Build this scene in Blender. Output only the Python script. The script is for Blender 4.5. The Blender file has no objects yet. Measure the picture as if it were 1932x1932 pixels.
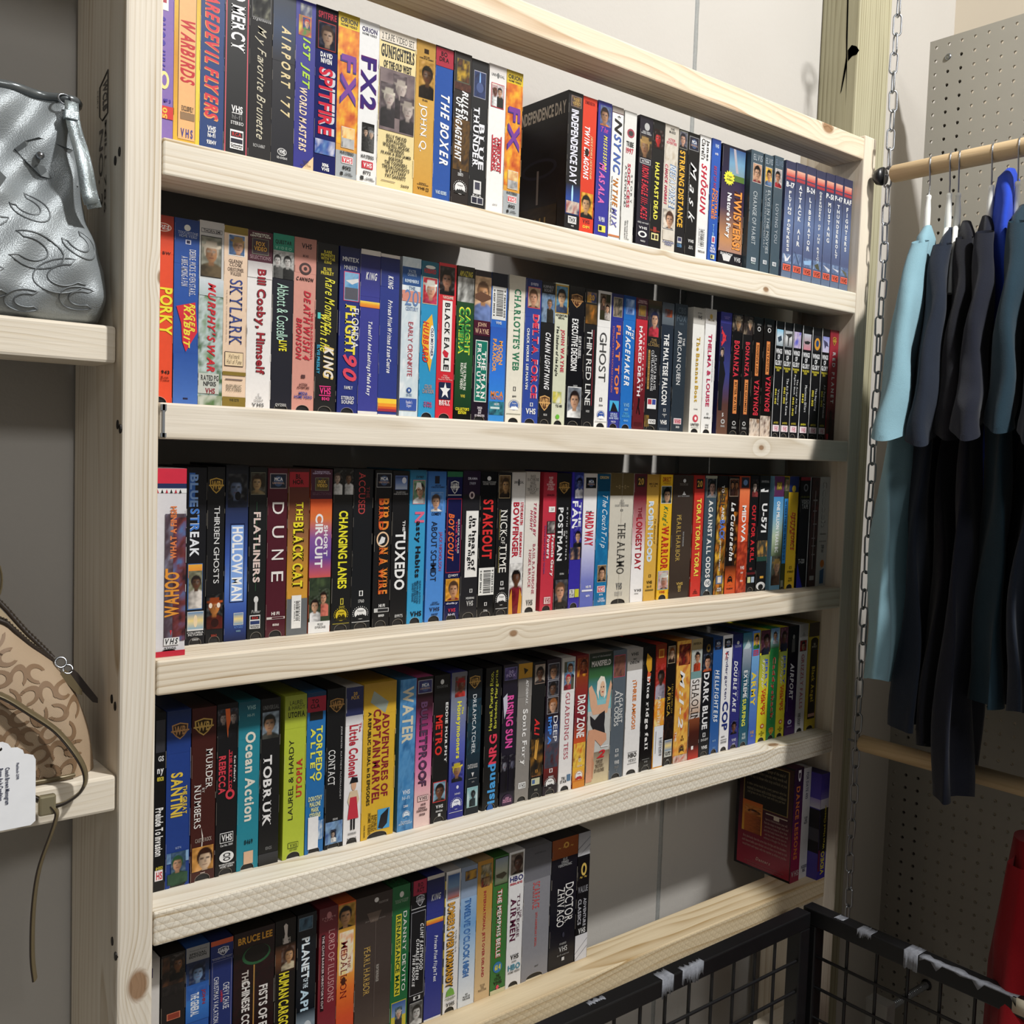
import bpy, bmesh, math, random
from math import sin, cos, pi, radians, sqrt
from mathutils import Vector, Matrix, noise
S = bpy.context.scene; C = S.collection; D = bpy.data
# ---------------------------------------------------------------- camera, world, lights, exposure
cd = D.cameras.new('camera'); cam = D.objects.new('camera', cd); C.objects.link(cam)
cd.sensor_width = 36; cd.lens = 36 * 1885.668 / 1932; cd.clip_start = .02
def camrot():
    def rod(r):
        th = sqrt(sum(q * q for q in r)); return Matrix.Rotation(th, 3, Vector(r))
    R = rod(CAMR) @ Matrix(((1, 0, 0), (0, 0, -1), (0, 1, 0)))   # rows: right, down, forward
    return Matrix((R[0], -R[1], -R[2])).transposed()
CAMR = (0.0708960, -0.6846320, 0.0111801)
cam.matrix_world = Matrix.Translation(((-0.349927, -0.972655, 0.010304))) @ camrot().to_4x4()
S.camera = cam
S.view_settings.view_transform = 'Standard'; S.view_settings.look = 'None'
S.view_settings.exposure = 0.0; S.view_settings.gamma = 1.0; S.view_settings.use_curve_mapping = False
w = D.worlds.new('World'); S.world = w; w.use_nodes = True
w.node_tree.nodes['Background'].inputs[0].default_value = (1.0, .98, .95, 1)
w.node_tree.nodes['Background'].inputs[1].default_value = .10
def area(name, loc, target, size, power, col=(1, 1, 1), sy=None):
    l = D.lights.new(name, 'AREA'); l.energy = power; l.size = size; l.color = col
    if sy: l.shape = 'RECTANGLE'; l.size_y = sy
    o = D.objects.new(name, l); C.objects.link(o); o.location = loc
    o.rotation_euler = (Vector(target) - Vector(loc)).to_track_quat('-Z', 'Y').to_euler()
    return o
area('ceiling_lamp', (.92, -1.57, 2.0), (.6, 0, 0), .14, 80, (1, .985, .955), .14)
area('rear_fill_lamp', (-.4, -4.2, 2.2), (.4, 0, 0), 1.0, 40, (1, .975, .94), .5)  # soft fill standing in for unseen room lamps behind the camera
# ---------------------------------------------------------------- helpers
T = .0356; XR = 1.1913
ZS = (.5568, .2982, .0452, -.2090, -.4648, -.7259, -.985)
YW = .161; FLOOR = -1.36
rnd = random.Random(7)
def lin(h):
    if len(h) == 3: h = ''.join(c * 2 for c in h)
    v = [int(h[i:i + 2], 16) / 255 for i in (0, 2, 4)]
    return tuple(((c + .055) / 1.055) ** 2.4 if c > .04045 else c / 12.92 for c in v)
def mixc(a, b, t): return tuple(p + (q - p) * t for p, q in zip(a, b))
class MB:
    def __init__(s): s.v = []; s.f = []; s.c = []; s.mi = []; s.sm = []
    def add(s, pts, faces, col=(1, 1, 1), mi=0, smooth=False):
        b = len(s.v); s.v += [tuple(p) for p in pts]
        for f in faces:
            s.f.append([b + i for i in f]); s.mi.append(mi); s.sm.append(smooth)
            s.c.append(col if isinstance(col, list) else None if col is None else [col] * len(f))
    def poly(s, pts, col=(1, 1, 1), mi=0):
        s.add(pts, [range(len(pts))], col, mi)
    def box(s, a, b, col=(1, 1, 1), mi=0):
        x0, y0, z0 = a; x1, y1, z1 = b
        p = [(x, y, z) for z in (z0, z1) for y in (y0, y1) for x in (x0, x1)]
        s.add(p, [(0, 2, 3, 1), (4, 5, 7, 6), (0, 1, 5, 4), (2, 6, 7, 3), (0, 4, 6, 2), (1, 3, 7, 5)], col, mi)
    def tube(s, path, r, n=8, col=(1, 1, 1), mi=0, closed=False, caps=True, flat=None):
        P = [Vector(p) for p in path]; m = len(P); rings = []; up = None
        for i, p in enumerate(P):
            if closed: t = (P[(i + 1) % m] - P[i - 1])
            else: t = P[min(i + 1, m - 1)] - P[max(i - 1, 0)]
            t.normalize()
            if up is None: up = t.orthogonal().normalized() if flat is None else (Vector(flat) - t * t.dot(Vector(flat))).normalized()
            else: up = (up - t * up.dot(t)).normalized()
            sd = t.cross(up); rr = r[i] if isinstance(r, (list, tuple)) and not isinstance(r[0], (list, tuple)) and len(r) == m else r
            ra, rb = (rr if isinstance(rr, (list, tuple)) else (rr, rr))
            rings.append([p + up * (ra * cos(2 * pi * k / n)) + sd * (rb * sin(2 * pi * k / n)) for k in range(n)])
        pts = [q for g in rings for q in g]; fs = []
        for i in range(m if closed else m - 1):
            a = i * n; b = ((i + 1) % m) * n
            for k in range(n): fs.append((a + k, a + (k + 1) % n, b + (k + 1) % n, b + k))
        s.add(pts, fs, col, mi, True)
        if caps and not closed:
            s.add(rings[0], [tuple(reversed(range(n)))], col, mi); s.add(rings[-1], [tuple(range(n))], col, mi)
    def grid(s, rows, col=(1, 1, 1), mi=0, wrap=False, flip=False, cols=None):
        n = len(rows[0]); pts = [p for r in rows for p in r]; fs = []; cs = []
        for i in range(len(rows) - 1):
            for k in range(n if wrap else n - 1):
                q = (i * n + k, i * n + (k + 1) % n, (i + 1) * n + (k + 1) % n, (i + 1) * n + k)
                fs.append(q[::-1] if flip else q)
        b = len(s.v); s.v += [tuple(p) for p in pts]
        for f in fs:
            s.f.append([b + i for i in f]); s.mi.append(mi); s.sm.append(True)
            s.c.append([cols[i] for i in f] if cols else [col] * 4)
    def build(s, name, mats, parent=None, loc=None, bevel=0, bvseg=2):
        me = D.meshes.new(name); me.from_pydata(s.v, [], s.f); me.update()
        at = me.color_attributes.new('Col', 'FLOAT_COLOR', 'CORNER')
        buf = []
        for c, f in zip(s.c, s.f):
            for i in range(len(f)):
                q = c[i]; buf += [q[0], q[1], q[2], 1.0]
        at.data.foreach_set('color', buf)
        me.polygons.foreach_set('material_index', s.mi); me.polygons.foreach_set('use_smooth', s.sm)
        for m in (mats if isinstance(mats, (list, tuple)) else [mats]): me.materials.append(m)
        o = D.objects.new(name, me); C.objects.link(o)
        if parent: o.parent = parent
        if loc: o.location = loc
        if bevel:
            b = o.modifiers.new('bevel', 'BEVEL'); b.width = bevel; b.segments = bvseg; b.limit_method = 'ANGLE'
        return o
def empty(name, loc, label, cat, group=None, rz=0):
    o = D.objects.new(name, None); C.objects.link(o); o.location = loc; o.rotation_euler = (0, 0, rz)
    o.empty_display_size = .02; return tag(o, label, cat, group)
def tag(o, label, cat, group=None):
    o['label'] = label; o['category'] = cat
    if group: o['group'] = group
    return o
def struct(o): o['kind'] = 'structure'; return o
def dup(o, loc, label, group=None):
    r = o.copy(); C.objects.link(r); r.location = loc; r['label'] = label
    if group: r['group'] = group
    for ch in o.children:
        c = ch.copy(); C.objects.link(c); c.parent = r
        for g in ch.children:
            d = g.copy(); C.objects.link(d); d.parent = c
    return r
# ---------------------------------------------------------------- materials
class NT:
    def __init__(s, name):
        s.m = D.materials.new(name); s.m.use_nodes = True; s.t = s.m.node_tree; s.b = s.t.nodes['Principled BSDF']
    def n(s, typ, **k):
        nd = s.t.nodes.new('ShaderNode' + typ)
        for a, b in k.items():
            if a[0] == 'i' and a[1:].isdigit(): s.put(nd.inputs[int(a[1:])], b)
            else: setattr(nd, a, b)
        return nd
    def put(s, sock, v):
        if hasattr(v, 'is_output'): s.t.links.new(v, sock)
        else: sock.default_value = v
    def math(s, op, a, b=None, c=None):
        nd = s.n('Math', operation=op); s.put(nd.inputs[0], a)
        if b is not None: s.put(nd.inputs[1], b)
        if c is not None: s.put(nd.inputs[2], c)
        return nd.outputs[0]
    def vmath(s, op, a, b=None, out=0):
        nd = s.n('VectorMath', operation=op); s.put(nd.inputs[0], a)
        if b is not None: s.put(nd.inputs[1], b)
        return nd.outputs[out]
    def mix(s, f, a, b, mode='MIX'):
        nd = s.n('MixRGB', blend_type=mode); s.put(nd.inputs[0], f); s.put(nd.inputs[1], a); s.put(nd.inputs[2], b); return nd.outputs[0]
    def ramp(s, f, stops):
        nd = s.n('ValToRGB'); s.put(nd.inputs[0], f); e = nd.color_ramp.elements
        for i, (p, c) in enumerate(stops):
            q = e[i] if i < 2 else e.new(p)
            q.position = p; q.color = (*c, 1) if len(c) == 3 else c
        return nd.outputs[0]
    def noise(s, vec, scale, detail=3, rough=.5, out=0):
        nd = s.n('TexNoise'); nd.inputs['Scale'].default_value = scale; nd.inputs['Detail'].default_value = detail
        nd.inputs['Roughness'].default_value = rough
        if vec is not None: s.put(nd.inputs['Vector'], vec)
        return nd.outputs[out]
    def obj(s): return s.n('TexCoord').outputs['Object']
    def bump(s, h, st, dist=.001):
        nd = s.n('Bump'); nd.inputs['Strength'].default_value = st; nd.inputs['Distance'].default_value = dist
        s.put(nd.inputs['Height'], h); s.t.links.new(nd.outputs[0], s.b.inputs['Normal'])
    def base(s, c): s.put(s.b.inputs['Base Color'], (*c, 1) if isinstance(c, tuple) else c); return s
    def set(s, **k):
        for a, b in k.items(): s.b.inputs[a.replace('_', ' ')].default_value = b
        return s
def plain(name, hexc, rough=.5, metal=0, nz=.06, scale=60, spec=.5, bump=0):
    t = NT(name); c = lin(hexc); f = t.noise(t.obj(), scale)
    t.base(t.mix(f, (*[q * (1 - nz) for q in c], 1), (*[min(1, q * (1 + nz)) for q in c], 1)))
    t.set(Roughness=rough, Metallic=metal); t.b.inputs['Specular IOR Level'].default_value = spec
    if bump: t.bump(t.noise(t.obj(), scale * 4), bump)
    return t.m
def print_mat(name, rough, bump=.0):
    t = NT(name); a = t.n('VertexColor', layer_name='Col').outputs[0]
    f = t.noise(t.obj(), 240, 2); g = t.math('MULTIPLY_ADD', f, .10, .76)
    t.base(t.mix(1.0, a, t.n('CombineColor', i0=g, i1=g, i2=g).outputs[0], 'MULTIPLY'))
    t.set(Roughness=rough); t.b.inputs['Specular IOR Level'].default_value = .35
    return t.m
def wood(name, axis, base, dark, pith=(.12, -.18), freq=120, knots=(), var=1.0, chatter=0, tint=None, strength=.55):
    """solid pine: ring distance about a far pith, wandering along the grain, with knots (along, a, b, radius)"""
    t = NT(name); co = t.obj(); oi = t.n('ObjectInfo').outputs['Random']
    sep = t.n('SeparateXYZ', i0=co); o = list(sep.outputs)
    L = o.pop('XYZ'.index(axis)); A, B = o
    stretch = {'X': (1.1, 7, 7), 'Y': (7, 1.1, 7), 'Z': (7, 7, 1.1)}[axis]
    wn = t.noise(t.vmath('ADD', t.vmath('MULTIPLY', co, stretch), t.n('CombineXYZ', i0=t.math('MULTIPLY', oi, 31.0)).outputs[0]), 1.6, 2, .45)
    wob = t.math('MULTIPLY', t.math('SUBTRACT', wn, .5), .052 * var)
    a = t.math('ADD', A, -pith[0]); b = t.math('ADD', B, -pith[1])
    r = t.math('SQRT', t.math('ADD', t.math('MULTIPLY', a, a), t.math('MULTIPLY', b, b)))
    r = t.math('ADD', r, wob); kmask = None
    for (kl, ka, kb, kr) in knots:
        dl = t.math('MULTIPLY', t.math('ADD', L, -kl), .62); da = t.math('ADD', A, -ka); db = t.math('ADD', B, -kb)
        d2 = t.math('ADD', t.math('ADD', t.math('MULTIPLY', dl, dl), t.math('MULTIPLY', da, da)), t.math('MULTIPLY', db, db))
        g = t.math('EXPONENT', t.math('MULTIPLY', d2, -1 / (2.2 * kr) ** 2))
        r = t.math('ADD', r, t.math('MULTIPLY', g, kr * 1.5))
        d = t.math('SQRT', d2)
        mk = t.n('MapRange', i0=d, i1=kr * .75, i2=kr * 1.15, i3=1.0, i4=0.0).outputs[0]
        kmask = mk if kmask is None else t.math('MAXIMUM', kmask, mk)
        r = t.math('ADD', r, t.math('MULTIPLY', mk, t.math('MULTIPLY', d, .8)))
    ph = t.math('FRACT', t.math('MULTIPLY', r, freq))
    ring = t.ramp(ph, [(0, (0, 0, 0)), (.45, (.12, .12, .12)), (.80, (.75, .75, .75)), (.9, (1, 1, 1)), (1.0, (0, 0, 0))])
    rid = t.n('TexWhiteNoise', noise_dimensions='1D'); t.put(rid.inputs['W'], t.math('FLOOR', t.math('MULTIPLY', r, freq)))
    ring = t.math('MULTIPLY', ring, t.math('MULTIPLY_ADD', rid.outputs['Value'], .85, .22))
    soft = t.noise(t.vmath('MULTIPLY', co, tuple(q * 1.5 for q in stretch)), 4.0, 2)
    ring = t.math('MULTIPLY', ring, t.n('MapRange', i0=soft, i1=.3, i2=.65, i3=.35, i4=1.1).outputs[0])
    fst = {'X': (10, 420, 420), 'Y': (420, 10, 420), 'Z': (420, 420, 10)}[axis]
    fib = t.noise(t.vmath('MULTIPLY', co, fst), 1.0, 3, .6)
    patch = t.noise(t.vmath('MULTIPLY', co, tuple(q * .7 for q in stretch)), 3.0, 2)
    cb, cdk = lin(base), lin(dark)
    col = t.mix(t.math('MULTIPLY', ring, strength), (*cb, 1), (*cdk, 1))
    col = t.mix(t.math('MULTIPLY', t.math('SUBTRACT', fib, .30), .38), col, (*[q * .72 for q in cdk], 1))
    col = t.mix(t.math('MULTIPLY', patch, .30), col, (*(lin(tint) if tint else mixc(cb, cdk, .6)), 1))
    if kmask is not None:
        kn = t.mix(t.math('MULTIPLY', ring, .6), (*lin('8a6138'), 1), (*lin('4a2f1c'), 1))
        col = t.mix(t.math('MULTIPLY', kmask, .85), col, kn)
    t.base(col); t.set(Roughness=.62); t.b.inputs['Specular IOR Level'].default_value = .25
    h = t.math('ADD', t.math('MULTIPLY', fib, .5), t.math('MULTIPLY', ring, -.22))
    if chatter:
        ny = t.math('ABSOLUTE', t.n('SeparateXYZ', i0=t.n('NewGeometry').outputs['Normal']).outputs[1])
        def saw(kx, kz):
            u = t.math('ADD', t.math('MULTIPLY', L, kx), t.math('MULTIPLY', B, kz))
            u = t.math('ADD', u, t.math('MULTIPLY', t.noise(co, 30, 2), 1.6))
            return t.math('ABSOLUTE', t.math('SUBTRACT', t.math('FRACT', u), .5))
        sw = t.math('MINIMUM', saw(85, 100), saw(150, -60))
        h = t.math('ADD', h, t.math('MULTIPLY', t.math('MULTIPLY', sw, ny), chatter * 5))
        ln = t.n('MapRange', i0=sw, i1=.0, i2=.07, i3=.35, i4=0.0).outputs[0]
        t.base(t.mix(t.math('MULTIPLY', ln, ny), col, (*lin('8a7350'), 1)))
    t.bump(h, .35, .0012)
    return t.m
M = {}
M['print'] = print_mat('printed_card', .42)
M['gloss'] = print_mat('glossy_print', .22)
M['cloth'] = None
M['plastic_black'] = plain('black_plastic', '18181b', .35)
M['metal'] = plain('zinc_steel', 'a9adb3', .28, 1.0, .05, 90)
M['bronze'] = plain('brass_ring', 'a8834a', .3, 1.0, .1, 90)
M['white_plastic'] = plain('white_plastic', 'e9ebe6', .35)
M['black_paint'] = plain('black_enamel', '121214', .38, 0, .25, 70)
M['wire'] = plain('black_wire_coat', '141416', .4, 0, .2, 70)
M['paper'] = plain('white_card', 'eef0f4', .6)
M['screw'] = plain('dark_screw', '2a2724', .5, .6)
PINE = ('ebe3d4', 'bba683')
W1 = wood('pine_board', 'X', *PINE, pith=(.03, -.13), freq=190)
W_TOP = wood('pine_top_board', 'X', 'ebddc6', 'a98356', pith=(.10, -.05), freq=150, knots=((.487, -.031, .012, .010),), strength=.9, var=1.3)
W_A = wood('pine_rough_board', 'X', 'eee7d8', 'b59a70', pith=(.05, .10), freq=175, knots=((.345, -.034, -.008, .005), (.11, -.04, .02, .005)), strength=1.0)
W_B = wood('pine_shelf_b', 'X', 'ebe3d5', 'a78f66', pith=(.25, .02), freq=190, knots=((.353, -.034, .0, .005),), strength=1.0, var=.7)
W_C = wood('pine_shelf_c', 'X', 'ece2cf', 'a08153', pith=(.06, .09), freq=175, knots=((-.14, -.034, .004, .005),), strength=1.0)
W_D = wood('pine_shelf_d', 'X', 'eee8da', 'b39b74', pith=(.03, .08), freq=170, chatter=.34, knots=((.44, -.02, .016, .008),), strength=.85)
W_E = wood('pine_shelf_e', 'X', 'e0cfae', 'a3814c', pith=(-.02, -.05), freq=110, chatter=.22, strength=.9)
W_UL = wood('pine_upright_left', 'Z', 'ebe4d7', 'b09872', pith=(-.20, -.06), freq=210, knots=((-.385, .003, -.077, .0105), (.315, .019, -.077, .005)), var=.55, strength=.85)
W_UR = wood('pine_upright_right', 'Z', 'e8decd', 'b09771', pith=(.20, -.02), freq=190, knots=((-.33, -.016, .02, .004), (.25, -.017, -.02, .003)), var=.55, strength=.8)
W_POST = wood('treated_post', 'Z', 'b3ae94', '6a6148', pith=(-.09, -.02), freq=150, tint='96906a', strength=.95, var=.45)
W_ROD = wood('rod_wood', 'Y', 'd6bd96', 'a8875a', pith=(.02, .03), freq=130, strength=.5)
# ---------------------------------------------------------------- room shell
def room():
    t = NT('painted_wall'); co = t.obj()
    n1 = t.noise(co, 3, 3); n2 = t.noise(co, 140, 3)
    t.base(t.mix(n1, (*lin('bcb9b4'), 1), (*lin('b1ada7'), 1))); t.set(Roughness=.7)
    t.bump(n2, .22, .0015); wm = t.m
    gm = plain('grey_filler', '8f918f', .7, 0, .2, 200, bump=.4)
    m = MB(); G0, G1 = .930, .9395
    m.box((-1.6, YW, FLOOR), (G0, YW + .08, 1.55)); m.box((G1, YW, FLOOR), (1.764, YW + .08, 1.55))
    struct(m.build('wall_back', wm))
    m = MB(); rows = []; r2 = random.Random(3); zz = FLOOR
    while zz < 1.55:
        e = r2.uniform(-.0012, .0012); rows.append([(G0 - .0016 + e, YW + .004, zz), (G0 + .001, YW - .0012 + e * .4, zz), (G1 - .001, YW - .0014 - e * .4, zz), (G1 + .0016 + e, YW + .004, zz)]); zz += .012
    m.grid(rows, flip=True)
    m.box((G0 + .0002, YW + .004, FLOOR), (G1 - .0002, YW + .06, 1.55)); struct(m.build('trim_1', gm))
    m = MB(); m.box((1.764, -3.2, FLOOR), (1.84, YW + .08, 1.55))
    struct(m.build('wall_right', plain('beige_wall', 'cfc4b2', .7, 0, .05, 4)))
    m = MB(); m.box((-1.6, -3.2, FLOOR - .06), (1.84, YW + .08, FLOOR))
    struct(m.build('floor', plain('concrete_floor', '8f8a82', .6, 0, .12, 9)))
room()
# ---------------------------------------------------------------- shelving
SH = empty('wooden_shelving', (XR / 2, .08, FLOOR), 'unpainted pine shelving with many rows of videotapes, against the grey wall', 'shelf')
def board(name, c, size, mat, bev=.0022, rot=None):
    m = MB(); m.box([-q / 2 for q in size], [q / 2 for q in size])
    o = m.build(name, mat, SH, Vector(c) - SH.location, bev, 2)
    if rot: o.rotation_euler = rot
    return o
for i, z in enumerate(ZS):
    nm = 'top_board' if i == 0 else 'shelf_board'
    board(nm, (XR / 2, .0322, z - T / 2), (XR - .0008, .0636, T), (W_TOP, W_A, W_B, W_C, W_D, W_E, W1)[i])
UL = board('upright', (-T / 2, .0775, -.15), (T, .154, 2.42), W_UL, .003)
UR = board('upright', (XR + T / 2, .0645, (ZS[0] + FLOOR) / 2 + .003), (T, .129, ZS[0] + .006 - FLOOR), W_UR)
board('upright', (-1.02, .0775, -.15), (T, .154, 2.42), W_UL, .003)
board('shelf_board', (-T - .491, -.06, .60), (.980, .28, T), W1, .003)  # unseen wide board, added above the left bay to shade it
for z, y in ((.1158, .018), (-.3188, .0055), (-.75, .0055)):
    board('shelf_board', ((-T - 1.002) / 2, y + .0325, z - T / 2), (1.002 - T - .0006, .065, T), W1, .003)
def screw(y, z, r=.0036):
    m = MB(); n = 12
    pts = [(-.0006, r * .8 * cos(2 * pi * k / n), r * 1.25 * sin(2 * pi * k / n)) for k in range(n)]
    m.add(pts + [(.002, p[1], p[2]) for p in pts], [tuple(range(n))[::-1]] + [(k, (k + 1) % n, n + (k + 1) % n, n + k) for k in range(n)])
    m.build('screw', M['screw'], UL, (-T / 2 - .0002, y - .0775, z + .15))
for y, z in ((.014, .279), (.026, .273), (.012, .022), (.0045, .018), (.022, -.247), (.012, -.252), (.014, -.489), (.004, -.50)): screw(y, z)
m = MB(); m.box((-.0012, -.0006, -.016), (.0012, .0006, .016)); m.box((-.0028, -.0006, .010), (.0028, .0006, .016)); m.box((-.0028, -.0006, -.016), (.0028, .0006, -.012))
m.build('bracket', plain('grey_bracket', '8d9094', .45, .7), SH, Vector((.0038, -.0002, .0276)) - SH.location)
# ---------------------------------------------------------------- glyphs
STY = {'r': (0, 0, 0), 'b': (.032, 0, 0), 'i': (.032, .28, 0), 'l': (.002, 0, 0), 's': (.002, 0, 1), 'S': (.03, 0, 1), 'c': (.004, .45, 0)}
GL = {}
SERIF = set('AFHIKLMNPRTVWXYUDBEZhiklmnrpfdbquvwxy1')
def bake_glyphs(pairs):
    tmp = []
    for st, ch in pairs:
        c = D.curves.new('g', 'FONT'); c.body = ch; c.resolution_u = 3
        c.offset = STY[st][0]; c.shear = STY[st][1]
        o = D.objects.new('g', c); C.objects.link(o); tmp.append((st, ch, o, c))
    bpy.context.view_layer.update(); dg = bpy.context.evaluated_depsgraph_get()
    for st, ch, o, c in tmp:
        me = o.evaluated_get(dg).to_mesh()
        v = [(p.co.x, p.co.y) for p in me.vertices]; f = [tuple(p.vertices) for p in me.polygons]
        if STY[st][2] and ch in SERIF and v:
            cnt = {}
            for q in f:
                for k in range(len(q)):
                    e = tuple(sorted((q[k], q[(k + 1) % len(q)]))); cnt[e] = cnt.get(e, 0) + 1
            ys = [p[1] for p in v]; lo, hi = min(ys), max(ys)
            for (a, b), n in cnt.items():
                if n == 1 and abs(v[a][1] - v[b][1]) < .012 and .03 < abs(v[a][0] - v[b][0]) < .34:
                    y = v[a][1]
                    if y - lo < .02 or hi - y < .02:
                        x0, x1 = sorted((v[a][0], v[b][0]))
                        if x1 - x0 > .22: continue
                        h = .055; y0 = y if y - lo < .02 else y - h; k = len(v)
                        v += [(x0 - .07, y0), (x1 + .07, y0), (x1 + .07, y0 + h), (x0 - .07, y0 + h)]; f.append((k, k + 1, k + 2, k + 3))
        GL[st, ch] = (v, f, min((p[0] for p in v), default=0), max((p[0] for p in v), default=0))
        o.to_mesh_clear() if False else None
    for st, ch, o, c in tmp: D.objects.remove(o); D.curves.remove(c)
def layout(text, st):
    """flat list of polygons of one line; pen advances by glyph width"""
    V = []; F = []; x = 0
    for ch in text:
        if ch == ' ': x += .26; continue
        v, f, a, b = GL[st, ch]
        k = len(V); V += [(p[0] - a + x, p[1]) for p in v]; F += [tuple(i + k for i in q) for q in f]
        x += (b - a) + (.02 if st == 'c' else .075)
    return V, F
def fit(V, full=None):
    xs = [p[0] for p in V]; ys = [p[1] for p in V]
    return min(xs), max(xs), min(ys), max(ys)
def text_polys(text, st, mode):
    """unit-box polygons (a along reading direction 0..1, b up 0..1)"""
    lines = text.split('/') if mode != 'K' else [c for c in text]
    out = []; n = len(lines)
    if mode == 'K':
        for i, ch in enumerate(lines):
            if ch == ' ': continue
            V, F = layout(ch, st); x0, x1, y0, y1 = fit(V); wd = min(1, (x1 - x0) / .62)
            out.append(([(.5 + wd * ((p[0] - x0) / max(1e-6, x1 - x0) - .5), 1 - (i + .88 - .76 * (p[1] - y0) / max(1e-6, y1 - y0)) / n) for p in V], F))
        return out
    L = [layout(q, st) for q in lines]; B = [fit(v[0]) if v[0] else (0, 1, 0, 1) for v in L]
    wm = max(b[1] - b[0] for b in B) or 1
    for i, ((V, F), (x0, x1, y0, y1)) in enumerate(zip(L, B)):
        if not V: continue
        g = .86 / n if n > 1 else 1.0
        off = (1 - (x1 - x0) / wm) / 2
        lo, hi = (min(y0, 0), y1)
        base = 1 - (i + 1) / n + (.07 / n if n > 1 else 0)
        out.append(([(off + (p[0] - x0) / wm, base + g * (p[1] - lo) / max(1e-6, hi - lo)) for p in V], F))
    return out
# ---------------------------------------------------------------- videotapes
def ell(u0, u1, t0, t1, n=20):
    return [((u0 + u1) / 2 + (u1 - u0) / 2 * cos(2 * pi * k / n), (t0 + t1) / 2 - (t1 - t0) / 2 * sin(2 * pi * k / n)) for k in range(n)]
class Face:
    """a printed face, some tops with painted shelf shade: u 0..100 left to right, t 0..100 top to bottom"""
    def __init__(s, w, d, h, side): s.w, s.d, s.h, s.side = w, d, h, side; s.k = 0
    def P(s, u, t, k=None):
        e = .00016 + .00007 * (s.k if k is None else k)
        if s.side: return (-s.w / 2 - e, s.d / 2 - s.d * u / 100, s.h * (1 - t / 100))
        return (-s.w / 2 + s.w * u / 100, -s.d / 2 - e, s.h * (1 - t / 100))
    def poly(s, mb, uts, col, inc=True):
        mb.poly([s.P(u, t) for u, t in uts[::-1]] if s._cw(uts) else [s.P(u, t) for u, t in uts], col)
        if inc: s.k += 1
    def _cw(s, q):
        a = sum(q[i][0] * q[(i + 1) % len(q)][1] - q[(i + 1) % len(q)][0] * q[i][1] for i in range(len(q)))
        return a > 0
    def rect(s, mb, t0, t1, u0, u1, col, inc=True): s.poly(mb, [(u0, t1), (u1, t1), (u1, t0), (u0, t0)], col, inc)
    def patch(s, mb, t0, t1, u0, u1, nu, nt, fn):
        rows = []; cols = []
        for j in range(nt + 1):
            r = []
            for i in range(nu + 1):
                a, b = i / nu, j / nt; r.append(s.P(u0 + (u1 - u0) * a, t0 + (t1 - t0) * b)); cols.append(fn(a, b))
            rows.append(r)
        mb.grid(rows, flip=True, cols=cols); s.k += 1
    def text(s, mb, mode, t0, t1, u0, u1, col, st, txt):
        for V, F in text_polys(txt, st, mode):
            if mode in 'HK': pts = [s.P(u0 + (u1 - u0) * a, t1 - (t1 - t0) * b) for a, b in V]
            elif mode == 'V': pts = [s.P(u0 + (u1 - u0) * b, t0 + (t1 - t0) * a) for a, b in V]
            else: pts = [s.P(u1 - (u1 - u0) * b, t1 - (t1 - t0) * a) for a, b in V]
            mb.add(pts, F, col)
        s.k += 1
SLOW = []
def grad(cols, b):
    x = b * (len(cols) - 1); i = min(int(x), len(cols) - 2); return mixc(cols[i], cols[i + 1], x - i)
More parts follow.
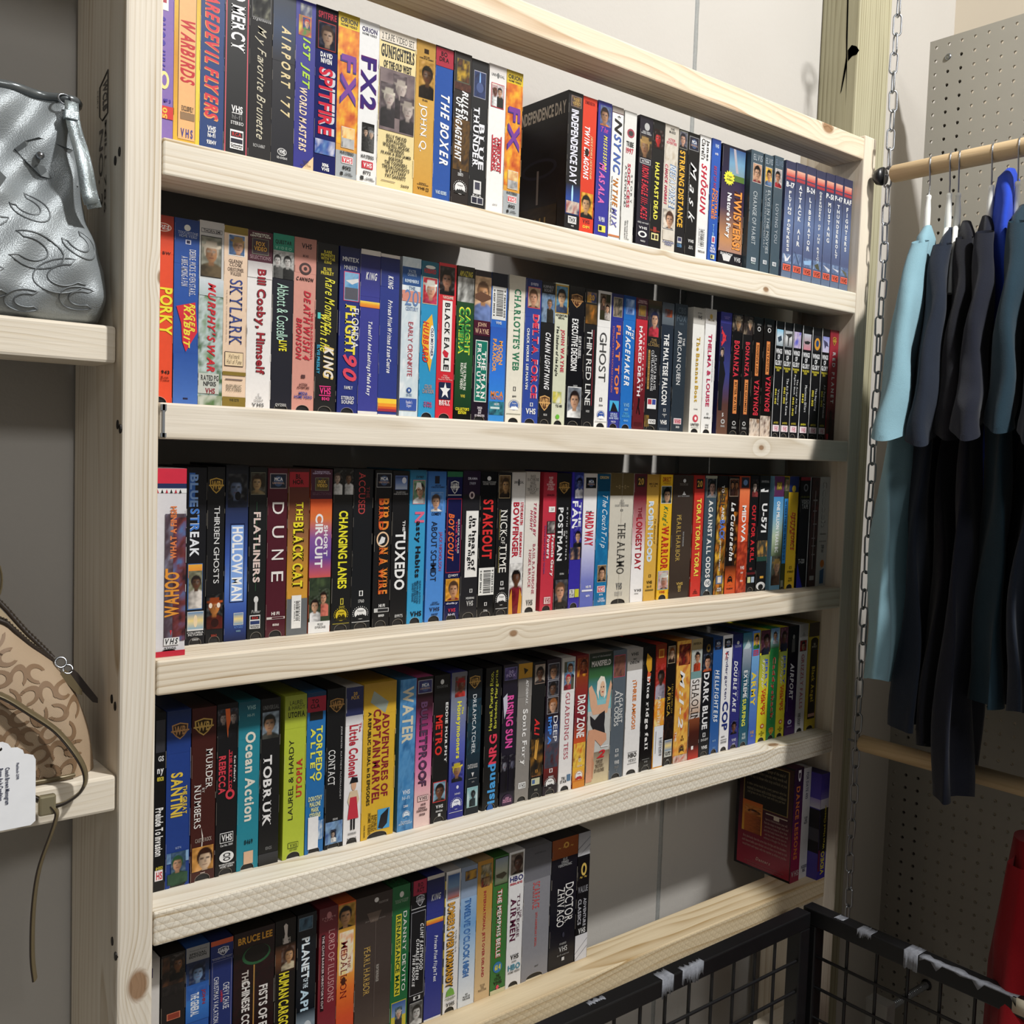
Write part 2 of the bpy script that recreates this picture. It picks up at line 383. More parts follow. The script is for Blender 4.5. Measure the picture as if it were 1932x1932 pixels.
def draw(f, el, mb, seed):
    """el: one element string; mb: dict of mesh builders"""
    p = el.split(' '); op = p[0]
    if op == 'P':
        q = [float(x) for x in p[2:]]; f.poly(mb['art'], [(q[i], q[i + 1]) for i in range(0, len(q) - 1, 2)], lin(p[1])); return
    if op == 'L': kind, p = p[1], p[:1] + p[2:]
    t0, t1, u0, u1 = [float(x) for x in p[1:5]]; a = p[5:]
    if op == 'R': f.rect(mb['art'], t0, t1, u0, u1, lin(a[0]))
    elif op == 'S': f.k += 2; f.rect(mb['sticker'], t0, t1, u0, u1, lin(a[0]))
    elif op == 'O': f.poly(mb['art'], ell(u0, u1, t0, t1), lin(a[0]))
    elif op == 'X':
        q = []; cu, ct = (u0 + u1) / 2, (t0 + t1) / 2; n = 5 if a[0][0] == 'f' and len(a[0]) == 6 and a[0] == 'f4f4f4' else 14
        for k in range(2 * n):
            r = 1 if k % 2 == 0 else (.42 if n == 5 else .74); g = pi / 2 + pi * k / n
            q.append((cu + (u1 - u0) / 2 * r * cos(g), ct - (t1 - t0) / 2 * r * sin(g)))
        c = lin(a[0])
        for k in range(2 * n): f.poly(mb['sticker' if n > 5 else 'art'], [(cu, ct), q[k], q[(k + 1) % (2 * n)]], c, False)
        f.k += 1
    elif op == 'G':  # ramps; many sleeve tops get the shelf's shade painted as darker colour
        cols = [lin(x) for x in a[0].split(',')]; f.patch(mb['art'], t0, t1, u0, u1, 1, max(1, (len(cols) - 1) * 2), lambda x, y: grad(cols, y))
    elif op == 'N':
        cols = [lin(x) for x in a[0].split(',')]
        nu = max(3, min(12, int(f.w * (u1 - u0) / 100 / .0022))); nt = max(3, min(48, int(f.h * (t1 - t0) / 100 / .0028)))
        def fn(x, y):
            v = noise.fractal(Vector((x * nu * .32 + seed, y * nt * .26, seed * 1.7)), 1.0, 2.0, 3) * .75 + .5
            return grad(cols, max(0, min(1, v)))
        f.patch(mb['picture' if t1 - t0 < 45 else 'art'], t0, t1, u0, u1, nu, nt, fn)
    elif op == 'F':
        bg, sk, ha, sh = [lin(x) for x in a[:4]]; wpx, hpx = f.w * (u1 - u0), f.h * (t1 - t0); asp = hpx / max(1e-6, wpx)
        fh = min(.40, .46 / max(asp, .8)); cx = .5 + .10 * sin(seed * 3.1 + t0); cy = .16 + fh * .95; fw = min(.34, fh * asp * .70); lit = 1 if sin(seed * 5 + t0) > 0 else -1
        hat = sum(ha) > .55 * sum(sk)
        def ss(lo, hi, v): v = max(0, min(1, (v - lo) / (hi - lo))); return v * v * (3 - 2 * v)
        def fn(x, y):
            nz = noise.noise(Vector((x * 4 + seed, y * 5 * asp, seed)))
            c = mixc(bg, (0, 0, 0), max(0, min(.6, .22 + .5 * nz))); c = mixc(c, (1, 1, 1), max(0, .10 * -nz))
            ys = cy + fh * 1.02 + .25 * fh * ((x - cx) / .4) ** 2
            c = mixc(c, mixc(sh, (0, 0, 0), max(0, min(.7, .25 + .3 * lit * (x - cx) / .4 + .4 * nz))), ss(-.02, .03, y - ys))
            dx, dy = (x - cx) / fw, (y - cy) / fh
            c = mixc(c, mixc(sk, (0, 0, 0), .45), ss(.5, .38, abs(dx)) * ss(.5, .7, dy) * ss(1.5, 1.25, dy))
            c = mixc(c, mixc(ha, (0, 0, 0), .25 + .3 * nz), ss(1.08, .96, sqrt((dx / 1.16) ** 2 + ((dy + .22) / .98) ** 2)))
            fc = ss(1.06, .92, sqrt((dx / .92) ** 2 + ((dy - .12) / .92) ** 2)) * ss(-.62, -.48, dy)
            s = mixc(sk, (0, 0, 0), max(0, min(.75, .30 + .42 * dx * lit))); s = mixc(s, (1, 1, 1), .12 * ss(.5, 0, sqrt((dx + .3 * lit) ** 2 + (dy + .1) ** 2)))
            s = mixc(s, mixc(ha, (.02, .01, .01), .6), .85 * ss(.13, .05, abs(dy + .10)) * ss(.34, .2, abs(abs(dx) - .42)))
            s = mixc(s, (.03, .015, .01), .5 * ss(.16, .05, abs(dx - .08 * lit * -1)) * ss(.0, .1, dy) * ss(.42, .3, dy))
            s = mixc(s, (.12, .02, .02), .7 * ss(.08, .03, abs(dy - .56)) * ss(.40, .28, abs(dx)))
            c = mixc(c, s, fc)
            if hat:
                c = mixc(c, mixc(ha, (0, 0, 0), .15 + .25 * lit * dx), ss(.05, -.02, abs(dy + .55 + .06 * dx * dx) - .13) * ss(1.75, 1.6, abs(dx))); c = mixc(c, mixc(ha, (0, 0, 0), .3), ss(.95, .85, abs(dx)) * ss(-.55, -.62, dy) * ss(-1.25, -1.15, dy))
            return c
        f.patch(mb['picture'], t0, t1, u0, u1, max(10, min(20, int(wpx / .0011))), max(14, min(34, int(hpx / .0012))), fn)
    elif op in 'VHK^':
        txt = ' '.join(a[2:]); st = a[1]
        big = (t1 - t0) * f.h * (u1 - u0) * f.w
        tgt = mb['title'] if (op in 'V^' and t1 - t0 > 14) or big > 9e-1 else mb['small_print']
        if f.side: tgt = mb['small_print']
        f.text(tgt, op, t0, t1, u0, u1, lin(a[0]), st, txt)
    elif op == 'L':
        m = mb['logo']; c1 = lin(a[0]); c2 = lin(a[1]) if len(a) > 1 else (.02, .02, .02); U = lambda x: u0 + (u1 - u0) * x; Tt = lambda y: t0 + (t1 - t0) * y
        if kind == 'WB':
            sh = [(0, .12), (.5, 0), (1, .12), (.97, .55), (.75, .82), (.5, 1), (.25, .82), (.03, .55)]
            f.poly(m, [(U(x), Tt(y)) for x, y in sh], c1); f.poly(m, [(U(.5 + (x - .5) * .84), Tt(.48 + (y - .48) * .84)) for x, y in sh], c2)
            f.text(m, 'H', Tt(.2), Tt(.74), U(.16), U(.84), c1, 'b', 'WB'); f.poly(m, [(U(-.06), Tt(.44)), (U(1.06), Tt(.44)), (U(1.06), Tt(.53)), (U(-.06), Tt(.53))], c1)
        elif kind == 'PAR':
            for k in range(15):
                g = pi * (-.12 + 1.24 * k / 14); f.poly(m, ell(U(.5 + .5 * cos(g)) - 2, U(.5 + .5 * cos(g)) + 2, Tt(.52 - .52 * sin(g)) - .35, Tt(.52 - .52 * sin(g)) + .35, 5), c1, False)
            f.poly(m, ell(U(.1), U(.9), Tt(.1), Tt(1.0), 24), c1)
            f.poly(m, [(U(.06), Tt(.96)), (U(.3), Tt(.62)), (U(.4), Tt(.7)), (U(.54), Tt(.45)), (U(.7), Tt(.68)), (U(.76), Tt(.64)), (U(.95), Tt(.96))], c2)
            f.poly(m, [(U(.45), Tt(.62)), (U(.54), Tt(.45)), (U(.62), Tt(.6)), (U(.55), Tt(.66))], c1); f.text(m, 'H', Tt(.26), Tt(.4), U(.28), U(.72), c2, 'c', 'Paramount')
        elif kind == 'MCA':
            f.rect(m, t0, t1, u0, u1, c1); f.rect(m, t0 + .45, t1 - .45, u0 + 3.5, u1 - 3.5, c2)
            f.poly(m, ell(U(.22), U(.78), Tt(.16), Tt(.86)), mixc(c2, lin('5a78a8'), .5)); f.text(m, 'H', Tt(.26), Tt(.5), U(.26), U(.76), lin('e8e8ea'), 'b', 'MCA')
            f.text(m, 'H', Tt(.56), Tt(.7), U(.14), U(.86), lin('b89a8a'), 'b', 'UNIVERSAL')
        elif kind == 'BAR':
            m = mb['sticker']; f.rect(m, t0, t1, u0, u1, c1); q = random.Random(int(t0 * 7 + u0)); y = t0 + (t1 - t0) * .1
            while y < t1 - (t1 - t0) * .1:
                d = q.uniform(.2, .75); f.rect(m, y, min(y + d, t1), U(.30), U(.78), c2, False); y += d + q.uniform(.2, .6)
            f.k += 1; f.text(m, 'V', Tt(.08), Tt(.92), U(.83), U(.95), c2, 'b', '9 781234 505'); f.text(m, 'V', Tt(.1), Tt(.9), U(.08), U(.2), c2, 'b', '0 45217 30063 4')
def parse_chars(lines):
    need = set()
    for ln in lines:
        for el in ln.split('|', 2)[2].split(';'):
            p = el.split(' '); q = p[0].lstrip('<')
            if q in ('V', 'H', 'K', '^'):
                for ch in ' '.join(p[7:]):
                    if ch not in ' /': need.add((p[6], ch))
            elif q == 'L':
                need |= {('b', c) for c in 'WBMCAUNIVERSAL0123456789'} | {('c', c) for c in 'Paramount'}
    return need
def arc(w, n=12):
    return [(w * .5 - w * .31 * cos(pi * k / n), .0072 * sin(pi * k / n) ** .8) for k in range(n + 1)]
ROWN = {1: 'top row', 2: 'second row down', 3: 'middle row', 4: 'fourth row down', 5: 'lowest row'}
GRP = {1: 'videotapes on the topmost tape shelf', 2: 'videotapes on the second tape shelf', 3: 'videotapes on the third tape shelf', 4: 'videotapes on the fourth tape shelf', 5: 'videotapes on the lowest tape shelf'}
def tape(ln, row, idx):
    head, lab, els = ln.split('|', 2); a = head.split(' ')
    x0, x1, rec = [float(q) / 1000 for q in a[:3]]; base = lin(a[3]); fl = a[4].split(','); w = x1 - x0
    q = random.Random(idx * 13 + row); h = .1903 + q.uniform(-.0012, .0010); d = .103; notch = 'n' not in fl; clam = 'b' in fl
    for f in fl:
        if f[0] == 'h': h = int(f[1:]) / 1000
        if f[0] == 'd': d = int(f[1:]) / 1000
    if rec + d > YW - .0006: d = YW - .0006 - rec
    root = empty('videotape', ((x0 + x1) / 2, rec + d / 2, ZS[row] + .0002), lab + ', ' + ROWN[row], 'videotape', GRP[row])
    F = Face(w, d, h, False); Sd = Face(w, d, h, True)
    m = {k: MB() for k in ('art', 'title', 'small_print', 'picture', 'logo', 'sticker')}
    art = m['art']; X0, X1, Y0, Y1 = -w / 2, w / 2, -d / 2, d / 2
    edge = mixc(base, lin('d8cfc0'), .55)
    z0 = 0.0
    if notch:
        ar = arc(w); pts = [(X0, Y0, 0)] + [(X0 + u, Y0, z) for u, z in ar] + [(X1, Y0, 0), (X1, Y0, h), (X0, Y0, h)]
    else: pts = [(X0, Y0, 0), (X1, Y0, 0), (X1, Y0, h), (X0, Y0, h)]
    art.poly(pts, base)
    if notch:   # cut edge of the card round the thumb notch
        art.grid([[(X0 + u, Y0, z) for u, z in ar], [(X0 + u, Y0 + .0009, z) for u, z in ar]], edge)
        nb = [(X0 + u, z) for u, z in ar]; e = .0006
        art.grid([[(x, Y0 - .0001, z) for x, z in nb], [((x) * 1.03, Y0 - .0001, z + .00055) for x, z in nb]], mixc(base, lin('cfc6b8'), .35))
    sidec = base
    art.poly([(X0, Y1, 0), (X0, Y0, 0), (X0, Y0, h), (X0, Y1, h)], sidec); art.poly([(X1, Y0, 0), (X1, Y1, 0), (X1, Y1, h), (X1, Y0, h)], sidec)
    art.poly([(X0, Y0, h), (X1, Y0, h), (X1, Y1, h), (X0, Y1, h)], mixc(base, lin('2a2622'), .35)); art.poly([(X1, Y1, 0), (X0, Y1, 0), (X0, Y1, h), (X1, Y1, h)], sidec)
    if clam: art.poly([(X0, Y1, 0), (X1, Y1, 0), (X1, Y0, 0), (X0, Y0, 0)], base)
    seed = idx * .73 + row * 5.1
    parts = []
    for el in els.split(';'):
        own = {k: MB() for k in ('title', 'picture', 'logo', 'sticker')}; own['art'] = art; own['small_print'] = m['small_print']
        if el[0] == '<': draw(Sd, el[1:], own, seed)
        else: draw(F, el, own, seed)
        parts += [(k, own[k]) for k in ('title', 'picture', 'logo', 'sticker') if own[k].f]
    # rubbed edges
    for k in range(7 if not clam else 0):
        b = q.uniform(0, 100); ln_ = q.uniform(2, 16); F.rect(art, b, min(100, b + ln_), *((0, q.uniform(.8, 1.8)) if q.random() < .5 else (100 - q.uniform(.8, 1.8), 100)), mixc(base, lin('cfc6b8'), q.uniform(.2, .5)), False)
    gl = M['gloss'] if (clam or q.random() < .35) else M['print']
    sl = art.build('sleeve' if not clam else 'case', gl, root)
    for k, b_ in parts: b_.build(k, gl, root)
    if m['small_print'].f: m['small_print'].build('small_print', gl, root)
    if not clam:
        cm = MB(); g = .0011; cm.box((X0 + g, Y0 + .0014, .0006), (X1 - g, Y1 - .002, h - .0012))
        cm.box((X0 + w * .3, Y0 + .0012, .0008), (X0 + w * .305, Y0 + .0015, .009), (.3, .3, .3))
        cm.build('cassette', M['plastic_black'], root)
    return root
TAPES = r'''#1
0.9 24.8 42.0 8a6fb8 n|purple sleeve half hidden by left upright, white card near top|S 16.9 29 40 76 fff;R 20.6 25.3 50 68 b23a4a;^ 31.9 61.8 12 66 4a38a8 i CARTOONS;O 60 69.3 40 82 f6ec9a;O 61.8 67.5 52 72 8a6fb8;H 74 75.9 60 90 4a38a8 b № 3;R 77.8 84.3 0 100 d83a3a;^ 78.7 84.3 55 75 f2c84a b 50
25.1 52.0 42.0 e8b83a n|orange sleeve with gold border and slanted red lettering|G 0 100 0 16 f0d050,d99a2a,f0c040;G 0 100 84 100 e0a030,f6e050,f0d040;R 4.7 91.8 16 18 3a2a1a;R 4.7 91.8 82 84 3a2a1a;R 2.8 92.8 18 82 f6bd80;H 13.1 16.9 28 74 3a4a78 b SCI-FI/ADVENTURE;V 30.9 63.7 24 80 cc2c34 i WARBIRDS;H 75 81.5 26 80 5a4a3a b EXCLUSIVELY/DISTRIBUTED BY;R 78.7 82.5 26 80 9a7a58;H 87.1 91.8 28 74 4a4a98 b V H S
52.3 77.5 42.0 26427c n|blue sleeve with big red slanted lettering edged orange|V 7.5 79.6 16 78 f0a060 i DAREDEVIL FLYERS;V 7.5 78.7 20 76 e23c48 i DAREDEVIL FLYERS;H 82.5 85.3 32 68 fff b VHS;R 85.5 85.9 34 66 fff;H 86.2 88.5 34 66 fff b hi-fi;H 90 92.3 30 70 fff b 9304V
77.8 104.6 42.0 141416 n|black sleeve with two thin red stripes and white serif lettering|R 0 100 4 8 e06070;R 0 100 91 95 e06070;V 1.9 39.4 24 82 fff S NO MERCY;H 68.4 72.1 30 76 fff b VHS;R 72.3 72.7 32 74 fff;H 73.1 75.9 32 74 777 b hi-fi;H 76.8 78.7 28 80 ddd b STEREO;R 81.5 91.8 26 80 fff;R 82.5 85.3 29 77 222;H 82.8 84.9 34 72 c33 b RCA;R 86.2 88.5 29 77 223;H 89 91.3 29 77 222 b Columbia/Pictures
104.9 130.5 42.0 3b3a3b n|dark grey sleeve with pale script lettering and a picture on top|R 0 18.7 8 92 777;N 0.9 17.8 11 89 222,444,998;H 18.3 20.1 12 92 bbb i Lighthouse;V 22.5 83.4 22 72 ddd6c0 c My Favorite Brunette;H 86.2 88.1 22 74 bbb b RCV-3-8867
130.8 156.9 42.0 15151f n|near black sleeve with spaced cream letters and white oval mark|G 0 37.5 0 100 16202e,22385a,15151f;V 17.8 67.5 38 82 e6d2a0 i A I R P O R T   ' 7 7;O 85.3 89.5 28 70 ddd;O 85.7 89 31 67 15151f;H 86.2 88.5 36 62 fff b VHS;H 90 91.5 26 72 ccc b 05-04364
157.2 180.9 42.0 30308e n|violet blue sleeve with lime green and white slanted lettering|N 1.9 8.4 20 80 222a50,555a78,ccb;N 8.4 19.7 14 78 d8c84a,b8483a,3a8a3a;F 9.4 15.9 34 70 2a2a78 e0b090 c83a2a 3a8a3a;V 20.6 48.7 26 74 b4dc40 i 1ST JET;V 48.7 84.3 24 62 f2dcc0 i WORLD MASTERS;P f2cfa2 0 100 100 86.2 100 100;H 89 92.8 36 88 543 s TELSTAR/VIDEO/PRODUCTIONS
181.2 208.3 42.0 1e2460 n|navy sleeve with tall red shadowed lettering and man's face|R 0 24.4 0 100 15151f;H 2.8 6.6 10 92 b23a4a b SPITFIRE;R 8.4 23.9 10 90 a44;F 8.9 23.4 12 88 26283a b89880 4a3a34 222a3a;H 25.3 31.9 22 76 fff b DAVID/NIVEN;V 34.7 72.1 22 92 d8d8e0 b SPITFIRE;V 34.2 72.1 16 80 d8364a b SPITFIRE;N 75 83.4 4 96 8ab0d8,3a5aa8,d8d8e8;H 88.1 92.8 36 72 fff b 1016/VHS
208.5 235.4 41.9 e0a040 n|leftmost of two yellow flame sleeves with purple two-letter lettering|N 7.5 75 0 100 f0c030,e8862a,c04a20;G 0 8.4 0 100 a89020,e8c828;R 78.7 100 0 100 aab0b4;H 2.8 5.6 10 90 222 b ORION;H 6.2 7.5 12 88 432 b HOME VIDEO;V 24.4 52.5 12 88 3a2a80 b FX;V 23.4 51.5 18 86 7a3a9a b FX;R 64.7 76.8 24 86 e8d8c8;N 65.1 71.2 26 84 f0a030,f8e0a0,c05a20;N 71.2 76.4 26 84 888,ccc,333;H 78.7 80.6 20 84 444 b HI-FI STEREO;R 81.5 85.7 26 80 fff;R 81.9 85.3 28 78 d8404a;H 82.3 85.1 32 74 fff S VHS;H 87.2 89.4 32 72 222 b 8512;H 90.9 92.8 40 80 333 b CLOSED/CAPTIONED;R 90.9 92.8 22 34 222
235.6 261.6 41.8 f2f2f2 n|white sleeve with purple to red lettering and small two-man photograph|H 3.7 6.6 12 88 4a4468 b ORION;H 7.1 8.4 14 86 777 b HOME VIDEO;V 20.6 51.6 10 90 6a2a70 b FX2;V 21.2 51 14 86 43307a b FX2;R 59.1 75.9 22 84 222;F 60 75.5 22 54 333 d8b8a0 222 444;F 60.9 75.5 52 84 555 d8b8a0 aaa 666;H 77.8 80 20 84 444 b HI-FI STEREO;R 81.5 85.8 24 80 d03a48;H 82.3 85.1 30 74 fff S VHS;H 87.2 89.4 32 70 333 b 8772;H 90.9 92.8 38 90 444 b CLOSED/CAPTIONED;R 90.5 92.8 18 34 444
261.8 311.8 41.7 efdca2 n|double-width cream sleeve with sepia photograph of three hatted people|R 0 7.5 0 100 e6dccc;H 2.8 6.6 6 94 333 s 2 TAPE VIDEO SET;R 7.5 8 4 96 333;H 9.4 16.9 5 95 1c1c20 S GUNFIGHTERS;H 18.7 23 12 88 1c1c20 S OF THE OLD WEST;R 23.4 60 2 98 6a5a5e;N 23.4 60 3 97 5a4a4e,7a6a6c,8a7a78;F 25.3 51.6 38 76 6a5a5e c8b8b0 c8bcb0 3a3034;F 31.9 58.1 5 44 5e5054 c8b8b0 d0c8b8 2a2428;F 37.5 59.1 58 97 5e5054 c8b8b0 b8aca0 2a2428;H 61.9 88.1 10 92 26221c S BILLY THE KID/BUFFALO BILL/WILD BILL HICKOK/THE RENOS/FRANK & JESSE JAMES/BOB FORD/THE YOUNGERS/THE DALTON BOYS/WYATT EARP/PAT GARRETT;H 90.4 91.9 66 88 543 b 2603;R 90 90.4 12 50 876
312.1 339.1 41.5 d9aa55 n|golden tan sleeve with man's face above white serif lettering|G 0 100 0 100 b8904a,d9aa55,d9aa55,cf9a44;R 4.7 7.5 40 64 3a2a1a;H 8.9 11.3 16 90 543 b NEW LINE/HOME ENTERTAINMENT;F 12.2 34.7 16 94 d0a050 6a4a34 2c2820 2a2420;H 35.3 36.6 36 64 654 b DRAMA;V 38.4 67.5 18 62 fff s JOHN Q.;H 86.3 88.1 20 80 543 b DOLBY/SURROUND;H 89.1 91.3 22 80 432 b VHS []
339.3 365.2 41.4 2f58a8 n|plain blue sleeve with white slanted lettering under a red sticker|R 0 11.3 0 100 2a2a30;S 0.9 12.2 2 100 b0384a;H 2.8 9.4 20 74 2a1a20 b BO/DRA;V 29.1 72.2 34 84 fff i THE BOXER;H 88.7 91 18 80 cde b VHS 83385
365.7 391.9 40.0 241c1a -|brown black sleeve pulled forward with white slanted title over reddish photograph|R 3.8 18.8 14 90 554;N 4.2 17.9 17 87 6a3a1a,2a1a10,c8a02a;N 18.8 23.5 4 98 5a2a1a,3a1a14,6a3a24;N 41.4 73.3 6 98 3a2a1a,6a4a1a,2a1c14;V 23.5 41.4 48 84 fff i RULES;V 28.2 67.7 14 52 fff i OF ENGAGEMENT;H 72.4 77.1 36 66 ddd b []/330173;L PAR 79.9 88.4 14 88 eee 222
393.1 418.8 41.2 17181c n|black sleeve with narrow blue picture and slab white title|R 7 23.9 14 86 aab;N 7.5 23.5 16 84 1a2a4a,2a3a6a,14141c;O 7.5 17.8 46 54 8ab8f0;O 14.1 20.6 28 72 4a5a8a;V 40.3 69.4 52 84 f4f4fa S BLUE;V 30 68.5 16 52 f4f4fa S THUNDER;R 76.9 85.4 28 74 ddd;R 77.9 82.6 36 66 445;H 85.8 87.3 24 78 ccc b RCA;R 87.3 91.9 16 88 ddd;R 87.8 91.4 20 50 223;R 87.8 91.4 54 84 334
420.3 447.2 41.1 f4f2f0 n|white sleeve with red-framed couple photograph and red stamped title|G 0 13.1 0 100 cfc8c4,f4f2f0;H 5.6 7.5 12 88 555 b UNIVERSAL;O 4.7 8.4 44 56 777;R 11.7 27.2 12 88 c03a4a;R 12.2 26.6 15 85 e8dcd0;F 13.1 26.6 16 52 caa 6a3a2a 6a3a24 fff;F 12.2 26.6 46 84 dcc d8a888 2a1a1a 222;R 45 68.5 24 30 c83040;R 45 68.5 76 82 c83040;V 46 67.6 54 76 c83040 b AMERICAN;V 46 67.6 30 52 c83040 b WEDDING;H 89.1 90.1 40 66 999 b 61470
447.5 474.2 41.0 e0a040 n|second yellow flame sleeve, beside the gap next to the large black case|N 7.5 75.1 0 100 f0c030,e8862a,c04a20;G 0 8.4 0 100 a89020,e8c828;R 78.8 100 0 100 aab0b4;H 2.8 5.6 10 90 222 b ORION;H 6.2 7.5 12 88 432 b HOME VIDEO;V 24.4 52.6 12 88 3a2a80 b FX;V 23.5 51.6 18 86 7a3a9a b FX;R 64.8 77 24 86 e8d8c8;N 65.2 71.3 26 84 f0a030,f8e0a0,c05a20;N 71.3 76.5 26 84 888,ccc,333;H 78.8 80.7 20 84 444 b HI-FI STEREO;R 81.6 85.9 26 80 fff;R 82 85.4 28 78 d8404a;H 82.4 85.2 32 74 fff S VHS;H 87.3 89.5 32 72 222 b 8512;H 91 92.9 40 80 333 b CLOSED/CAPTIONED;R 91 92.9 22 34 222
552.8 579.1 40.7 16161a n|black case with its dark front cover exposed beside a gap in the row|R 2.8 10.3 18 90 877;N 3.2 10 22 86 2a2a3a,8a6a3a,3a3a4a;H 4.1 9 26 82 b89858 b FOX/VIDEO;V 12.2 62.9 22 72 eef b INDEPENDENCE DAY;G 62.9 84.5 2 98 16161a,2a4a9a,1a2a5a;O 63.9 77 40 52 b8e8ff;N 75.1 83.6 6 96 a05a5a,d8c8b8,2a2a5a;R 85.4 90.5 22 80 ddd;H 86.4 89.6 28 74 222 b THX;H 91.5 92.6 42 62 bbb b 41;<R 0 100 0 100 17171d;<N 22 80 2 98 1a1a22,1c1c2a,14141a;<H 6 15 4 96 d8d4cc b INDEPENDENCE DAY;<O 42 56 10 82 2a2c40;<O 44 54 16 76 16161e;<R 50 74 42 46 8a8a90;<N 76 96 8 84 2a221c,3a2e22,1a1614;<R 84 94 30 33 a8925a;<R 84 94 40 43 a8925a;<R 84 94 50 53 a8925a;<R 84 94 60 63 a8925a;<R 84 94 20 23 98824a
579.3 604.8 40.6 de4028 n|red sleeve with white slanted title over a man's portrait|H 2.8 5.3 14 84 8a1a1a b DIMENSION;V 20.7 57.3 16 54 fff i TWIN DRAGONS;V 26.3 56.3 58 78 f2d8a0 i JACKIE CHAN & JACKIE CHAN;O 35.7 41.3 24 52 2a1a1a;F 66.7 84.5 8 94 f0b030 d8a878 1a1a1a 1a1a1a;R 84.5 100 0 100 de4028;H 85.5 88.3 22 74 402 S VHS;H 89.6 91.5 26 74 f2c84a b DIM
607.5 633.1 40.5 37379c n|royal blue sleeve with yellow and pink title and a woman's picture|F 2.8 16.9 14 96 6a7aa8 b88868 2a1a1a e88a4a;H 17.8 21.6 24 76 d858a0 c The;V 23.5 48.8 46 74 f0e46a i MISSISSIPPI;V 43.2 71.4 20 66 e070b8 i MASALA;H 80.8 84.5 30 74 dde b 96 MIN;S 86.9 91.7 28 82 e8e060;R 87.7 90.7 34 54 222
634.4 655.9 40.4 f2f2f0 n|white sleeve with blue and black slanted title and orange second line|R 0 3.8 0 100 9a9088;R 4.1 4.7 0 100 5a2a2a;K 5.6 9.4 40 80 222 b *;V 8.5 19.7 22 88 222 i N;V 19.7 47.9 20 86 4a66b0 i SYNC;V 50.7 71.4 26 74 c87a2a i 'N THE;V 72.3 86.4 24 70 6a6ab0 i MIX;V 49.8 85.5 10 20 555 b THE OFFICIAL HOME VIDEO;R 91.7 93 0 100 c87a4a
658.3 682.4 40.4 e6e6e2 n|off-white sleeve with grey and red three-line baseball title|O 12.2 18.8 24 84 a84a5a;O 13.6 17.4 34 74 444;H 21.6 25.4 20 80 222 b TRIBE;H 26.3 30.5 20 80 c03a4a b 1997;V 39.5 69.5 18 34 444 l A CLEVELAND;V 37.6 69.5 38 62 c03048 b SOCK-CESS;V 45.1 65.8 68 82 555 l S T O R Y;V 78.9 92.1 30 60 777 b Directed by/the makers;H 92.1 93 30 70 888 b VHS
688.8 715.3 40.0 1f1b2a n|dark plum sleeve pulled forward, bearded capped man above red title|O 4.7 10.3 34 74 bbb;H 10.7 13.2 12 88 ccc b RED LION/HOME VIDEO;F 14.1 30.1 4 96 3a2e24 9a7050 b8945a 241c1a;R 31 34.8 10 90 ccc;R 31.5 34.3 13 87 1f1b2a;H 32 33.8 22 78 ddd b ACTION;V 35.7 75.2 26 78 d83a4a i IRON EAGLE III: ACES;H 77.1 79 8 92 bbb b dolby surround;H 80.8 82.7 18 82 ddd b VHS;O 84.1 88.8 14 82 eee;O 85.1 87.9 28 68 1f1b2a;H 90.8 92.1 34 70 ccc b 96123
715.8 740.2 40.2 131416 n|black sleeve with red tinted face and narrow yellow lettering|F 6.6 20.7 14 90 2a0a0a c82a2a 1a0808 2a0a0a;V 31 73.3 30 66 f2ea5a b HALF PAST DEAD;R 78.9 82.7 34 60 a03a3a;H 80.8 82.3 10 90 a04a2a b Screen Gems;S 83.6 88.7 18 80 e8e0a0;R 84.6 87.8 24 44 222;R 84.6 87.8 52 72 543
741.0 770.5 40.2 d9d2c6 n|cream map-patterned sleeve with blue and white title and bearded man|G 0 16.9 0 100 c8c0b4,d9d2c6;H 1.9 6.6 30 74 222 b VHS/M-1003;H 9.9 14.7 12 86 c8405a b ACTION/ADVENTURE;N 15 33.8 6 94 d0c8b8,e0d8cc,b8a890;V 29.1 62 44 90 6a8ab8 i DELTA FORCE 2;V 30.1 61.1 46 86 dfe8f2 i DELTA FORCE 2;V 30.1 60.1 10 30 c83a5a i CHUCK NORRIS;R 63 78 8 88 ccc;F 63.4 77.6 10 86 e8dccc d8a888 5a3a2a 3a3a3a;N 78.9 86.5 10 90 e0d8cc,d9d2c6,d0c4b4;H 87 90.6 12 92 3a4a8a b CANNON/VIDEO
771.3 791.5 40.1 17161a n|black sleeve with big amber letters under a photographed profile|R 0.9 14.5 6 92 998;F 1.5 14.1 9 89 6a6a78 d8a890 2a2a34 22222a;V 16 74.3 14 72 f0b840 b STRIKING DISTANCE;R 81.8 86.5 24 72 ccc;R 82.3 85 30 66 446;H 87 89.7 22 74 6a9ac8 b COLUMBIA
792.3 816.5 40.0 131315 n|black sleeve with brushed white script and boxed globe emblem|L MCA 2.8 13.2 6 94 999 223;V 22.6 68.6 24 80 f2f2f2 c M a s k;V 24.4 65.8 12 20 bbb b sometimes the most unlikely people become heroes;H 81.8 84.2 28 80 eee S VHS;H 86.5 89.3 36 76 ccc b HI FI/80173
816.8 841.4 38.9 f3f1ef n|white sleeve with red block title under black serif names|V 2.8 18.8 54 86 333 S James;V 2.8 18.8 14 50 333 S Clavell's;V 21.7 60.3 20 86 c82440 i SHŌGUN;L BAR 70.6 86.6 18 74 eee 222;H 88.5 90.4 18 80 555 b VHS hi-fi
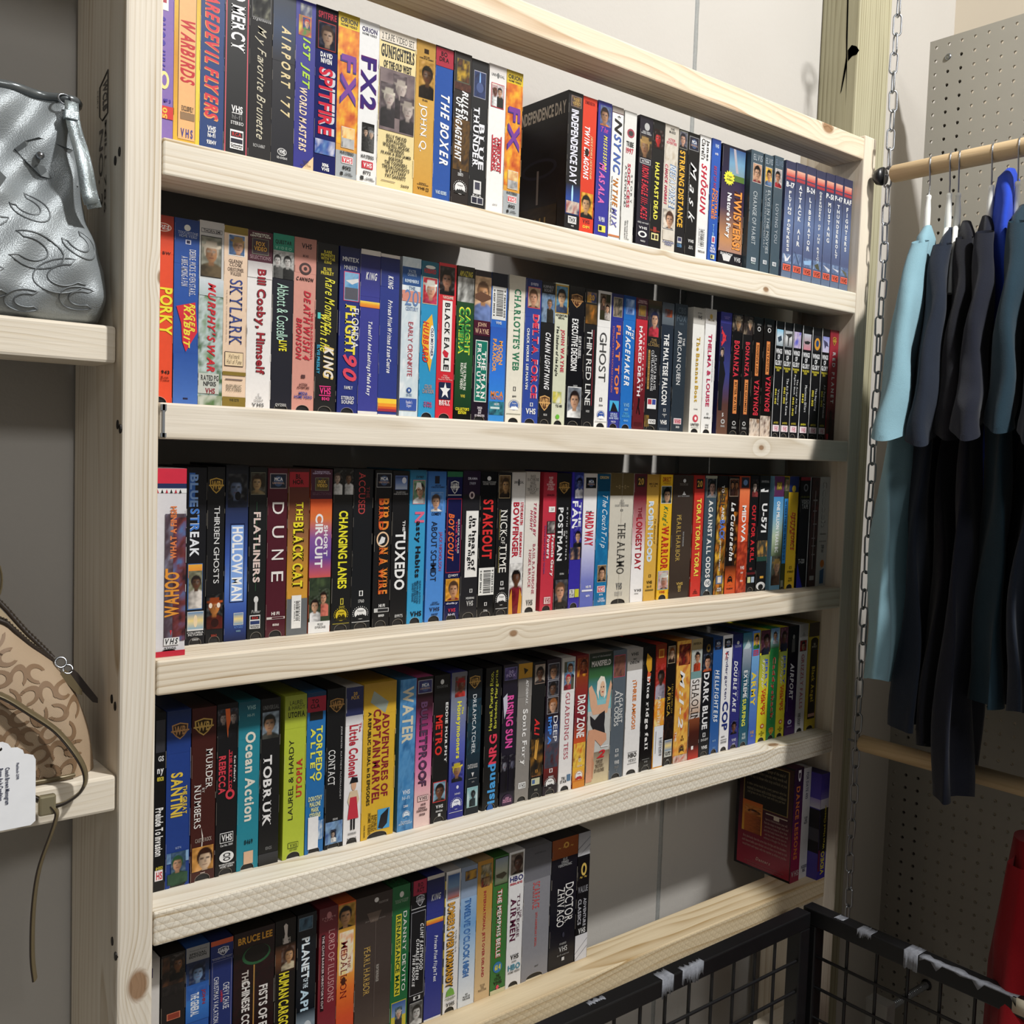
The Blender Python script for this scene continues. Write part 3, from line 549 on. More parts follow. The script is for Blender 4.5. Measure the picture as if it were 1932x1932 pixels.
841.7 861.7 36.6 2f5cb8 n|mid blue sleeve with red and orange stacked sports title|G 0 7.6 0 100 243a80,2f5cb8;H 3.8 6.6 34 76 cde b VHS;H 10.4 12.3 34 70 eef b 46 MIN;V 20.8 39.7 30 62 b8406a i BEST OF NFL;V 39.7 62.4 54 84 f0904a b FOOTBALL;V 38.7 62.4 18 50 f0904a b FOLLIES;H 66.2 75.6 40 62 8ab8e8 b T/I/B;R 75.6 81.3 36 74 e8e8f0;R 76.5 80.3 42 68 c05a78;H 82.2 88.8 18 86 eef b NFL/FILMS/VIDEO;S 90.2 93.6 30 74 d8d8a0;R 90.7 93 36 52 222
867.5 923.9 38.0 221d34 n|storm cloud sleeve with orange curling title and yellow starburst sticker|G 0 100 0 100 1c1a2c,2a2344,4a3a50,c89060,8a7a90;R 1.9 27.3 30 98 5a8ab8;G 1.9 24.5 31 97 3a5a90,7aa8c8,88a0a8;P b8b0b8 46 1.9 56 1.9 66 15.1 72 20.7 60 20.7;R 22.6 27.3 31 97 5a7a3a;R 23.6 24.5 50 54 c83a2a;X 19.8 32.1 8 56 f4f04a;H 23.6 28.3 20 46 2a3a2a b Zap!/video;V 34.9 82 58 92 5a2a14 c TWISTERS!;V 34.9 82 56 90 f0a050 b TWISTERS!;V 37.7 73.6 22 46 fff b Nature's Fury;R 84.9 100 0 100 1c1a20;H 85.8 87.7 8 60 ddd b SHADOW;P ddd 22 92.4 14 87.7 34 86.8 54 87.7 46 92.4;H 87.7 91.5 66 94 ddd S VHS
925.3 955.7 28.6 4b5b66 n|slate grey boxed sleeve with embossed pale heading, leftmost of its three-piece set|H 2.9 7.7 20 92 b8c0c8 s ELVIS;R 10.1 25.5 18 90 e8dcd0;F 10.5 25.1 20 88 d0a080 d8a888 1a1414 8a2a3a;V 32.5 75.6 30 62 c8d0d4 s CHANGE OF HABIT;S 86.1 89.4 34 72 e0e4e8;H 86.7 89 40 66 445 b VHS;H 90 91.3 36 70 bcc b M200
956.0 978.4 26.1 4b5b66 n|slate grey boxed sleeve showing yellow-tinted man, centre of the three-piece set|H 2.9 7.7 14 92 b8c0c8 s ELVIS;R 10.2 25.6 12 88 e8dcd0;F 10.6 25.2 14 86 f0c050 d8a070 1a1414 6a8ab8;V 28.8 80.7 50 80 c8d0d4 s ELVIS IN THE MOVIES;V 28.8 76.9 22 40 b0b8c0 s A COMPLETE DOCUMENTARY;S 86.5 89.7 30 72 e0e4e8;H 87 89.4 38 66 445 b VHS
978.7 1002.1 24.1 4b5b66 n|slate grey boxed sleeve with red-shirted man, beside the bomber boxed set|H 2.9 7.7 14 92 7888a0 s ELVIS;R 10.2 25.6 10 86 e8dcd0;F 10.6 25.3 12 84 d0c8c8 c89070 14100f b02a3a;V 38.6 71.3 32 64 b8c0c8 s LOVING YOU;S 86.7 90 24 66 e0e4e8;H 87.3 89.6 32 60 445 b VHS
1007.2 1033.3 23.0 5a6488 -|leftmost of seven matching cloud-printed sleeves, beside the grey boxed set|G 0 100 0 100 3a3a55,4a5272,6a7ca4,5a6488,708098;R 6.8 12.6 8 96 d8605a;G 6.8 12.2 10 94 e8b8a0,d04a48;R 13.5 15.8 8 96 b0404a;H 17.4 21.8 10 92 f2f2f2 b B-17;K 24.1 75.3 36 70 f2f2f2 b FLYING FORTRESS;N 77.2 85 6 94 7a90b8,5a6a90,98b0d0;P e8e8f0 20 77.2 50 81.1 90 77.2 60 83 30 84;R 85.9 91.3 12 90 f0705a;H 86.9 90.8 20 82 2a1414 S VHS
1033.6 1060.6 22.2 5a6488 -|second from left of seven matching cloud-printed sleeves with red bands|G 0 100 0 100 3a3a55,4a5272,6a7ca4,5a6488,708098;R 6.8 12.6 8 92 d8605a;G 6.8 12.2 10 90 e8b8a0,d04a48;R 13.5 15.9 8 92 b0404a;K 17.4 69.6 36 66 f2f2f2 b ATTACK AIR;N 75.4 85.1 6 94 7a90b8,5a6a90,98b0d0;P 222a3a 20 73.5 40 77.3 80 87 50 81.2;R 86 91.4 12 90 f0705a;H 87 90.9 20 82 2a1414 S VHS
1060.8 1087.6 21.4 5a6488 -|third from left of seven matching cloud-printed sleeves with red bands|G 0 100 0 100 3a3a55,4a5272,6a7ca4,5a6488,708098;R 6.8 12.6 8 92 d8605a;G 6.8 12.2 10 90 e8b8a0,d04a48;R 13.6 15.9 8 92 b0404a;H 17.4 21.9 10 92 f2f2f2 b B-24;K 25.2 71.6 36 64 f2f2f2 b LIBERATOR;N 77.4 85.2 6 94 7a90b8,5a6a90,98b0d0;P 9ac0e8 10 80.3 90 78.4 86 82.3 20 83.2;R 86.1 91.6 12 90 f0705a;H 87.1 91 20 82 2a1414 S VHS
1087.8 1113.7 20.6 5a6488 -|middle of seven cloud-printed sleeves, with the longest stacked lettering|G 0 100 0 100 3a3a55,4a5272,6a7ca4,5a6488,708098;R 6.8 12.6 8 92 d8605a;G 6.8 12.2 10 90 e8b8a0,d04a48;R 13.6 15.9 8 92 b0404a;K 17.4 79.5 40 66 e8e8e8 b DEFENDERS OF THE REICH;N 77.5 85.3 6 94 7a90b8,5a6a90,98b0d0;P 5a5a48 20 81.4 60 79.5 80 85.3 40 84.3;R 86.3 91.7 12 90 f0705a;H 87.2 91.1 20 82 2a1414 S VHS
1113.9 1138.8 19.8 5a6488 -|third from right of seven matching cloud-printed sleeves with red bands|G 0 100 0 100 3a3a55,4a5272,6a7ca4,5a6488,708098;R 6.8 12.6 8 92 d8605a;G 6.8 12.2 10 90 e8b8a0,d04a48;R 13.6 15.9 8 92 b0404a;H 17.5 21.9 8 94 f2f2f2 b P-51;K 24.3 60.2 36 66 f2f2f2 b MUSTANG;N 77.6 85.4 6 94 7a90b8,5a6a90,98b0d0;P d8d8e0 10 79.6 90 82.5 80 85.4;R 86.4 91.8 12 90 f0705a;H 87.3 91.2 20 82 2a1414 S VHS
1139.1 1163.7 19.1 5a6488 -|second from right of seven matching cloud-printed sleeves with red bands|G 0 100 0 100 3a3a55,4a5272,6a7ca4,5a6488,708098;R 6.8 12.6 8 92 d8605a;G 6.8 12.2 10 90 e8b8a0,d04a48;R 13.6 15.9 8 92 b0404a;H 17.5 22 6 94 f2f2f2 b P-47;K 24.3 71.9 36 66 f2f2f2 b THUNDERBOLT;N 77.7 85.5 6 94 7a90b8,5a6a90,98b0d0;P d8d8e0 10 80.6 90 81.6 84 83.5;R 86.5 91.9 12 90 f0705a;H 87.4 91.3 20 82 2a1414 S VHS
1163.9 1189.9 18.4 5a6488 -|rightmost of seven cloud-printed sleeves, against the right upright|G 0 100 0 100 3a3a55,4a5272,6a7ca4,5a6488,708098;R 6.8 12.6 8 92 d8605a;G 6.8 12.3 10 90 e8b8a0,d04a48;R 13.6 15.9 8 92 b0404a;H 17.5 22 6 92 f2f2f2 b RAF;K 24.3 64.2 36 64 f2f2f2 b FIGHTERS;N 77.8 85.6 6 94 7a90b8,5a6a90,98b0d0;P 6a6a58 10 79.7 94 87.5 70 81.7;R 86.5 92 12 90 f0705a;H 87.5 91.4 20 82 2a1414 S VHS
#2
0.9 29.0 47.0 e8512f -|orange red sleeve half hidden by the left upright, yellow cartoon lettering|G 0 20 0 100 8a2a1a,e8512f;O 4 8.6 28 92 f0d0c0;O 4.5 8.1 34 88 c03a24;H 5 7.6 40 84 eee b ON/TES;H 19 20.6 60 90 5a1a10 b BW;V 38 63 52 98 f2e63a b PORKY;H 82 84 60 90 2a1a14 b 943;H 85 88 56 90 6a2014 s Ron/Time
29.9 55.8 47.0 2b56a8 n|bright blue sleeve with red banner holding yellow cartoon lettering|G 0 24 0 100 1e3468,2b56a8;O 3 6.4 38 64 d8d8d0;H 6.6 10 14 94 b8c0d8 s TOUCHSTONE/HOME VIDEO;R 11 13.4 44 66 ccd;R 11.4 13 48 62 224;V 16 41 60 86 e8e8f0 s DESIRE. PICKS. SEVEN STARS...;V 20 36 28 54 e8e8f0 s A BIKE AMONG A FUN;P d83040 10 47 86 44 96 60 50 71 36 66 30 56;V 46 69 40 66 f2e64a i RABBIT;V 45 60 62 86 f2e64a i ROGER;G 72 100 0 100 2b56a8,4a74c0;R 96 97 40 60 224
56.1 82.4 47.0 d8d6d0 -|green jungle printed sleeve with red lettering and capped man|N 33 100 0 100 6a8a5a,c8d8d8,4a6a44;G 0 33 0 100 b8b4b0,d8dcdc;R 4 6.4 6 92 777;R 4.4 6 9 89 c8c4c0;H 4.5 6 14 84 333 b THORN EMI;R 8 30 5 90 222;F 8.4 29.6 7 88 8a8a7a b08058 c8bca8 6a5a40;G 31 40 0 100 d8e0e6,b8c8c8;V 33 81 36 70 d0303a i MURPHY'S WAR;R 82 93 0 86 c8ccc4;H 83 86 12 84 333 b RATED PG;H 86.4 89 22 74 333 b NP015;H 90 93 30 70 902030 b VHS;N 94 100 0 100 5a7a4a,c8ccc0,8a9a7a
82.7 108.8 47.0 efd3b8 n|peach sleeve with blue serif lettering and olive bands|G 0 4 0 100 8a7430,8a7430;R 4.5 16 18 88 fff;F 4.8 15.6 20 86 5a7aa8 d8a888 b89868 888;H 18 22 20 78 433 s GLENN/CLOSE;H 22.4 27 16 84 433 s CHRISTOPHER/WALKEN;V 29 65 26 80 3a4a90 s SKYLARK;V 35 64 12 16 876 l THE SEQUEL TO SARAH PLAIN AND TALL;R 69 77 8 88 433;R 69.4 76.6 10 86 f0d8b0;H 70 76 16 80 543 c Hallmark/Hall of Fame;R 80 82 0 100 8a7430;R 84 84.6 12 86 766;H 87 91 16 82 554 s REPUBLIC/PICTURES;R 94 100 0 100 8a7430;H 95 96.6 30 70 332 b VHS 3278
109.1 137.4 47.0 f1eeec n|white sleeve with dark red blurred lettering and maroon top block|R 0 17 0 100 4a1e2c;H 1 3.4 8 92 ddc b TWENTIETH/CENTURY FOX;R 4 13 16 84 776;N 4.4 12.6 19 81 2a2a4a,4a3a3a,2a2030;H 5.6 11 24 76 e0a848 b FOX/VIDEO;H 13.6 15.6 8 92 a88a90 s SELECTIONS;G 17 26 0 100 bab4b4,f1eeec;V 21 80 28 76 2a1a20 b Bill Cosby, Himself;V 21 80 32 72 a02430 b Bill Cosby, Himself;H 91 96 34 70 888 s []/SI 1100/Include P;H 96.6 98.6 24 74 666 S VHS
138.0 162.8 47.0 1b1c28 -|dark navy sleeve with pale green lettering and two black-and-white faces|R 0 9.4 0 100 2f8a70;H 3.4 6 10 88 1a2a2a b QUESTAR;H 7 8.6 10 88 8ac8b0 b V I D E O;R 9.4 25 0 100 b8b8b4;F 10 25 2 48 b8b8b4 d0ccc8 222 5a5a58;F 10 25 48 98 b8b8b4 d0ccc8 1a1a1a 2a2a2a;V 28 60 22 76 bfe6d4 l Abbott & Costello;V 60 66 34 72 f2e63a b LIVE;H 96 98 22 74 bbb b QV2503
163.4 190.2 47.0 d99a8c -|salmon pink sleeve with red slanted three-line title|G 0 20 0 100 a87468,d99a8c;H 3 6 32 78 2a1a1a b VHS;H 9.4 11 38 64 6a4a4a b M 140;O 14 21 22 78 4a3a3a;O 15.4 19.6 32 68 c88a7c;O 16.4 18.6 42 58 4a3a3a;H 22.4 24.6 10 88 2a1a1a i CANNON;V 30 70 46 78 c83040 i DEATH WISH 4;V 46 70 14 40 c83040 i BRONSON;V 42 69 80 90 c83040 b THE CRACKDOWN;R 78.6 80.6 40 58 5a3a3a;H 83.4 87 22 78 5a3030 b ACTION/ADVENTURE;H 88.4 92.6 10 92 3a4a9a b MEDIA/HOME VIDEO
190.9 217.9 47.0 19191a -|black sleeve with yellow script lettering and pink mark at base|H 4 12 18 84 d8c840 b RARE/MOMENTS/WITH THE/KING;H 14 18.6 20 80 d8c840 b ELVIS/PRESLEY;V 20 52 40 86 f2ea4a c Rare Moments;V 42 64 22 66 f2ea4a c with the;R 41 44.6 8 22 5ac8c0;V 60 80 38 88 e8c878 i KING;V 61 79 42 86 f0e8e0 i KiNG;V 60 77 8 22 4ab0d8 b ELVIS PRESLEY;R 84 84.6 22 76 e8408a;H 85 89 24 76 e8408a b VHS;R 89.4 90 22 76 e8408a;H 90.6 92.6 34 70 e8408a b 8043
220.2 246.7 47.0 24307c -|dark blue sleeve with yellow and white lettering, red numerals and seaplane picture|G 0 22 0 100 1a2040,24307c;H 6 8.6 12 92 ddd b MNTEX;H 11 13.4 20 84 ccc l MN5972;R 14.6 32 20 96 d84a6a;N 15 31.6 23 93 4a90c8,8ab8d8,3a3a4a;P e0e0e0 28 20 90 18 92 20 60 22;R 24 31 26 90 5a5a64;V 34 64 30 82 f2e24a S FLIGHT;V 36 60 62 96 f2f2f6 l FLORIDA;V 64 80 22 92 e04a60 i 90;H 83 85 32 74 ddd b FAMILY;H 89 94 18 82 ddd b STEREO/SOUND
247.2 273.4 46.7 3b3f94 n|blue sleeve with orange stripe and upright white corner lettering|G 0 28 0 100 26264e,3b3f94;R 0 3 0 100 d8d0c8;H 13.4 18 26 84 ddd i KING;G 31 34.6 0 100 f8e060,f0a030,e87a3a;V 43 88 38 64 f2f2f6 i Takeoffs And Landings Made Easy;R 97.6 100 0 100 e8e4e0
273.7 299.8 46.5 2c3b88 n|deep blue sleeve with vertical white lettering and three warm stripes below|G 0 20 0 100 1e2450,2c3b88;R 0 2 0 100 d8d0c8;V 13 21 40 68 eee i KING;V 28 73 42 66 f2f2f6 i Private Pilot Written Exam Course;R 89 92 0 100 f4d040;R 92 94 0 100 f09a30;R 94 95.4 0 100 d8602a;R 95.4 97 0 100 a83040;R 98.8 100 0 100 e8e4e0
303.7 330.0 46.2 dfe8ec -|pale marbled blue sleeve with red spaced lettering and salmon band|N 0 100 0 100 dfe8ec,cddce4,f0f4f6;R 6 17.4 0 100 28508a;H 7.4 11.6 28 76 c8d8e8 s WALTER/CRONKITE;H 13.6 15.6 14 88 c8d8e8 b REMEMBERS;H 18 20 36 70 3a5a8a s THE;R 20.6 27.4 0 100 d89080;H 20 30 16 90 6a88b8 s 20;H 30.6 33 22 88 5a7ab0 s CENTURY;V 40 74 38 64 c04a58 l EARLY CRONKITE;O 81 84.6 36 64 3a5a98;O 82 83.6 46 54 e8f0f4;H 85 86.6 36 66 5a7aa8 b CBS VIDEO;R 88 95.6 0 92 3a58a8;H 89 94 34 68 eef s Reader's/Digest
330.9 355.6 45.9 2d96c8 -|turquoise sleeve with red and yellow cartoon title and old woman's picture|R 0 10 0 100 2a6a80;O 2.4 4.6 22 80 f2f2ea;H 4.6 7.6 14 84 d83a34 b HUBBARD;R 10 27 8 94 e0d0b0;F 10.4 26.6 10 92 c83040 e8a888 f0ece0 d04060;P f2b83a 66 33 86 48 76 60 62 70 10 52 14 40 40 37;V 38 64 16 50 d8322a i HUBBARD;O 40 62 52 86 f4f4f0;V 42 60 62 78 2a2a5a b OLD MOTHER;H 78 84 22 88 d8924a s COLOR/CARTOON;H 89 93 28 80 b83a6a b 2316/VHS
356.1 382.4 45.6 d4303c -|red sleeve with white panel of black serif letters|R 2 20 4 90 2a2426;F 2.6 19.6 6 88 2a2426 a87860 1a1414 14141a;H 20.6 22.6 24 84 f2d8c8 b VAN DAMME;R 23.6 69 24 80 f4f2ee;V 25 55 38 68 1c1c1e S BLACK EA;P d03040 40 55 66 57 60 60 44 60 30 57;V 60 68 38 68 1c1c1e S LE;H 71 75 10 92 f2d8d0 s Color/Cat #5000/Approx. 104 Mins.;R 76 87 16 84 222a48;X 76 87 20 82 f4f4f4;H 87.6 90 18 80 f4e8e8 S BEST;H 90 91 18 80 f4e8e8 b FILM & VIDEO
383.7 410.2 45.4 23482c -|dark green sleeve with yellow-edged green title below crash photograph|R 0 24 0 100 1a1c18;H 3 6.6 12 88 d8c84a i AMAZING;N 7 23 2 98 3a3a38,8a8a86,d8d8d4;G 23 94 0 100 23482c,2a5a34,1c3a24;V 26 57 12 84 f0f04a b CAUGHT/CAMERA;V 27 56 16 80 3a9a4a b CAUGHT/CAMERA;V 62 80 30 66 e8ece0 b THE ULTIMATE IN/REALITY VIDEO!;H 83 85 36 62 d8c84a b VHS;R 93 100 0 100 141614;H 91.4 96 8 88 f2e63a b COLLECTOR'S/EDITION
410.8 436.8 45.1 241c28 -|dark sleeve with hatted cowboy portrait and green framed title|F 4 33 0 100 e0b890 d8a070 7a5a44 7a90c8;P 6a4a3a 4 16 40 14 96 16 100 18 50 21 0 19;R 33 43 0 100 4a1a2e;H 34 42 8 92 f0c8a8 s JOHN/WAYNE;R 46 87 14 88 e8eee8;R 46.6 86.4 17 85 1f7a68;V 53 85 52 80 f4f4f0 S THE MAN;V 48 84 24 50 f4f4f0 S FROM UTAH;H 90 97 20 80 d8d0d8 b 30026/VHS/BW/57 MINUTES
437.3 463.1 44.9 2a6ac8 -|blue sleeve with orange title and barcode label near its top|R 0 9 0 100 141a2a;L BAR 9 31 6 94 e6e6e2 222;H 32 34 32 68 d8e4f4 b VHS;G 36 100 0 100 2a5ab8,2f7ae0,3a90d8;V 45 61 56 80 f0a850 b MOON;V 48 60 40 56 f0a850 b OVER;V 44 66 16 40 f0a850 b PARADOR;H 79 83 12 92 e88a3a b MCA;H 83 84.6 14 90 c87a6a b HOME VIDEO;N 86 95 4 98 1a4a5a,3a8a9a,1a3a4a;H 87 88.6 36 66 ddd b HI FI;R 89.6 91 12 70 cdd
465.5 492.9 44.6 ebe6d6 -|ivory sleeve with green serif lettering and blue mountain emblem|G 0 24 0 100 c0b8a8,ebe6d6;V 9 64 34 76 2f7a58 S CHARLOTTE'S WEB;H 75 78 44 60 444 b [];H 81 82.4 40 64 555 b 8099;L PAR 84 91 20 84 4a6ab0 fff;R 93.4 93.8 6 94 998
493.5 520.8 44.4 2f489c -|medium blue sleeve with red outlined title and bearded man's portrait|G 0 26 0 100 1c2858,2f489c;H 2.6 4.6 30 76 ccd b SV9170;R 5.6 20 14 92 d04a5a;F 6 19.4 16 90 d0b090 d8a080 6a4a34 5a4a3a;V 24 82 48 90 f4f0f4 S DELTA FORCE;V 24 82 50 86 d83050 S DELTA FORCE;V 24 33 60 84 e04a60 b THE;V 34 76 14 30 eee b CHUCK NORRIS  LEE MARVIN;H 85 87.6 48 66 eee b [];H 89 93 22 84 eee b VHS
521.3 544.6 44.2 151618 -|black sleeve with white slanted lettering and pilot photograph|H 2 7 8 88 8a8a90 b HUMPHREY/BOGART;N 8 28 0 100 5a7a9a,8aa0b8,2a3a5a;F 9 28 40 90 6a8ab0 b88868 5a4a34 2a2a24;V 35 75 36 76 f0f0f2 i CHAIN LIGHTNING;L WB 79 90 8 84 d8a868 5a3a24;H 92 93.4 40 66 bbb b 11221
545.2 568.6 44.0 d6d8c0 -|pale sage sleeve with red serif title and green dot|R 1 21 0 100 b89030;F 2 20.4 6 92 5a90b0 e0b890 1a1a1a 3a4a6a;H 21.4 25 4 96 222 b ADVENTURE/SERIAL;V 32 62 46 80 c83048 S JOHN WAYNE;V 30 65 10 36 343a34 i The Shadow of the Eagle;N 76 84 4 70 3a8a8a,d8c84a,e0e4d8;H 85 87 28 76 333 b TG 401;O 92 95.4 30 60 6ab83a
569.7 599.0 43.8 17171b -|black sleeve with white title above a man in white shirt|L WB 5 15 14 84 b88a5a 4a2a1c;V 23 60 22 62 f2f2f2 b EXECUTIVE DECISION;V 35 51 66 84 ddd b KURT RUSSELL;H 70 71.4 44 70 bbb b 14212;R 71.4 93.6 10 96 e8e8e8;F 72 93.4 12 94 8a909a d8a888 2a2020 f4f4f4
599.6 623.1 43.5 17171a -|black sleeve with thin white title beside a red vertical line|R 2 10 10 90 554;N 2.4 9.6 13 87 c89030,3a4a7a,2a2a3a;H 4 8 30 70 e8b040 b 20;N 11 25 4 96 3a2a14,6a4a1c,c8782a;V 29 84 22 64 e8e8e6 l THIN RED LINE;R 29 84 74 77 c03a4a;H 87.4 89 34 62 bbb b 14235
623.8 649.4 43.4 f2f1ef -|white sleeve with thin black outline lettering and blue mountain emblem|G 0 26 0 100 c8c4c0,f2f1ef;R 2 21 14 92 332;F 2.4 14 16 60 6a5a4a c89878 3a2a20 4a3a34;F 8 20.6 50 90 7a6a5a d8a888 2a1a1a c8c0b8;V 30 66 22 74 4a4a4a l GHOST;H 77.6 80.4 36 56 444 b [];H 82.6 84 32 62 555 b 32004;L PAR 87 93.4 20 80 3a5aa8 fff;R 95 95.4 6 94 aaa
650.0 673.6 43.2 2d3690 -|indigo sleeve with orange title and small dark runners picture|G 0 20 0 100 1a2050,2d3690;R 2.6 17 14 90 b8a888;N 3 16.6 17 87 8a7a68,3a3a34,c8b8a0;V 23 74 46 82 f08a4a b FLAT TOP;V 24 73 16 30 d8807a s STERLING HAYDEN RICHARD CARLSON;R 79 87 12 90 4ab0e0;P 1a1a22 20 87 40 80 60 82 84 87;H 88 93 12 90 b8c8e8 b REPUBLIC/PICTURES/HOME VIDEO;H 94 95.4 28 68 ccd b VHS 1234
674.3 698.4 43.0 2a72c4 -|bright blue sleeve with slanted white lettering and moon scene|G 0 18 0 100 1a3a70,2a72c4;R 2.4 14 14 88 5a80b8;N 2.8 13.6 17 85 2a3a6a,6a8ac0,a8c0e0;V 22 67 22 66 f4f6fa i PEACEMAKER;V 25 32 70 90 f4f6fa i THE;H 80 83 26 74 8ac0e8 S VHS;H 84 86 36 64 8ac0e8 b HI FI;H 87 91 16 80 5aa8d8 b STEREO/SURROUND;H 92.6 94 32 68 8ac0e8 b 82425
699.6 723.1 42.8 b02a36 n|red to maroon sleeve with white title and black walking figure|R 0 16 0 100 4a1828;H 1.4 4 8 92 c8a8a8 b TWENTIETH/CENTURY FOX;R 5 13.4 18 84 776;N 5.4 13 21 81 2a2a3a,8a6a2a,3a2a2a;H 14 15.6 14 86 8a4a5a s SELECTIONS;G 16 100 0 100 c02c3a,b02a36,6a1a24,5a1a22;V 21 74 30 58 f4f0f0 b MARKED DEATH;V 26 70 68 78 f0d8d8 b S T E V E N   S E A G A L;P 14080c 44 75 60 76 52 82 66 88 56 88 46 83 34 88 30 87 42 80;R 94 97 14 86 4a1018
723.8 752.4 42.7 19191d -|black sleeve with batter photograph, gold block and baseball logo|G 0 8 0 100 4a3a24,19191d;R 4 28 6 84 332;F 6 27.6 8 82 3a3a44 d8a888 1a2040 c83a4a;H 29 35 8 92 b89860 s THE/FALL/CLASSIC;V 41 68 58 76 e8e8ea s ATLANTA BRAVES;V 38 69 36 54 e8e8ea s CLEVELAND INDIANS;R 38 68 12 26 b89050;V 40 66 15 23 4a3a1a b WORLD SERIES 1995;R 75 83 18 84 eee;R 75.6 79.6 22 50 b03a4a;R 75.6 79.6 54 80 3a4a9a;N 88 97 0 34 c8a03a,2a2a2a,8a6a2a;R 91 94.6 30 84 e8e8e8;H 91.6 94 36 80 333 S VHS
753.6 779.5 42.5 2c3440 n|slate sleeve with bold white lettering and torn foil strip at top|G 0 17 0 100 4a5058,6a727a,5a626a;N 5 11 22 84 b05a3a,5a3a34,6a6a70;V 24 79 22 66 f2f2f2 b THE MALTESE FALCON;H 82 84.4 42 60 ccc b [];H 86 89 34 72 ccc b 65014/117/1;H 91 94.4 18 74 eee b VHS;R 97 100 10 80 4a525c
781.3 809.6 42.3 2a343e n|dark slate sleeve with white title holding a crown-like Q|H 2 14 16 90 4a5660 b CBS/FOX;H 14.6 16 34 70 5a6670 b VIDEO;V 21 63 24 60 f2f2f2 s AFRICAN QUEEN;V 26 32 68 84 f2f2f2 s THE;R 89 93.6 22 82 e8e8e8;R 89.4 93.2 24 80 d8a8b0;H 90 93 30 76 b03a4a S VHS;H 95 96.6 40 68 ddd b 2025
822.3 849.1 42.0 f1efe8 -|white sleeve with mustard serif italic lettering, left of the pink-lettered white one|G 0 13 0 100 a8a49c,c8c4bc;H 3.6 5 36 72 666 b 57303;H 6 9 38 74 444 b VHS;V 23 75 36 66 c8a030 S The Bananas Boat;H 80 81.4 36 70 666 b Comedy;O 85 91 30 76 d04a5a;O 86.6 89.4 44 64 f4f0ec;H 92 94 14 86 555 b UNITED;H 94.6 96 16 84 888 s ARTISTS
849.3 875.0 41.0 f1f0ee -|white sleeve with crimson lettering below a gold lion crest|G 0 12 0 100 b0aca6,c8c4c0;O 4 8 38 64 b89848;H 8 9.6 24 80 8a7a5a S MGM;V 20 78 32 66 c03058 b THELMA & LOUISE;V 40 58 76 84 888 s SUSAN SARANDON;H 83 84.6 46 62 777 b [];H 86 88 22 82 444 b dolby;H 92 95.6 36 68 666 b VHS/hi-fi
883.8 910.7 39.7 2c2c62 -|night scene sleeve with standing black-coated cowboy, edge of western set|G 0 100 0 100 2a2a66,2c2c62,3a4284,5a3a34,6a4a3a;R 0 9 0 100 3a3a8a;H 3 5.6 28 80 8a7ac8 b VARIOUS/SERIAL;V 12 30 10 54 d83a44 S A;F 28 40 2 44 3a3a5a d8b8a0 2a2020 15151a;P 15151a 6 40 30 37 60 50 44 62 40 80 10 80 0 60;H 82 85 46 60 ddd b 5;O 87 91 38 74 bbb;O 88 90 46 66 5a4a44;H 92 93.6 38 74 bbb b BONANZA
911.1 937.9 38.7 151213 -|black western sleeve with red title and orange plank, left of pair|N 1 15 0 100 8a7a68,2a2220,3a302c;F 1 15 20 90 4a403a b8906a b8a890 2a2220;V 22 52 24 74 d83a48 S BONANZA;R 54 82 36 72 d8784a;R 54.6 81.4 38 70 e09050;V 56 80 44 66 3a1a14 S BITTER WATER;O 88 91.6 36 70 bbb;O 88.8 90.8 42 64 151213;H 92.6 94.4 34 74 aaa b BONANZA
938.1 961.6 37.7 151213 -|black western sleeve with red title and orange plank, right of pair|N 1 16 0 100 8a7a68,2a2220,3a302c;F 2 16 40 98 3a302c c8a080 c8b8a0 3a3030;V 22 51 28 74 d83a48 S BONANZA;R 53 82 36 74 d8784a;R 53.6 81.4 38 72 e09050;V 55 80 46 66 3a1a14 S THE GUNMEN;O 88 91.6 30 66 bbb;O 88.8 90.8 38 58 151213;H 92.6 94.4 28 74 aaa b BONANZA
961.9 988.0 36.9 16110f n|black western sleeve with upside-down plank above red title, white letters band lower|O 7.6 11.6 40 72 ccc;O 8.4 10.8 46 66 16110f;H 5 6.6 36 74 aaa b BONANZA;R 21 49 32 66 d8784a;R 21.6 48.4 34 64 e09050;^ 23 47 40 60 3a1a14 S GIFT RIFLEDOG;^ 52 82 30 80 d83a48 S BONANZA;N 85 100 0 100 8a6a50,e8d8c8,2a2020
988.3 1014.9 35.9 16110f n|black western sleeve with upside-down plank, touching the white-edged aviation set|O 7.6 11.6 34 68 ccc;O 8.4 10.8 42 62 16110f;H 5 6.6 30 70 aaa b BONANZA;R 19 47 30 64 d8784a;R 19.6 46.4 32 62 e09050;^ 21 45 38 58 3a1a14 S WILDWAY BILL;^ 48 78 36 86 d83a48 S BONANZA;N 82 100 0 100 9a7a60,e8d8c8,5a3a30
1018.1 1039.3 34.9 121215 -|black aviation-series sleeve, leftmost of six, snowy biplane picture|R 0 100 0 6 ddd;G 7 21 12 96 8ac8e8,dce4ea,9aa8b0;P 3a4a5a 24 14 70 12 80 16 40 18;H 23 38 10 90 f2f2f4 b WINGS/OF/GLORY;H 38.6 43 10 88 e8d84a b THE AIR FORCE/STORY;V 58 72 52 76 f2f2f2 s Victory;V 58 71 20 42 e8d84a b 1944 - 1945;H 86 88 24 80 b8a83a b #4303;S 89 94.6 12 90 f4e4ea;H 90 94 30 76 c03a5a S VHS
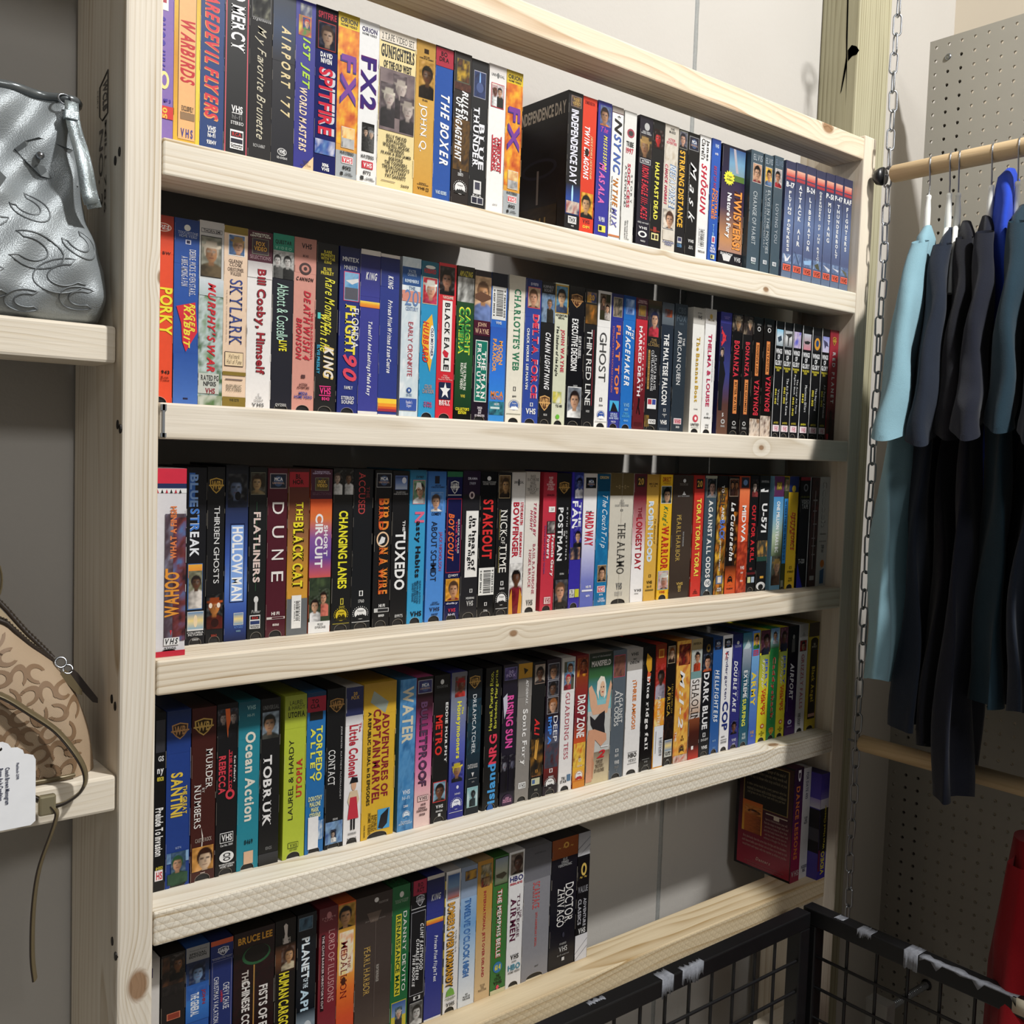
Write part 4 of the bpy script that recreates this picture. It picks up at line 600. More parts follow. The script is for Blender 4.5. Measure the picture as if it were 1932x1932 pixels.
1040.0 1063.1 34.2 121215 -|black aviation-series sleeve with grey landing picture, second of six|R 0 100 0 6 ddd;G 7 21 12 96 b0b4b8,e0e0e0,7a7e84;P 3a3a3a 10 10 90 9 92 11 60 13 54 20 44 20 44 12;H 23 38 10 90 f2f2f4 b WINGS/OF/GLORY;H 38.6 43 10 88 e8d84a b THE AIR FORCE/STORY;V 48 80 52 76 f2f2f2 s The Air Force In Korea;V 56 70 20 42 e8d84a b 1945 - 1953;H 86 88 24 80 b8a83a b #4305;S 89 94.6 12 90 f4e4ea;H 90 94 30 76 c03a5a S VHS
1063.8 1086.6 33.4 121215 -|black aviation-series sleeve with violet flames picture, third of six|R 0 100 0 6 ddd;N 7 21 12 96 6a6ac8,d8c8e0,8a7ab0;H 23 38 10 90 f2f2f4 b WINGS/OF/GLORY;H 38.6 43 10 88 e8d84a b THE AIR FORCE/STORY;V 48 78 62 84 f2f2f2 s The Army Air Force;V 44 62 30 52 f2f2f2 s Fights Back;V 64 80 24 44 e8d84a b 1942 - 1943;H 86 88 24 80 b8a83a b #4302;S 89 94.6 12 90 f4e4ea;H 90 94 30 76 c03a5a S VHS
1088.7 1114.2 32.6 121215 -|black aviation-series sleeve with pink runway aircraft picture, fourth of six|R 0 100 0 8 e8e8e8;G 7 21 14 96 c8ccd8,b8a0a8,d88a98;P 2a2a2a 20 14 60 13 90 14 70 16 30 16;H 23 38 12 90 f2f2f4 b WINGS/OF/GLORY;H 38.6 43 12 88 e8d84a b THE AIR FORCE/STORY;V 52 76 52 76 f2f2f2 s Maximum Effort;V 60 68 22 42 e8d84a b 1943;H 86 88 24 80 d8d03a b #4304;S 89 94.6 14 90 f4e4ea;H 90 94 32 76 c03a5a S VHS
1115.5 1141.6 31.7 121215 -|black aviation-series sleeve with gold winged crest, fifth of six|R 0 100 0 6 ddd;R 7 21 12 96 2a2a30;O 9 20 24 88 d89a3a;O 11 17 40 72 2a4a7a;H 23 38 10 90 f2f2f4 b WINGS/OF/GLORY;H 38.6 43 10 88 e8d84a b THE AIR FORCE/STORY;V 54 74 52 76 f2f2f2 s The Beginning;V 56 70 20 42 e8d84a b 1903 - 1935;H 86 88 24 80 b8a83a b #4301;S 89 94.6 12 90 f4e4ea;H 90 94 30 76 c03a5a S VHS
1142.2 1164.8 30.9 121215 -|black aviation-series sleeve with lilac diving aircraft, beside the red one|R 0 100 0 6 ddd;G 7 21 12 96 8a90d0,c0c0e8,d8d0e8;P 4a4a6a 20 10 70 12 90 16 60 15 40 18;H 23 38 10 90 f2f2f4 b WINGS/OF/GLORY;H 38.6 43 10 88 e8d84a b THE AIR FORCE/STORY;V 50 80 52 76 f2f2f2 s Air Power Advances;V 56 70 20 42 e8d84a b 1935 - 1942;H 86 88 24 80 b8a83a b #4306;S 89 94.6 12 90 f4e4ea;H 90 94 30 76 c03a5a S VHS
1165.6 1190.6 30.2 b03844 n|red to black sleeve with wide white lettering, against the right upright|G 0 100 0 100 8a2a34,b83a48,b03844,4a1820,241418;L WB 6 14 30 72 c8a040 6a2a24;V 20 66 36 70 f2eef0 b R E D   P L A N E T;P 181012 40 72 60 74 66 84 50 98 40 98 34 84;R 94 99 4 30 c03a44
#3
0.9 33.5 15.0 e4e2e6 -|pale sleeve standing forward of its row, orange upward lettering and red top band|R 0 8 0 100 d83048;R 8 10.6 0 100 26325c;R 10.6 13 0 100 f2f2f2;P c83040 6 13 10 11 14 13;P 222 20 13 24 11 28 13;P c83040 34 13 38 11 42 13;P 222 48 13 52 11 56 13;P c83040 62 13 66 11 70 13;P 222 76 13 80 11 84 13;N 24 92 34 100 8a8aa0,5a4a54,3a2a34;N 26 92 60 100 5a7ab0,7a3a3a,2a1c24;^ 20 48 50 70 f08a50 b WHAT A FINISH;^ 55 79 34 80 f0a040 b WAHOO;R 53 57 36 44 f0a040;P d83a48 52 86 58 86 55 89;R 90 94 34 82 f4f4f4;H 90.4 93.6 38 78 222 i VHS;H 95 96.4 34 72 555 b 93606;R 97 100 0 100 c82c40
50.9 72.1 58.0 13141a -|black sleeve behind the pale forward one, blue and white slanted title|R 3 22 10 40 3a6ab8;V 4 22 14 56 8ab0e8 b BLUE;V 23 50 16 64 f0f4fa b STREAK;V 23 36 16 64 4a80d0 b STR;R 54 80 8 84 4a7ab8;G 54.4 62 10 82 f0b040,e8783a;F 58 79.4 12 82 8a8a70 6a4a34 2a2020 e8e0d8;R 81 92 8 92 ddd;G 81.4 91 10 90 5a8ab8,f0d890,8ab0c8;O 83 90 40 60 f0d8b0;H 92.4 95 8 92 ccc b COLUMBIA/PICTURES;H 96.4 97.6 34 66 bbb b 03850
73.0 92.4 58.0 151518 -|black sleeve with wide-spaced grey letters and screaming red face below|L WB 6 15 12 88 c8a048 3a2a14;V 22 66 40 72 e8e8e8 l THIR13EN GHOSTS;F 72 92 4 96 151518 c88040 a84a1c 5a1a10;O 86 91 30 74 2a0a08;O 77 80 16 36 f0e0d0;O 77 80 62 82 f0e0d0;H 95 96.4 30 64 a03a2a b 30062
93.6 119.3 58.0 121520 h193|black sleeve with glowing blue streaks and boxed white letters|G 0 100 0 100 14161e,1c2232,2a3a6a,3a58a8,5a80d0,3a58a8,16204a;F 5 24 10 94 16181f 6a7a9a 1a1c24 1c2232;O 15 20 40 66 0a0c12;R 33 78 22 86 14204a;R 34 77.4 26 82 8ab0f0;V 35 77 30 78 fff b HOLLOW MAN;R 84 91 42 86 ccc;G 84.4 90.6 44 84 5a8ab8,f0d890,7aa0c0;H 91 93 42 86 5a80c8 b COLUMBIA/PICTURES;H 94 95 54 74 8ab b 04832
120.6 141.4 58.0 16191a -|black sleeve with white title crossed by thin heartbeat line|R 3 16 8 90 6a6a5a;F 3.4 15.6 10 88 3a3428 b8986a 3a2a1c 8a7a58;R 20 72 42 44 3a6a4a;V 26 67 26 66 f4f2f0 b FLATLINERS;V 26 67 28 64 e8d0c8 b FLATLINERS;O 75 79 34 60 ddd;R 78 84 40 54 ccc;H 83 85 20 74 bbb c Pioneer;R 86 94 12 72 ddd;R 86.6 88.6 16 68 222;H 87 88.4 26 60 c33 b RCA;R 89.4 91.4 16 68 2a3a6a;H 91.8 93.6 16 68 333 b Columbia/Pictures
142.3 166.3 58.0 53202c -|maroon sleeve with four widely spaced thin white letters|L MCA 3 12 10 94 a89a9a 222a3a;V 20 27 24 82 f2ece8 l D;V 34 41 24 84 f2ece8 l U;V 48 54 24 84 f2ece8 l N;V 61 67 24 84 f2ece8 l E;H 85 87 28 68 f0e8e4 b HI FI;R 88 89.4 4 96 d8d0cc;R 88.2 89.2 30 90 53202c;H 92 93.4 34 66 e8e0dc b 80161
167.1 193.1 57.6 b07a34 -|amber to brown sleeve with dripping yellow title, red sticker and white barcode sticker|G 0 100 0 100 4a1c24,6a3a2c,9a6a44,c89038,d8a040,c88a38;S 2 11 4 96 a82a34;H 3 9.6 20 72 2a0c10 b BL/HOR;V 20 31 40 74 3a2a10 S THE;V 20 31 36 72 f4e43a S THE;V 33 72 28 78 3a2a10 S BLACK CAT;V 32 71 24 74 f4e43a S BLACK CAT;R 78 100 0 100 6a6e72;S 76 96 24 70 f2f2f0;L BAR 78 93 34 66 f2f2f0 333
194.5 222.3 57.1 d8603c n|red and purple sunset sleeve with white futuristic title above couple|R 0 18 0 100 4a2438;H 1 3 8 92 c8b8d8 b TWENTIETH/CENTURY FOX;R 5 13 20 84 776;N 5.4 12.6 23 81 2a2a44,6a5a2a,2a2030;H 6.4 11 28 76 d8b050 b FOX/VIDEO;H 14 15.6 8 92 7a5a68 s SELECTIONS;G 18 66 0 100 e0542e,e07a40,8a5aa0,6a4a98,d8605a;V 27 60 24 60 f4f2f4 b CIRCUIT;V 34 53 64 82 f2eef2 b SHORT;N 66 74 0 100 3a4a34,2a342a,4a5a3c;R 74 96 0 100 3a4634;F 73 90 46 92 3a4634 d8a080 2a1c18 d87a6a;F 77 96 6 56 34402e d8a888 241a1a f0f0f2;R 93 100 0 100 f0f0f0;H 94 97.6 30 80 444 b PROOF/OF PURCHASE
223.8 250.0 56.7 1d1e20 -|black sleeve with bold yellow title between two half faces and gold emblem|F 1 16 0 44 1d1e20 b8a090 4a3a34 ddd;F 1 16 56 100 1d1e20 7a5a44 1a1414 ddd;V 26 74 30 76 f2ea3a b CHANGING LANES;H 80 84 46 62 d8c84a b [];H 84.6 86 40 68 a89a3a b 33493;L PAR 86 94 16 86 d8c030 3a3414;H 90 93 34 70 2a2410 b 90;R 95.4 95.8 8 92 a89a3a
250.3 276.7 56.3 13161b -|near black sleeve with small red vertical title near its top|V 2 28 26 60 c84a4a s ACCUSED;V 11 18 66 82 8a3a3a s THE;H 76 79.4 40 60 eee b [];H 81.6 83.6 36 66 ddd s 1760;L PAR 86 94 10 88 eee 14161a;R 95.4 95.8 4 96 ccc
279.4 303.1 55.9 151518 -|black sleeve with orange gradient title around a target ring|L MCA 2 11 8 96 999 1a1c28;V 18 38 24 84 e88a34 S BIRD;V 18 38 24 52 d8582a S BIRD;O 39 49 14 88 f0c8a0;O 40 48 22 80 1c1c20;P e8e8e8 24 47 44 42 66 43 60 46 40 47;V 49 79 30 84 f0903a S N A WIRE;V 49 79 30 58 d8602a S N A WIRE;H 85.4 87.4 36 72 eee b HI FI;R 88 90.6 8 96 ccc;R 88.4 90.2 30 92 26262a;H 92 93.6 34 68 eee b 80959
303.9 327.8 55.5 151518 -|black sleeve with chunky white title under moon picture|R 3 12 14 88 6a80b8;G 3.4 11.6 16 86 2a3a6a,6a84b8,b8c4d8;O 4 8 54 80 d8dce8;H 13 15.4 6 92 ccc s DREAMWORKS/HOME ENTERTAINMENT;V 32 39 64 80 ddd b THE;V 39 77 22 84 f6f6f6 b TUXEDO;H 93 95 30 78 ddd s 89975
328.7 352.4 55.2 3a9ed0 -|sky blue sleeve with black and pink title and nun's portrait|G 0 16 0 100 1e5a7a,3a9ed0;H 3.6 5.4 36 84 1a2a3a b SV9117;R 6.4 22 18 94 e08a90;F 6.8 21.6 20 92 7aa080 d8a888 1a1a1e f0f0f0;P f2f0ec 40 8 66 8 74 13 52 11 32 13;V 27 34 34 92 e86a8a b N;V 33 70 34 74 1a1a22 b asty Habits;V 72 87 26 84 1f4a6a b GLENDA JACKSON/MELINA MERCOURI/GERALDINE PAGE/SANDY DENNIS;H 92 95.4 20 90 141420 b VHS
355.3 382.6 54.8 4f8edb -|light blue sleeve with dark thin title and balding man's picture|G 0 18 0 100 2a5a98,4f8edb;R 3 8 36 62 1c1c2a;H 8.6 11 16 92 24385a b NEW LINE/HOME ENTERTAINMENT;R 13.6 26.6 16 84 8ab0e0;F 14 26.4 18 82 5a94dc d8a888 5a4a44 f4f4f4;H 27 29 22 76 1c2a4a b COMEDY;V 33 73 24 56 1c2030 l ABOUT SCHMIDT;V 40 66 64 86 b03a5a l JACK NICHOLSON;H 86.6 89 30 80 1c2a4a b DOLBY/SURROUND;H 90.4 93 22 80 222a4a S VHS;H 94.4 96 36 72 14183a b N6217
383.8 407.7 54.4 1b1f4e -|navy sleeve with orange brush lettering inside a red outline|R 0 3.6 0 100 2f6a4a;L WB 6 15 24 76 ddd 2a2a4a;R 15.4 16 6 94 ccc;R 18 68 4 98 b8384a;R 18.5 67.5 7 95 1a1c48;V 28 60 14 52 f0743a i BOYSCOUT;V 33 54 62 72 d8405a b THE LAST;V 32 55 76 86 ccc b BRUCE WILLIS;H 69 71 22 86 ddd b [] HOT;R 72 87 6 96 d8a030;F 72.4 86.6 8 94 f0a838 d8a078 5a4030 8a2a2a;H 88 89.6 12 88 ccd b dolby;H 92 94.6 24 74 d8384a S VHS;H 95.4 97 26 70 ccd b hi-fi
408.6 436.1 54.1 26262a -|dark charcoal sleeve with white panel of lowercase black lettering|R 0 16 0 100 2a2034;H 4.4 6 28 82 ccd b DRAMA;H 7.6 9.4 36 72 aab s 1989;O 14 19 36 68 c8b8b8;O 15 18 44 60 3a2a34;R 27 72 22 94 f4f2ee;V 32 68 58 84 1c1c1e b in heat of;V 30 67 32 60 1c1c1e b the  the night;H 80 82.6 54 70 ddd b [];H 85.4 87 34 82 ccc b M200146;H 88 91.6 36 76 ccc S VHS
436.6 463.5 53.7 17181a -|black sleeve with big red letters above white barcode block|O 3 6 38 62 ddd;H 6.4 9 10 92 bbb s TOUCHSTONE/HOME VIDEO;V 19 60 18 80 e03838 b STAKEOUT;L BAR 66 85 4 98 f2f2ee 222;H 90 92.4 42 58 ddd b [];H 95 96.6 38 62 ccc b 596
464.4 488.0 53.4 151517 -|black sleeve with white serif title and underline bars, sepia photo on top|R 2 18 10 90 c8b088;F 2.4 17.6 13 87 6a5030 b89060 3a2a1c 2a2018;V 26 45 26 76 f2f0ea s NICK;R 26 47 20 22 b8a85a;V 45 50 34 62 e8e6e0 s OF;V 50 70 26 76 f2f0ea s TIME;R 52 70 20 22 b8a85a;H 76 79 40 60 eee b [];H 80.4 82 34 68 ddd b 33640;L PAR 84 93 10 88 eee 16161a;R 95 95.4 8 92 ccc
488.5 511.3 53.1 f0eeec -|white sleeve with bold red title and smiling man in red shirt|G 0 20 0 100 b8b2ac,f0eeec;H 6 8 14 86 444 b UNIVERSAL;O 4.6 9.6 42 58 555;V 21 60 14 60 b8283a b BOWFINGER;V 21 37 68 90 c83848 b STEVE MARTIN;V 42 60 68 86 c83848 b EDDIE MURPHY;F 64 100 4 96 f0eeec 6a4430 1a1414 8a2430;P d89838 0 100 0 90 20 82 30 100;P d89838 96 100 98 88 80 82 68 100
512.3 536.5 52.8 e6e0d8 -|ivory sleeve with crimson italic serif lettering and grey printed cast|G 0 17 0 100 b0aaa2,c8c2ba;H 2 16 10 92 333 s BASIL/RATHBONE/NIGEL/BRUCE/TERROR BY/NIGHT;V 22 46 62 82 b8405a i TERROR BY;V 27 42 38 56 b8405a i NIGHT;V 51 87 64 82 b8405a s BASIL RATHBONE;V 55 82 36 54 b8405a s NIGEL BRUCE;H 91 95 26 74 555 S VHS
543.6 567.1 52.5 c43446 -|crimson sleeve with white two-line title and small price sticker|G 0 18 0 100 8a2430,c43446;H 3 13 22 86 e8c8c8 b FRANCIS/GARY/POWERS/THE TRUE STORY/OF THE U-2/SPY INCIDENT;H 15.6 17.4 26 84 5a1420 b LEE MAJORS;S 24.6 28.6 44 92 f2f2ee;H 25.6 27.6 58 82 333 c 2.00;R 35 44 34 96 3a2a2a;N 35.4 43.6 40 94 d8d0c8,3a3034,e8e0d8;V 45 75 66 94 f2eeee b Francis Gary;V 45 62 36 62 f2eeee b Powers;V 38 73 14 28 3a4a8a i his true story of the spy incident;R 90 95 28 78 e8c8c8;H 90.6 94.4 34 74 8a2430 S VHS;H 96 97.4 36 68 5a1420 b 027180
567.6 594.1 52.2 161618 -|black sleeve with techno white lettering and bearded man at base|L WB 6 15 16 84 b08a4c 3a2a14;V 25 64 14 50 e8eaec b POSTMAN;V 42 46 56 66 ddd b THE;V 25 64 72 82 bbb b K E V I N   C O S T N E R;H 73 74.4 38 68 bbb b 15306;F 78 98 10 98 4a4a50 d8a080 6a4a34 2a2824
595.2 616.7 51.9 3a32a0 -|violet blue sleeve with white title and shouting man, batter at top|R 0 20 20 98 2c3478;F 2 19 30 98 3a4a9a 5a6aa0 223 e8e8f2;V 21 41 10 60 f4f4fa b FAN;V 22 40 66 88 e8ecf6 b THE;F 40 63 30 98 3a32a0 d8a888 1a1a24 22222a;N 55 64 4 90 22222a,3a3a4a,c89878;R 86 92 8 52 ddd;H 86.4 91.6 10 50 223 S TRI/STAR;R 86 92 56 92 c8c83a
617.8 643.5 51.7 d8d6e6 -|white to lavender sleeve with narrow red title and globe box|G 0 100 0 100 c0bab6,f2f0f0,f4f2f4,c8c8ea,7a82c8,5a66b8;L MCA 3 11 14 92 222a33 222;H 28 29.6 22 66 444 b THE;V 29 54 18 82 d03448 b HARD WAY;H 84 86 40 78 f0f0f8 b HI FI;R 87 88.4 10 90 e8e8f4;H 91 92.6 42 70 eef b 81079
644.5 669.2 51.4 2377ac -|patterned blue sleeve with white swirling script and suited man|N 0 100 0 100 2377ac,1f6a9c,2a86ba;R 0 13 0 100 1c4a68;H 1.4 3.6 14 86 c8b070 b ORION;V 16 56 30 84 eaf2f8 c The Couch Trip;R 69 82 22 94 c8b8a0;F 69.4 81.6 24 92 8a7050 d8a888 2a1c18 2a2a2e;R 85 90 24 88 f4f4f4;R 85.4 89.6 28 84 c83a4a;H 86 89.2 32 80 fff S VHS;H 91 92.4 42 70 dde b 8711;H 94 97.4 30 90 dde b CLOSED/CAPTIONED
669.8 717.7 51.1 d2ccbe -|double-width putty grey sleeve with thin dark serif title and foil top|G 0 17 0 100 5a4c2e,6a5a38;H 9 12 22 78 a8946a s ~ o ~ o ~;R 0 100 49.6 50.4 b8b0a0;H 20 25.6 22 80 777 s HI-FI/STEREO/DOLBY SURROUND;H 27.4 29 46 56 555 b [];V 38 77 38 70 4a4844 s THE ALAMO;H 84 89 38 64 666 S VHS;H 90.6 94 34 66 888 s PART 1-2/PART 1-2
718.1 745.0 50.7 ece6e6 n|maroon fading to white sleeve with bold dark red title|G 0 100 0 100 4a1c26,7a2c34,c88a8e,f2ecec,f4f2f2,f4f2f2;R 2 10 20 84 3a2a24;H 3.4 8.6 30 74 c8a048 b 20;V 26 34 38 68 7a1c28 b THE;V 34 75 26 76 a8202e b LONGEST DAY;H 90 92 30 88 555 S VHS;H 93 94 34 64 888 b 0270601
745.6 771.4 50.4 dcae4c n|golden sleeve with pale blue outlined letters and brown script line|G 0 16 0 100 a07a34,dcae4c;H 6.4 10 14 88 6a4a24 S MGM/UA;V 21 69 18 62 eef4fa b ROBIN HOOD;V 21.6 68.4 24 56 c8d8e8 b ROBIN HOOD;V 35 55 72 86 4a3018 c The Adventures of;H 79 81.4 42 60 4a3a1a b [];H 84 86.6 26 72 4a3a1a b VHS;H 87.6 89.6 30 68 6a5a2a b hi-fi;R 91 92 16 84 7a6430
774.9 801.3 50.1 eebc2c -|yellow sleeve with red and green title between two warrior portraits|H 2 5.6 16 84 a03a24 b DIRECT;H 6 7.6 18 82 a8782a b VIDEO;R 9 23 6 94 eee;F 9.4 22.6 9 91 3a4a44 c8a080 1a1a1a 222;V 25 41 22 70 2f7a4a c King's;V 41 76 24 82 c8342c S WARRIOR;R 77 92 6 94 9ad0e0;F 77.4 91.6 9 91 d8b0b0 c8907a e8e8e0 4a3a34;H 93 95 22 68 c03a24 b VHS
801.6 848.2 49.3 41362f -|double-width brown sleeve with gold serif title, twin of one lower down|G 0 100 0 100 3a302a,41362f,493c33,3a302a;O 3 6 48 62 ddd;H 6.6 8.4 32 72 8a8078 s TOUCHSTONE;P e8e8e8 46 16 54 13 64 16;H 16.4 17.8 24 82 bbb s JERRY BRUCKHEIMER;V 32 70 24 46 c8a85a s PEARL HARBOR;V 46 58 56 62 aaa b FROM THE PRODUCER;H 87 95 34 66 c8a85a b VHS/SE/[]
848.4 871.7 46.8 d03a30 n|red sleeve with heavy yellow repeated exclamation lettering|G 0 16 0 100 8a2420,d03a30;R 3 11 18 84 222;H 4.4 9.6 26 76 d8a848 b 20;V 19 83 28 74 f4e45a b TORA! TORA! TORA!;H 94 98 26 74 5a1414 b []/98014/1470160
872.3 900.3 45.5 42525e -|slate blue sleeve with white serif title and white oval at base|R 0 2 0 100 998;R 2 18 14 94 998;F 2.4 17.6 17 91 2a2c34 b89080 1a1414 8a8a90;V 20 51 34 72 f2f2f0 S AGAINST;V 52 85 30 70 f2f2f0 S ALL ODDS;O 86 93 24 80 f4f4f4;H 87.4 91.6 32 72 42525e b VHS;H 94.6 96.4 36 56 ddd b 4
900.5 925.5 44.0 1c1412 -|flame-covered black sleeve with white and blue three-part title|N 0 100 0 100 d8822a,2a1a12,f0b840;R 0 10 0 100 141012;V 8 14 40 66 e8e4e0 b TO;V 14 26 24 76 3a3430 b HELL;V 26 37 46 72 e8e4e0 b AND;V 37 54 34 84 5a80d8 b BACK;V 54 80 44 56 ddd b the Maureen Returns;R 84 91 20 84 6a7a9a;R 85 90 36 70 e8d8c8;H 94 97.4 34 74 ddd b VHS/HI-FI
925.7 952.7 42.7 1d1412 -|black and rust sleeve with white slanted title and dark couple|R 2 17 10 92 b8a088;F 2.4 16.6 12 52 5a3424 c88a5a 1a1010 3a2420;F 2.4 16.6 50 90 5a3424 b87a4a 1a1010 4a2c20;N 30 76 60 100 c8782a,1d1412,3a2414;V 22 72 32 72 f2f0ee i La Cucaracha;G 76 100 0 100 3a2014,d8622e,d05028;L PAR 84 93 20 78 2a1814 d8622e;H 95 96.4 20 80 4a1c10 b PARAMOUNT
952.9 978.4 41.4 e05a34 -|orange red sleeve with bold white title and dark water texture|G 0 11 0 100 9a3c24,b84a2c;R 1 10 14 90 2a2a34;O 3 8 30 74 6a8ab8;G 11 40 0 100 f08050,e05a34;V 25 64 30 72 f6f2f0 b MIDWAY;N 56 100 0 100 e05a34,8a2a1c,c84a2c;H 77 80 36 76 f4e8e4 S VHS;H 82 83.6 44 66 f0e0d8 b HI FI;H 89 90.6 40 66 f0e0d8 b 55036
978.6 1000.4 40.1 141315 -|black sleeve with red spaced title and pale fighter picture|F 3 18 20 90 2a1a1c d8c0b0 1a1414 8a3a3a;V 25 74 30 76 d83038 b OUT FOR A KILL;R 79 81 30 60 8a3a3a;R 83 85 0 100 5a1c20;S 87 92 10 46 c8c890;S 87 92 54 90 a8b8c8
1001.3 1028.8 39.0 18191b -|black sleeve with stencil white title and glowing explosion|H 4 6 12 88 999 b UNIVERSAL;P e8e8e8 10 12 46 11 46 13 84 12 84 14 10 14;V 24 49 28 80 f2f2f2 b U-571;N 56 70 4 96 e0a848,5a4a3a,2a3a34;R 70 74 0 100 2a4a40;R 87 89 40 74 d8a03a;O 92 99 6 94 d8d8d8;O 94 99 26 74 18191b
1037.6 1065.1 37.3 78a8c4 n|sky blue sleeve with white narrow title and fur-clad woman|R 0 18 0 100 5a2c54;R 5 12 24 78 6a5a2a;H 6 11 30 72 d8b848 b FOX;G 18 70 0 100 4a90c8,7ab0d0,b8c8a8,6a7a5a;V 22 67 34 66 f2f4f4 b ONE MILLION YEARS BC;F 70 96 10 96 6a6a58 e0b090 d8b068 6a5040
1065.3 1076.7 36.0 3d4426 -|narrow olive sleeve with light blue lettered panel|R 2 12 14 90 887;N 2.4 11.6 18 86 8a6a5a,3a4a2a,b88a70;R 19 77 6 94 3a90d8;V 21 74 24 72 1a3a6a S WHERE THE RED FERN GROWS;R 92 98 0 60 8a8a7a
1077.0 1103.8 35.5 efc430 -|bright yellow sleeve with red title and dark blue top|R 0 14 0 100 24306a;O 8 14 30 70 d8b838;V 32 66 40 80 c83438 i DELTA FORCE;V 34 52 26 42 c83438 i THE;V 34 64 66 76 5a4a1c b CHUCK NORRIS LEE MARVIN;H 80 82.6 40 62 5a4a1c b [];H 84 86 20 84 5a4a1c b STEREO;H 90 94 34 72 8a7420 b VHS/HI-FI
1107.5 1136.5 34.1 14141c n|blank-tape box, black and blue with red top stripe and white edge|R 0 3 0 100 a82a3a;O 6 13 30 74 8a8a90;O 7.4 11.6 40 64 14141c;H 17 18.6 8 90 8a8a3a b HI-GRADE;H 20 28.6 12 88 e8e8ea s VIDEO/TAPE;H 74 78 10 70 d8d8da s T-120;P 2a2ea0 0 100 0 76 30 90 60 100;R 0 100 94 100 e8e8ea
1139.4 1161.2 32.7 3a3236 n|narrow grey brown box with bone-like pale line down it|N 0 100 0 100 3a3236,5a3a3c,2a2628;N 24 48 20 90 7a3a3c,4a3034,3a3236;R 12 84 44 52 b8b0b0;R 20 21.4 20 76 a8a0a0;R 30 31 24 72 a8a0a0;R 42 43 30 80 a8a0a0;R 55 56 20 66 a8a0a0;R 62 63 24 74 a8a0a0;R 70 71 30 72 a8a0a0;S 90 94 14 74 c8c4c4
1161.6 1190.6 31.8 cfcdcb n|light grey box with outlined lettering and orange ball, against the right upright|V 5 46 26 68 8a8886 b Scotch;V 5.6 45.4 32 60 dddbd9 b Scotch;H 51 53 18 80 8a8886 b videocassette;H 58 60 14 86 8a8886 b standard grade;H 62 70 36 66 5a5a5c b T-120/VHS;O 76 83 36 76 d8803a;P 3a6a98 36 98 36 86 76 84 76 98
#4
0.9 27.1 45.6 131315 n|black sleeve mostly hidden by the left upright, white upright lettering|R 4 22 60 96 3a3a40;H 24 27 70 92 ddd b GS;H 31 35 66 92 e8e8e8 b ny;H 35.6 38 66 92 d8c84a b ence;V 53 80 60 92 f2f2f2 b Prelude To Invasion;H 86 88 64 92 d8c84a b #4353;S 88 94 60 92 f2e8ea;H 89 93.4 66 90 c83a4a b HS
28.0 53.7 45.6 213f8a -|royal blue sleeve with yellow title, soldier in green beret below|G 0 24 0 100 17284e,213f8a;L WB 7 16.4 20 88 b88a58 3a2a24;V 35 60 18 68 e8c84a b SANTINI;V 43 59 68 86 e8c84a b THE GREAT;H 77 78.4 40 64 8a9ac8 b 16374;N 80 86 4 96 4a6a98,8ab0d8,c8d8e8;F 80 99 22 84 3a5a7a c89878 2a5a3a 2a4a34;N 92 98 8 92 2a4a34,34563e,23402c
54.7 81.5 45.1 46201c -|dark brown sleeve with white staggered serif title and woman's face|L WB 6 16 10 84 c8a45a 3a2a14;V 24 47 58 86 f2eeea s MURDER;V 44 69 12 40 f2eeea s NUM8ERS;V 46 49 44 54 e8e4e0 s BY;P e8e0d8 42 69 50 74 46 84 42 84 46 75;H 75 77.4 18 86 a89a90 S CASTLE ROCK;F 80 94 6 94 e0a050 e8c8a8 3a1c10 4a2018;R 95 95.6 40 60 b8a8a0
82.2 105.9 44.7 131316 -|black sleeve with red key-shaped lettering and split-face picture|F 3 20 2 50 3a3a44 a89890 3a3030 1a1a1e;F 3 20 50 98 3a3a44 a89890 3a3030 1a1a1e;P e06a34 38 3 60 3 64 10 54 15 52 20 46 14;V 30 52 10 44 d8404e b REBECCA;R 27 54 58 62 d8404e;V 28 50 62 74 d8404e b THE KEY TO;O 50 56 44 88 d8404e;O 51.4 54.6 54 78 131316;V 31 46 82 92 ddd b Ken Follett's;R 75 81 20 84 eee;R 75.4 80.6 22 82 131316;H 76 80 28 78 eee b VHS;H 81.6 83 22 82 ccc b Cat No. 3009;O 86 92.6 18 88 eee;V 87 91.6 36 72 131316 b CIO;H 93 95.6 16 90 ddd b WORLDVISION/HOME VIDEO
106.6 131.7 44.3 27899c -|teal sleeve with rounded cream lettering|G 0 22 0 100 1a4a58,27899c;H 2.4 5 38 78 8ab0b0 b VHS;H 7.4 9 40 72 8ab0b0 b HI-FI;V 18 71 32 80 eae4d6 b Ocean Action;H 82 85 34 74 14343c b 8469;S 89 96.6 32 76 e0b898
132.4 155.9 43.9 161618 n|shrink-wrapped black sleeve with white outlined serif title and helmeted soldier|H 4 6.6 10 92 666 b UNIVERSAL;F 8 24 8 92 8a9aa8 b08868 2a2a24 4a4a44;V 34 76 16 60 f4f2f2 S TOBRUK;H 89 91 34 66 777 b 83425;G 93 100 0 100 3a3a3e,222
161.2 188.2 43.4 b9c83f -|lime green sleeve with upward dark and red lettering|G 0 20 0 100 8a9438,b9c83f;H 3 9 14 92 1c1c1c l LAUREL/& HARDY;H 10 13.4 14 92 141414 S UTOPIA;^ 27 76 22 44 1c1c1c l LAUREL & HARDY;^ 39 63 58 84 c83434 S UTOPIA;R 90 93.6 24 72 4a5420;R 90.4 93.2 26 70 b9c83f;H 90.8 93 32 66 3a4414 S VHS;H 94 95.2 32 66 6a7a2a b VET 5018
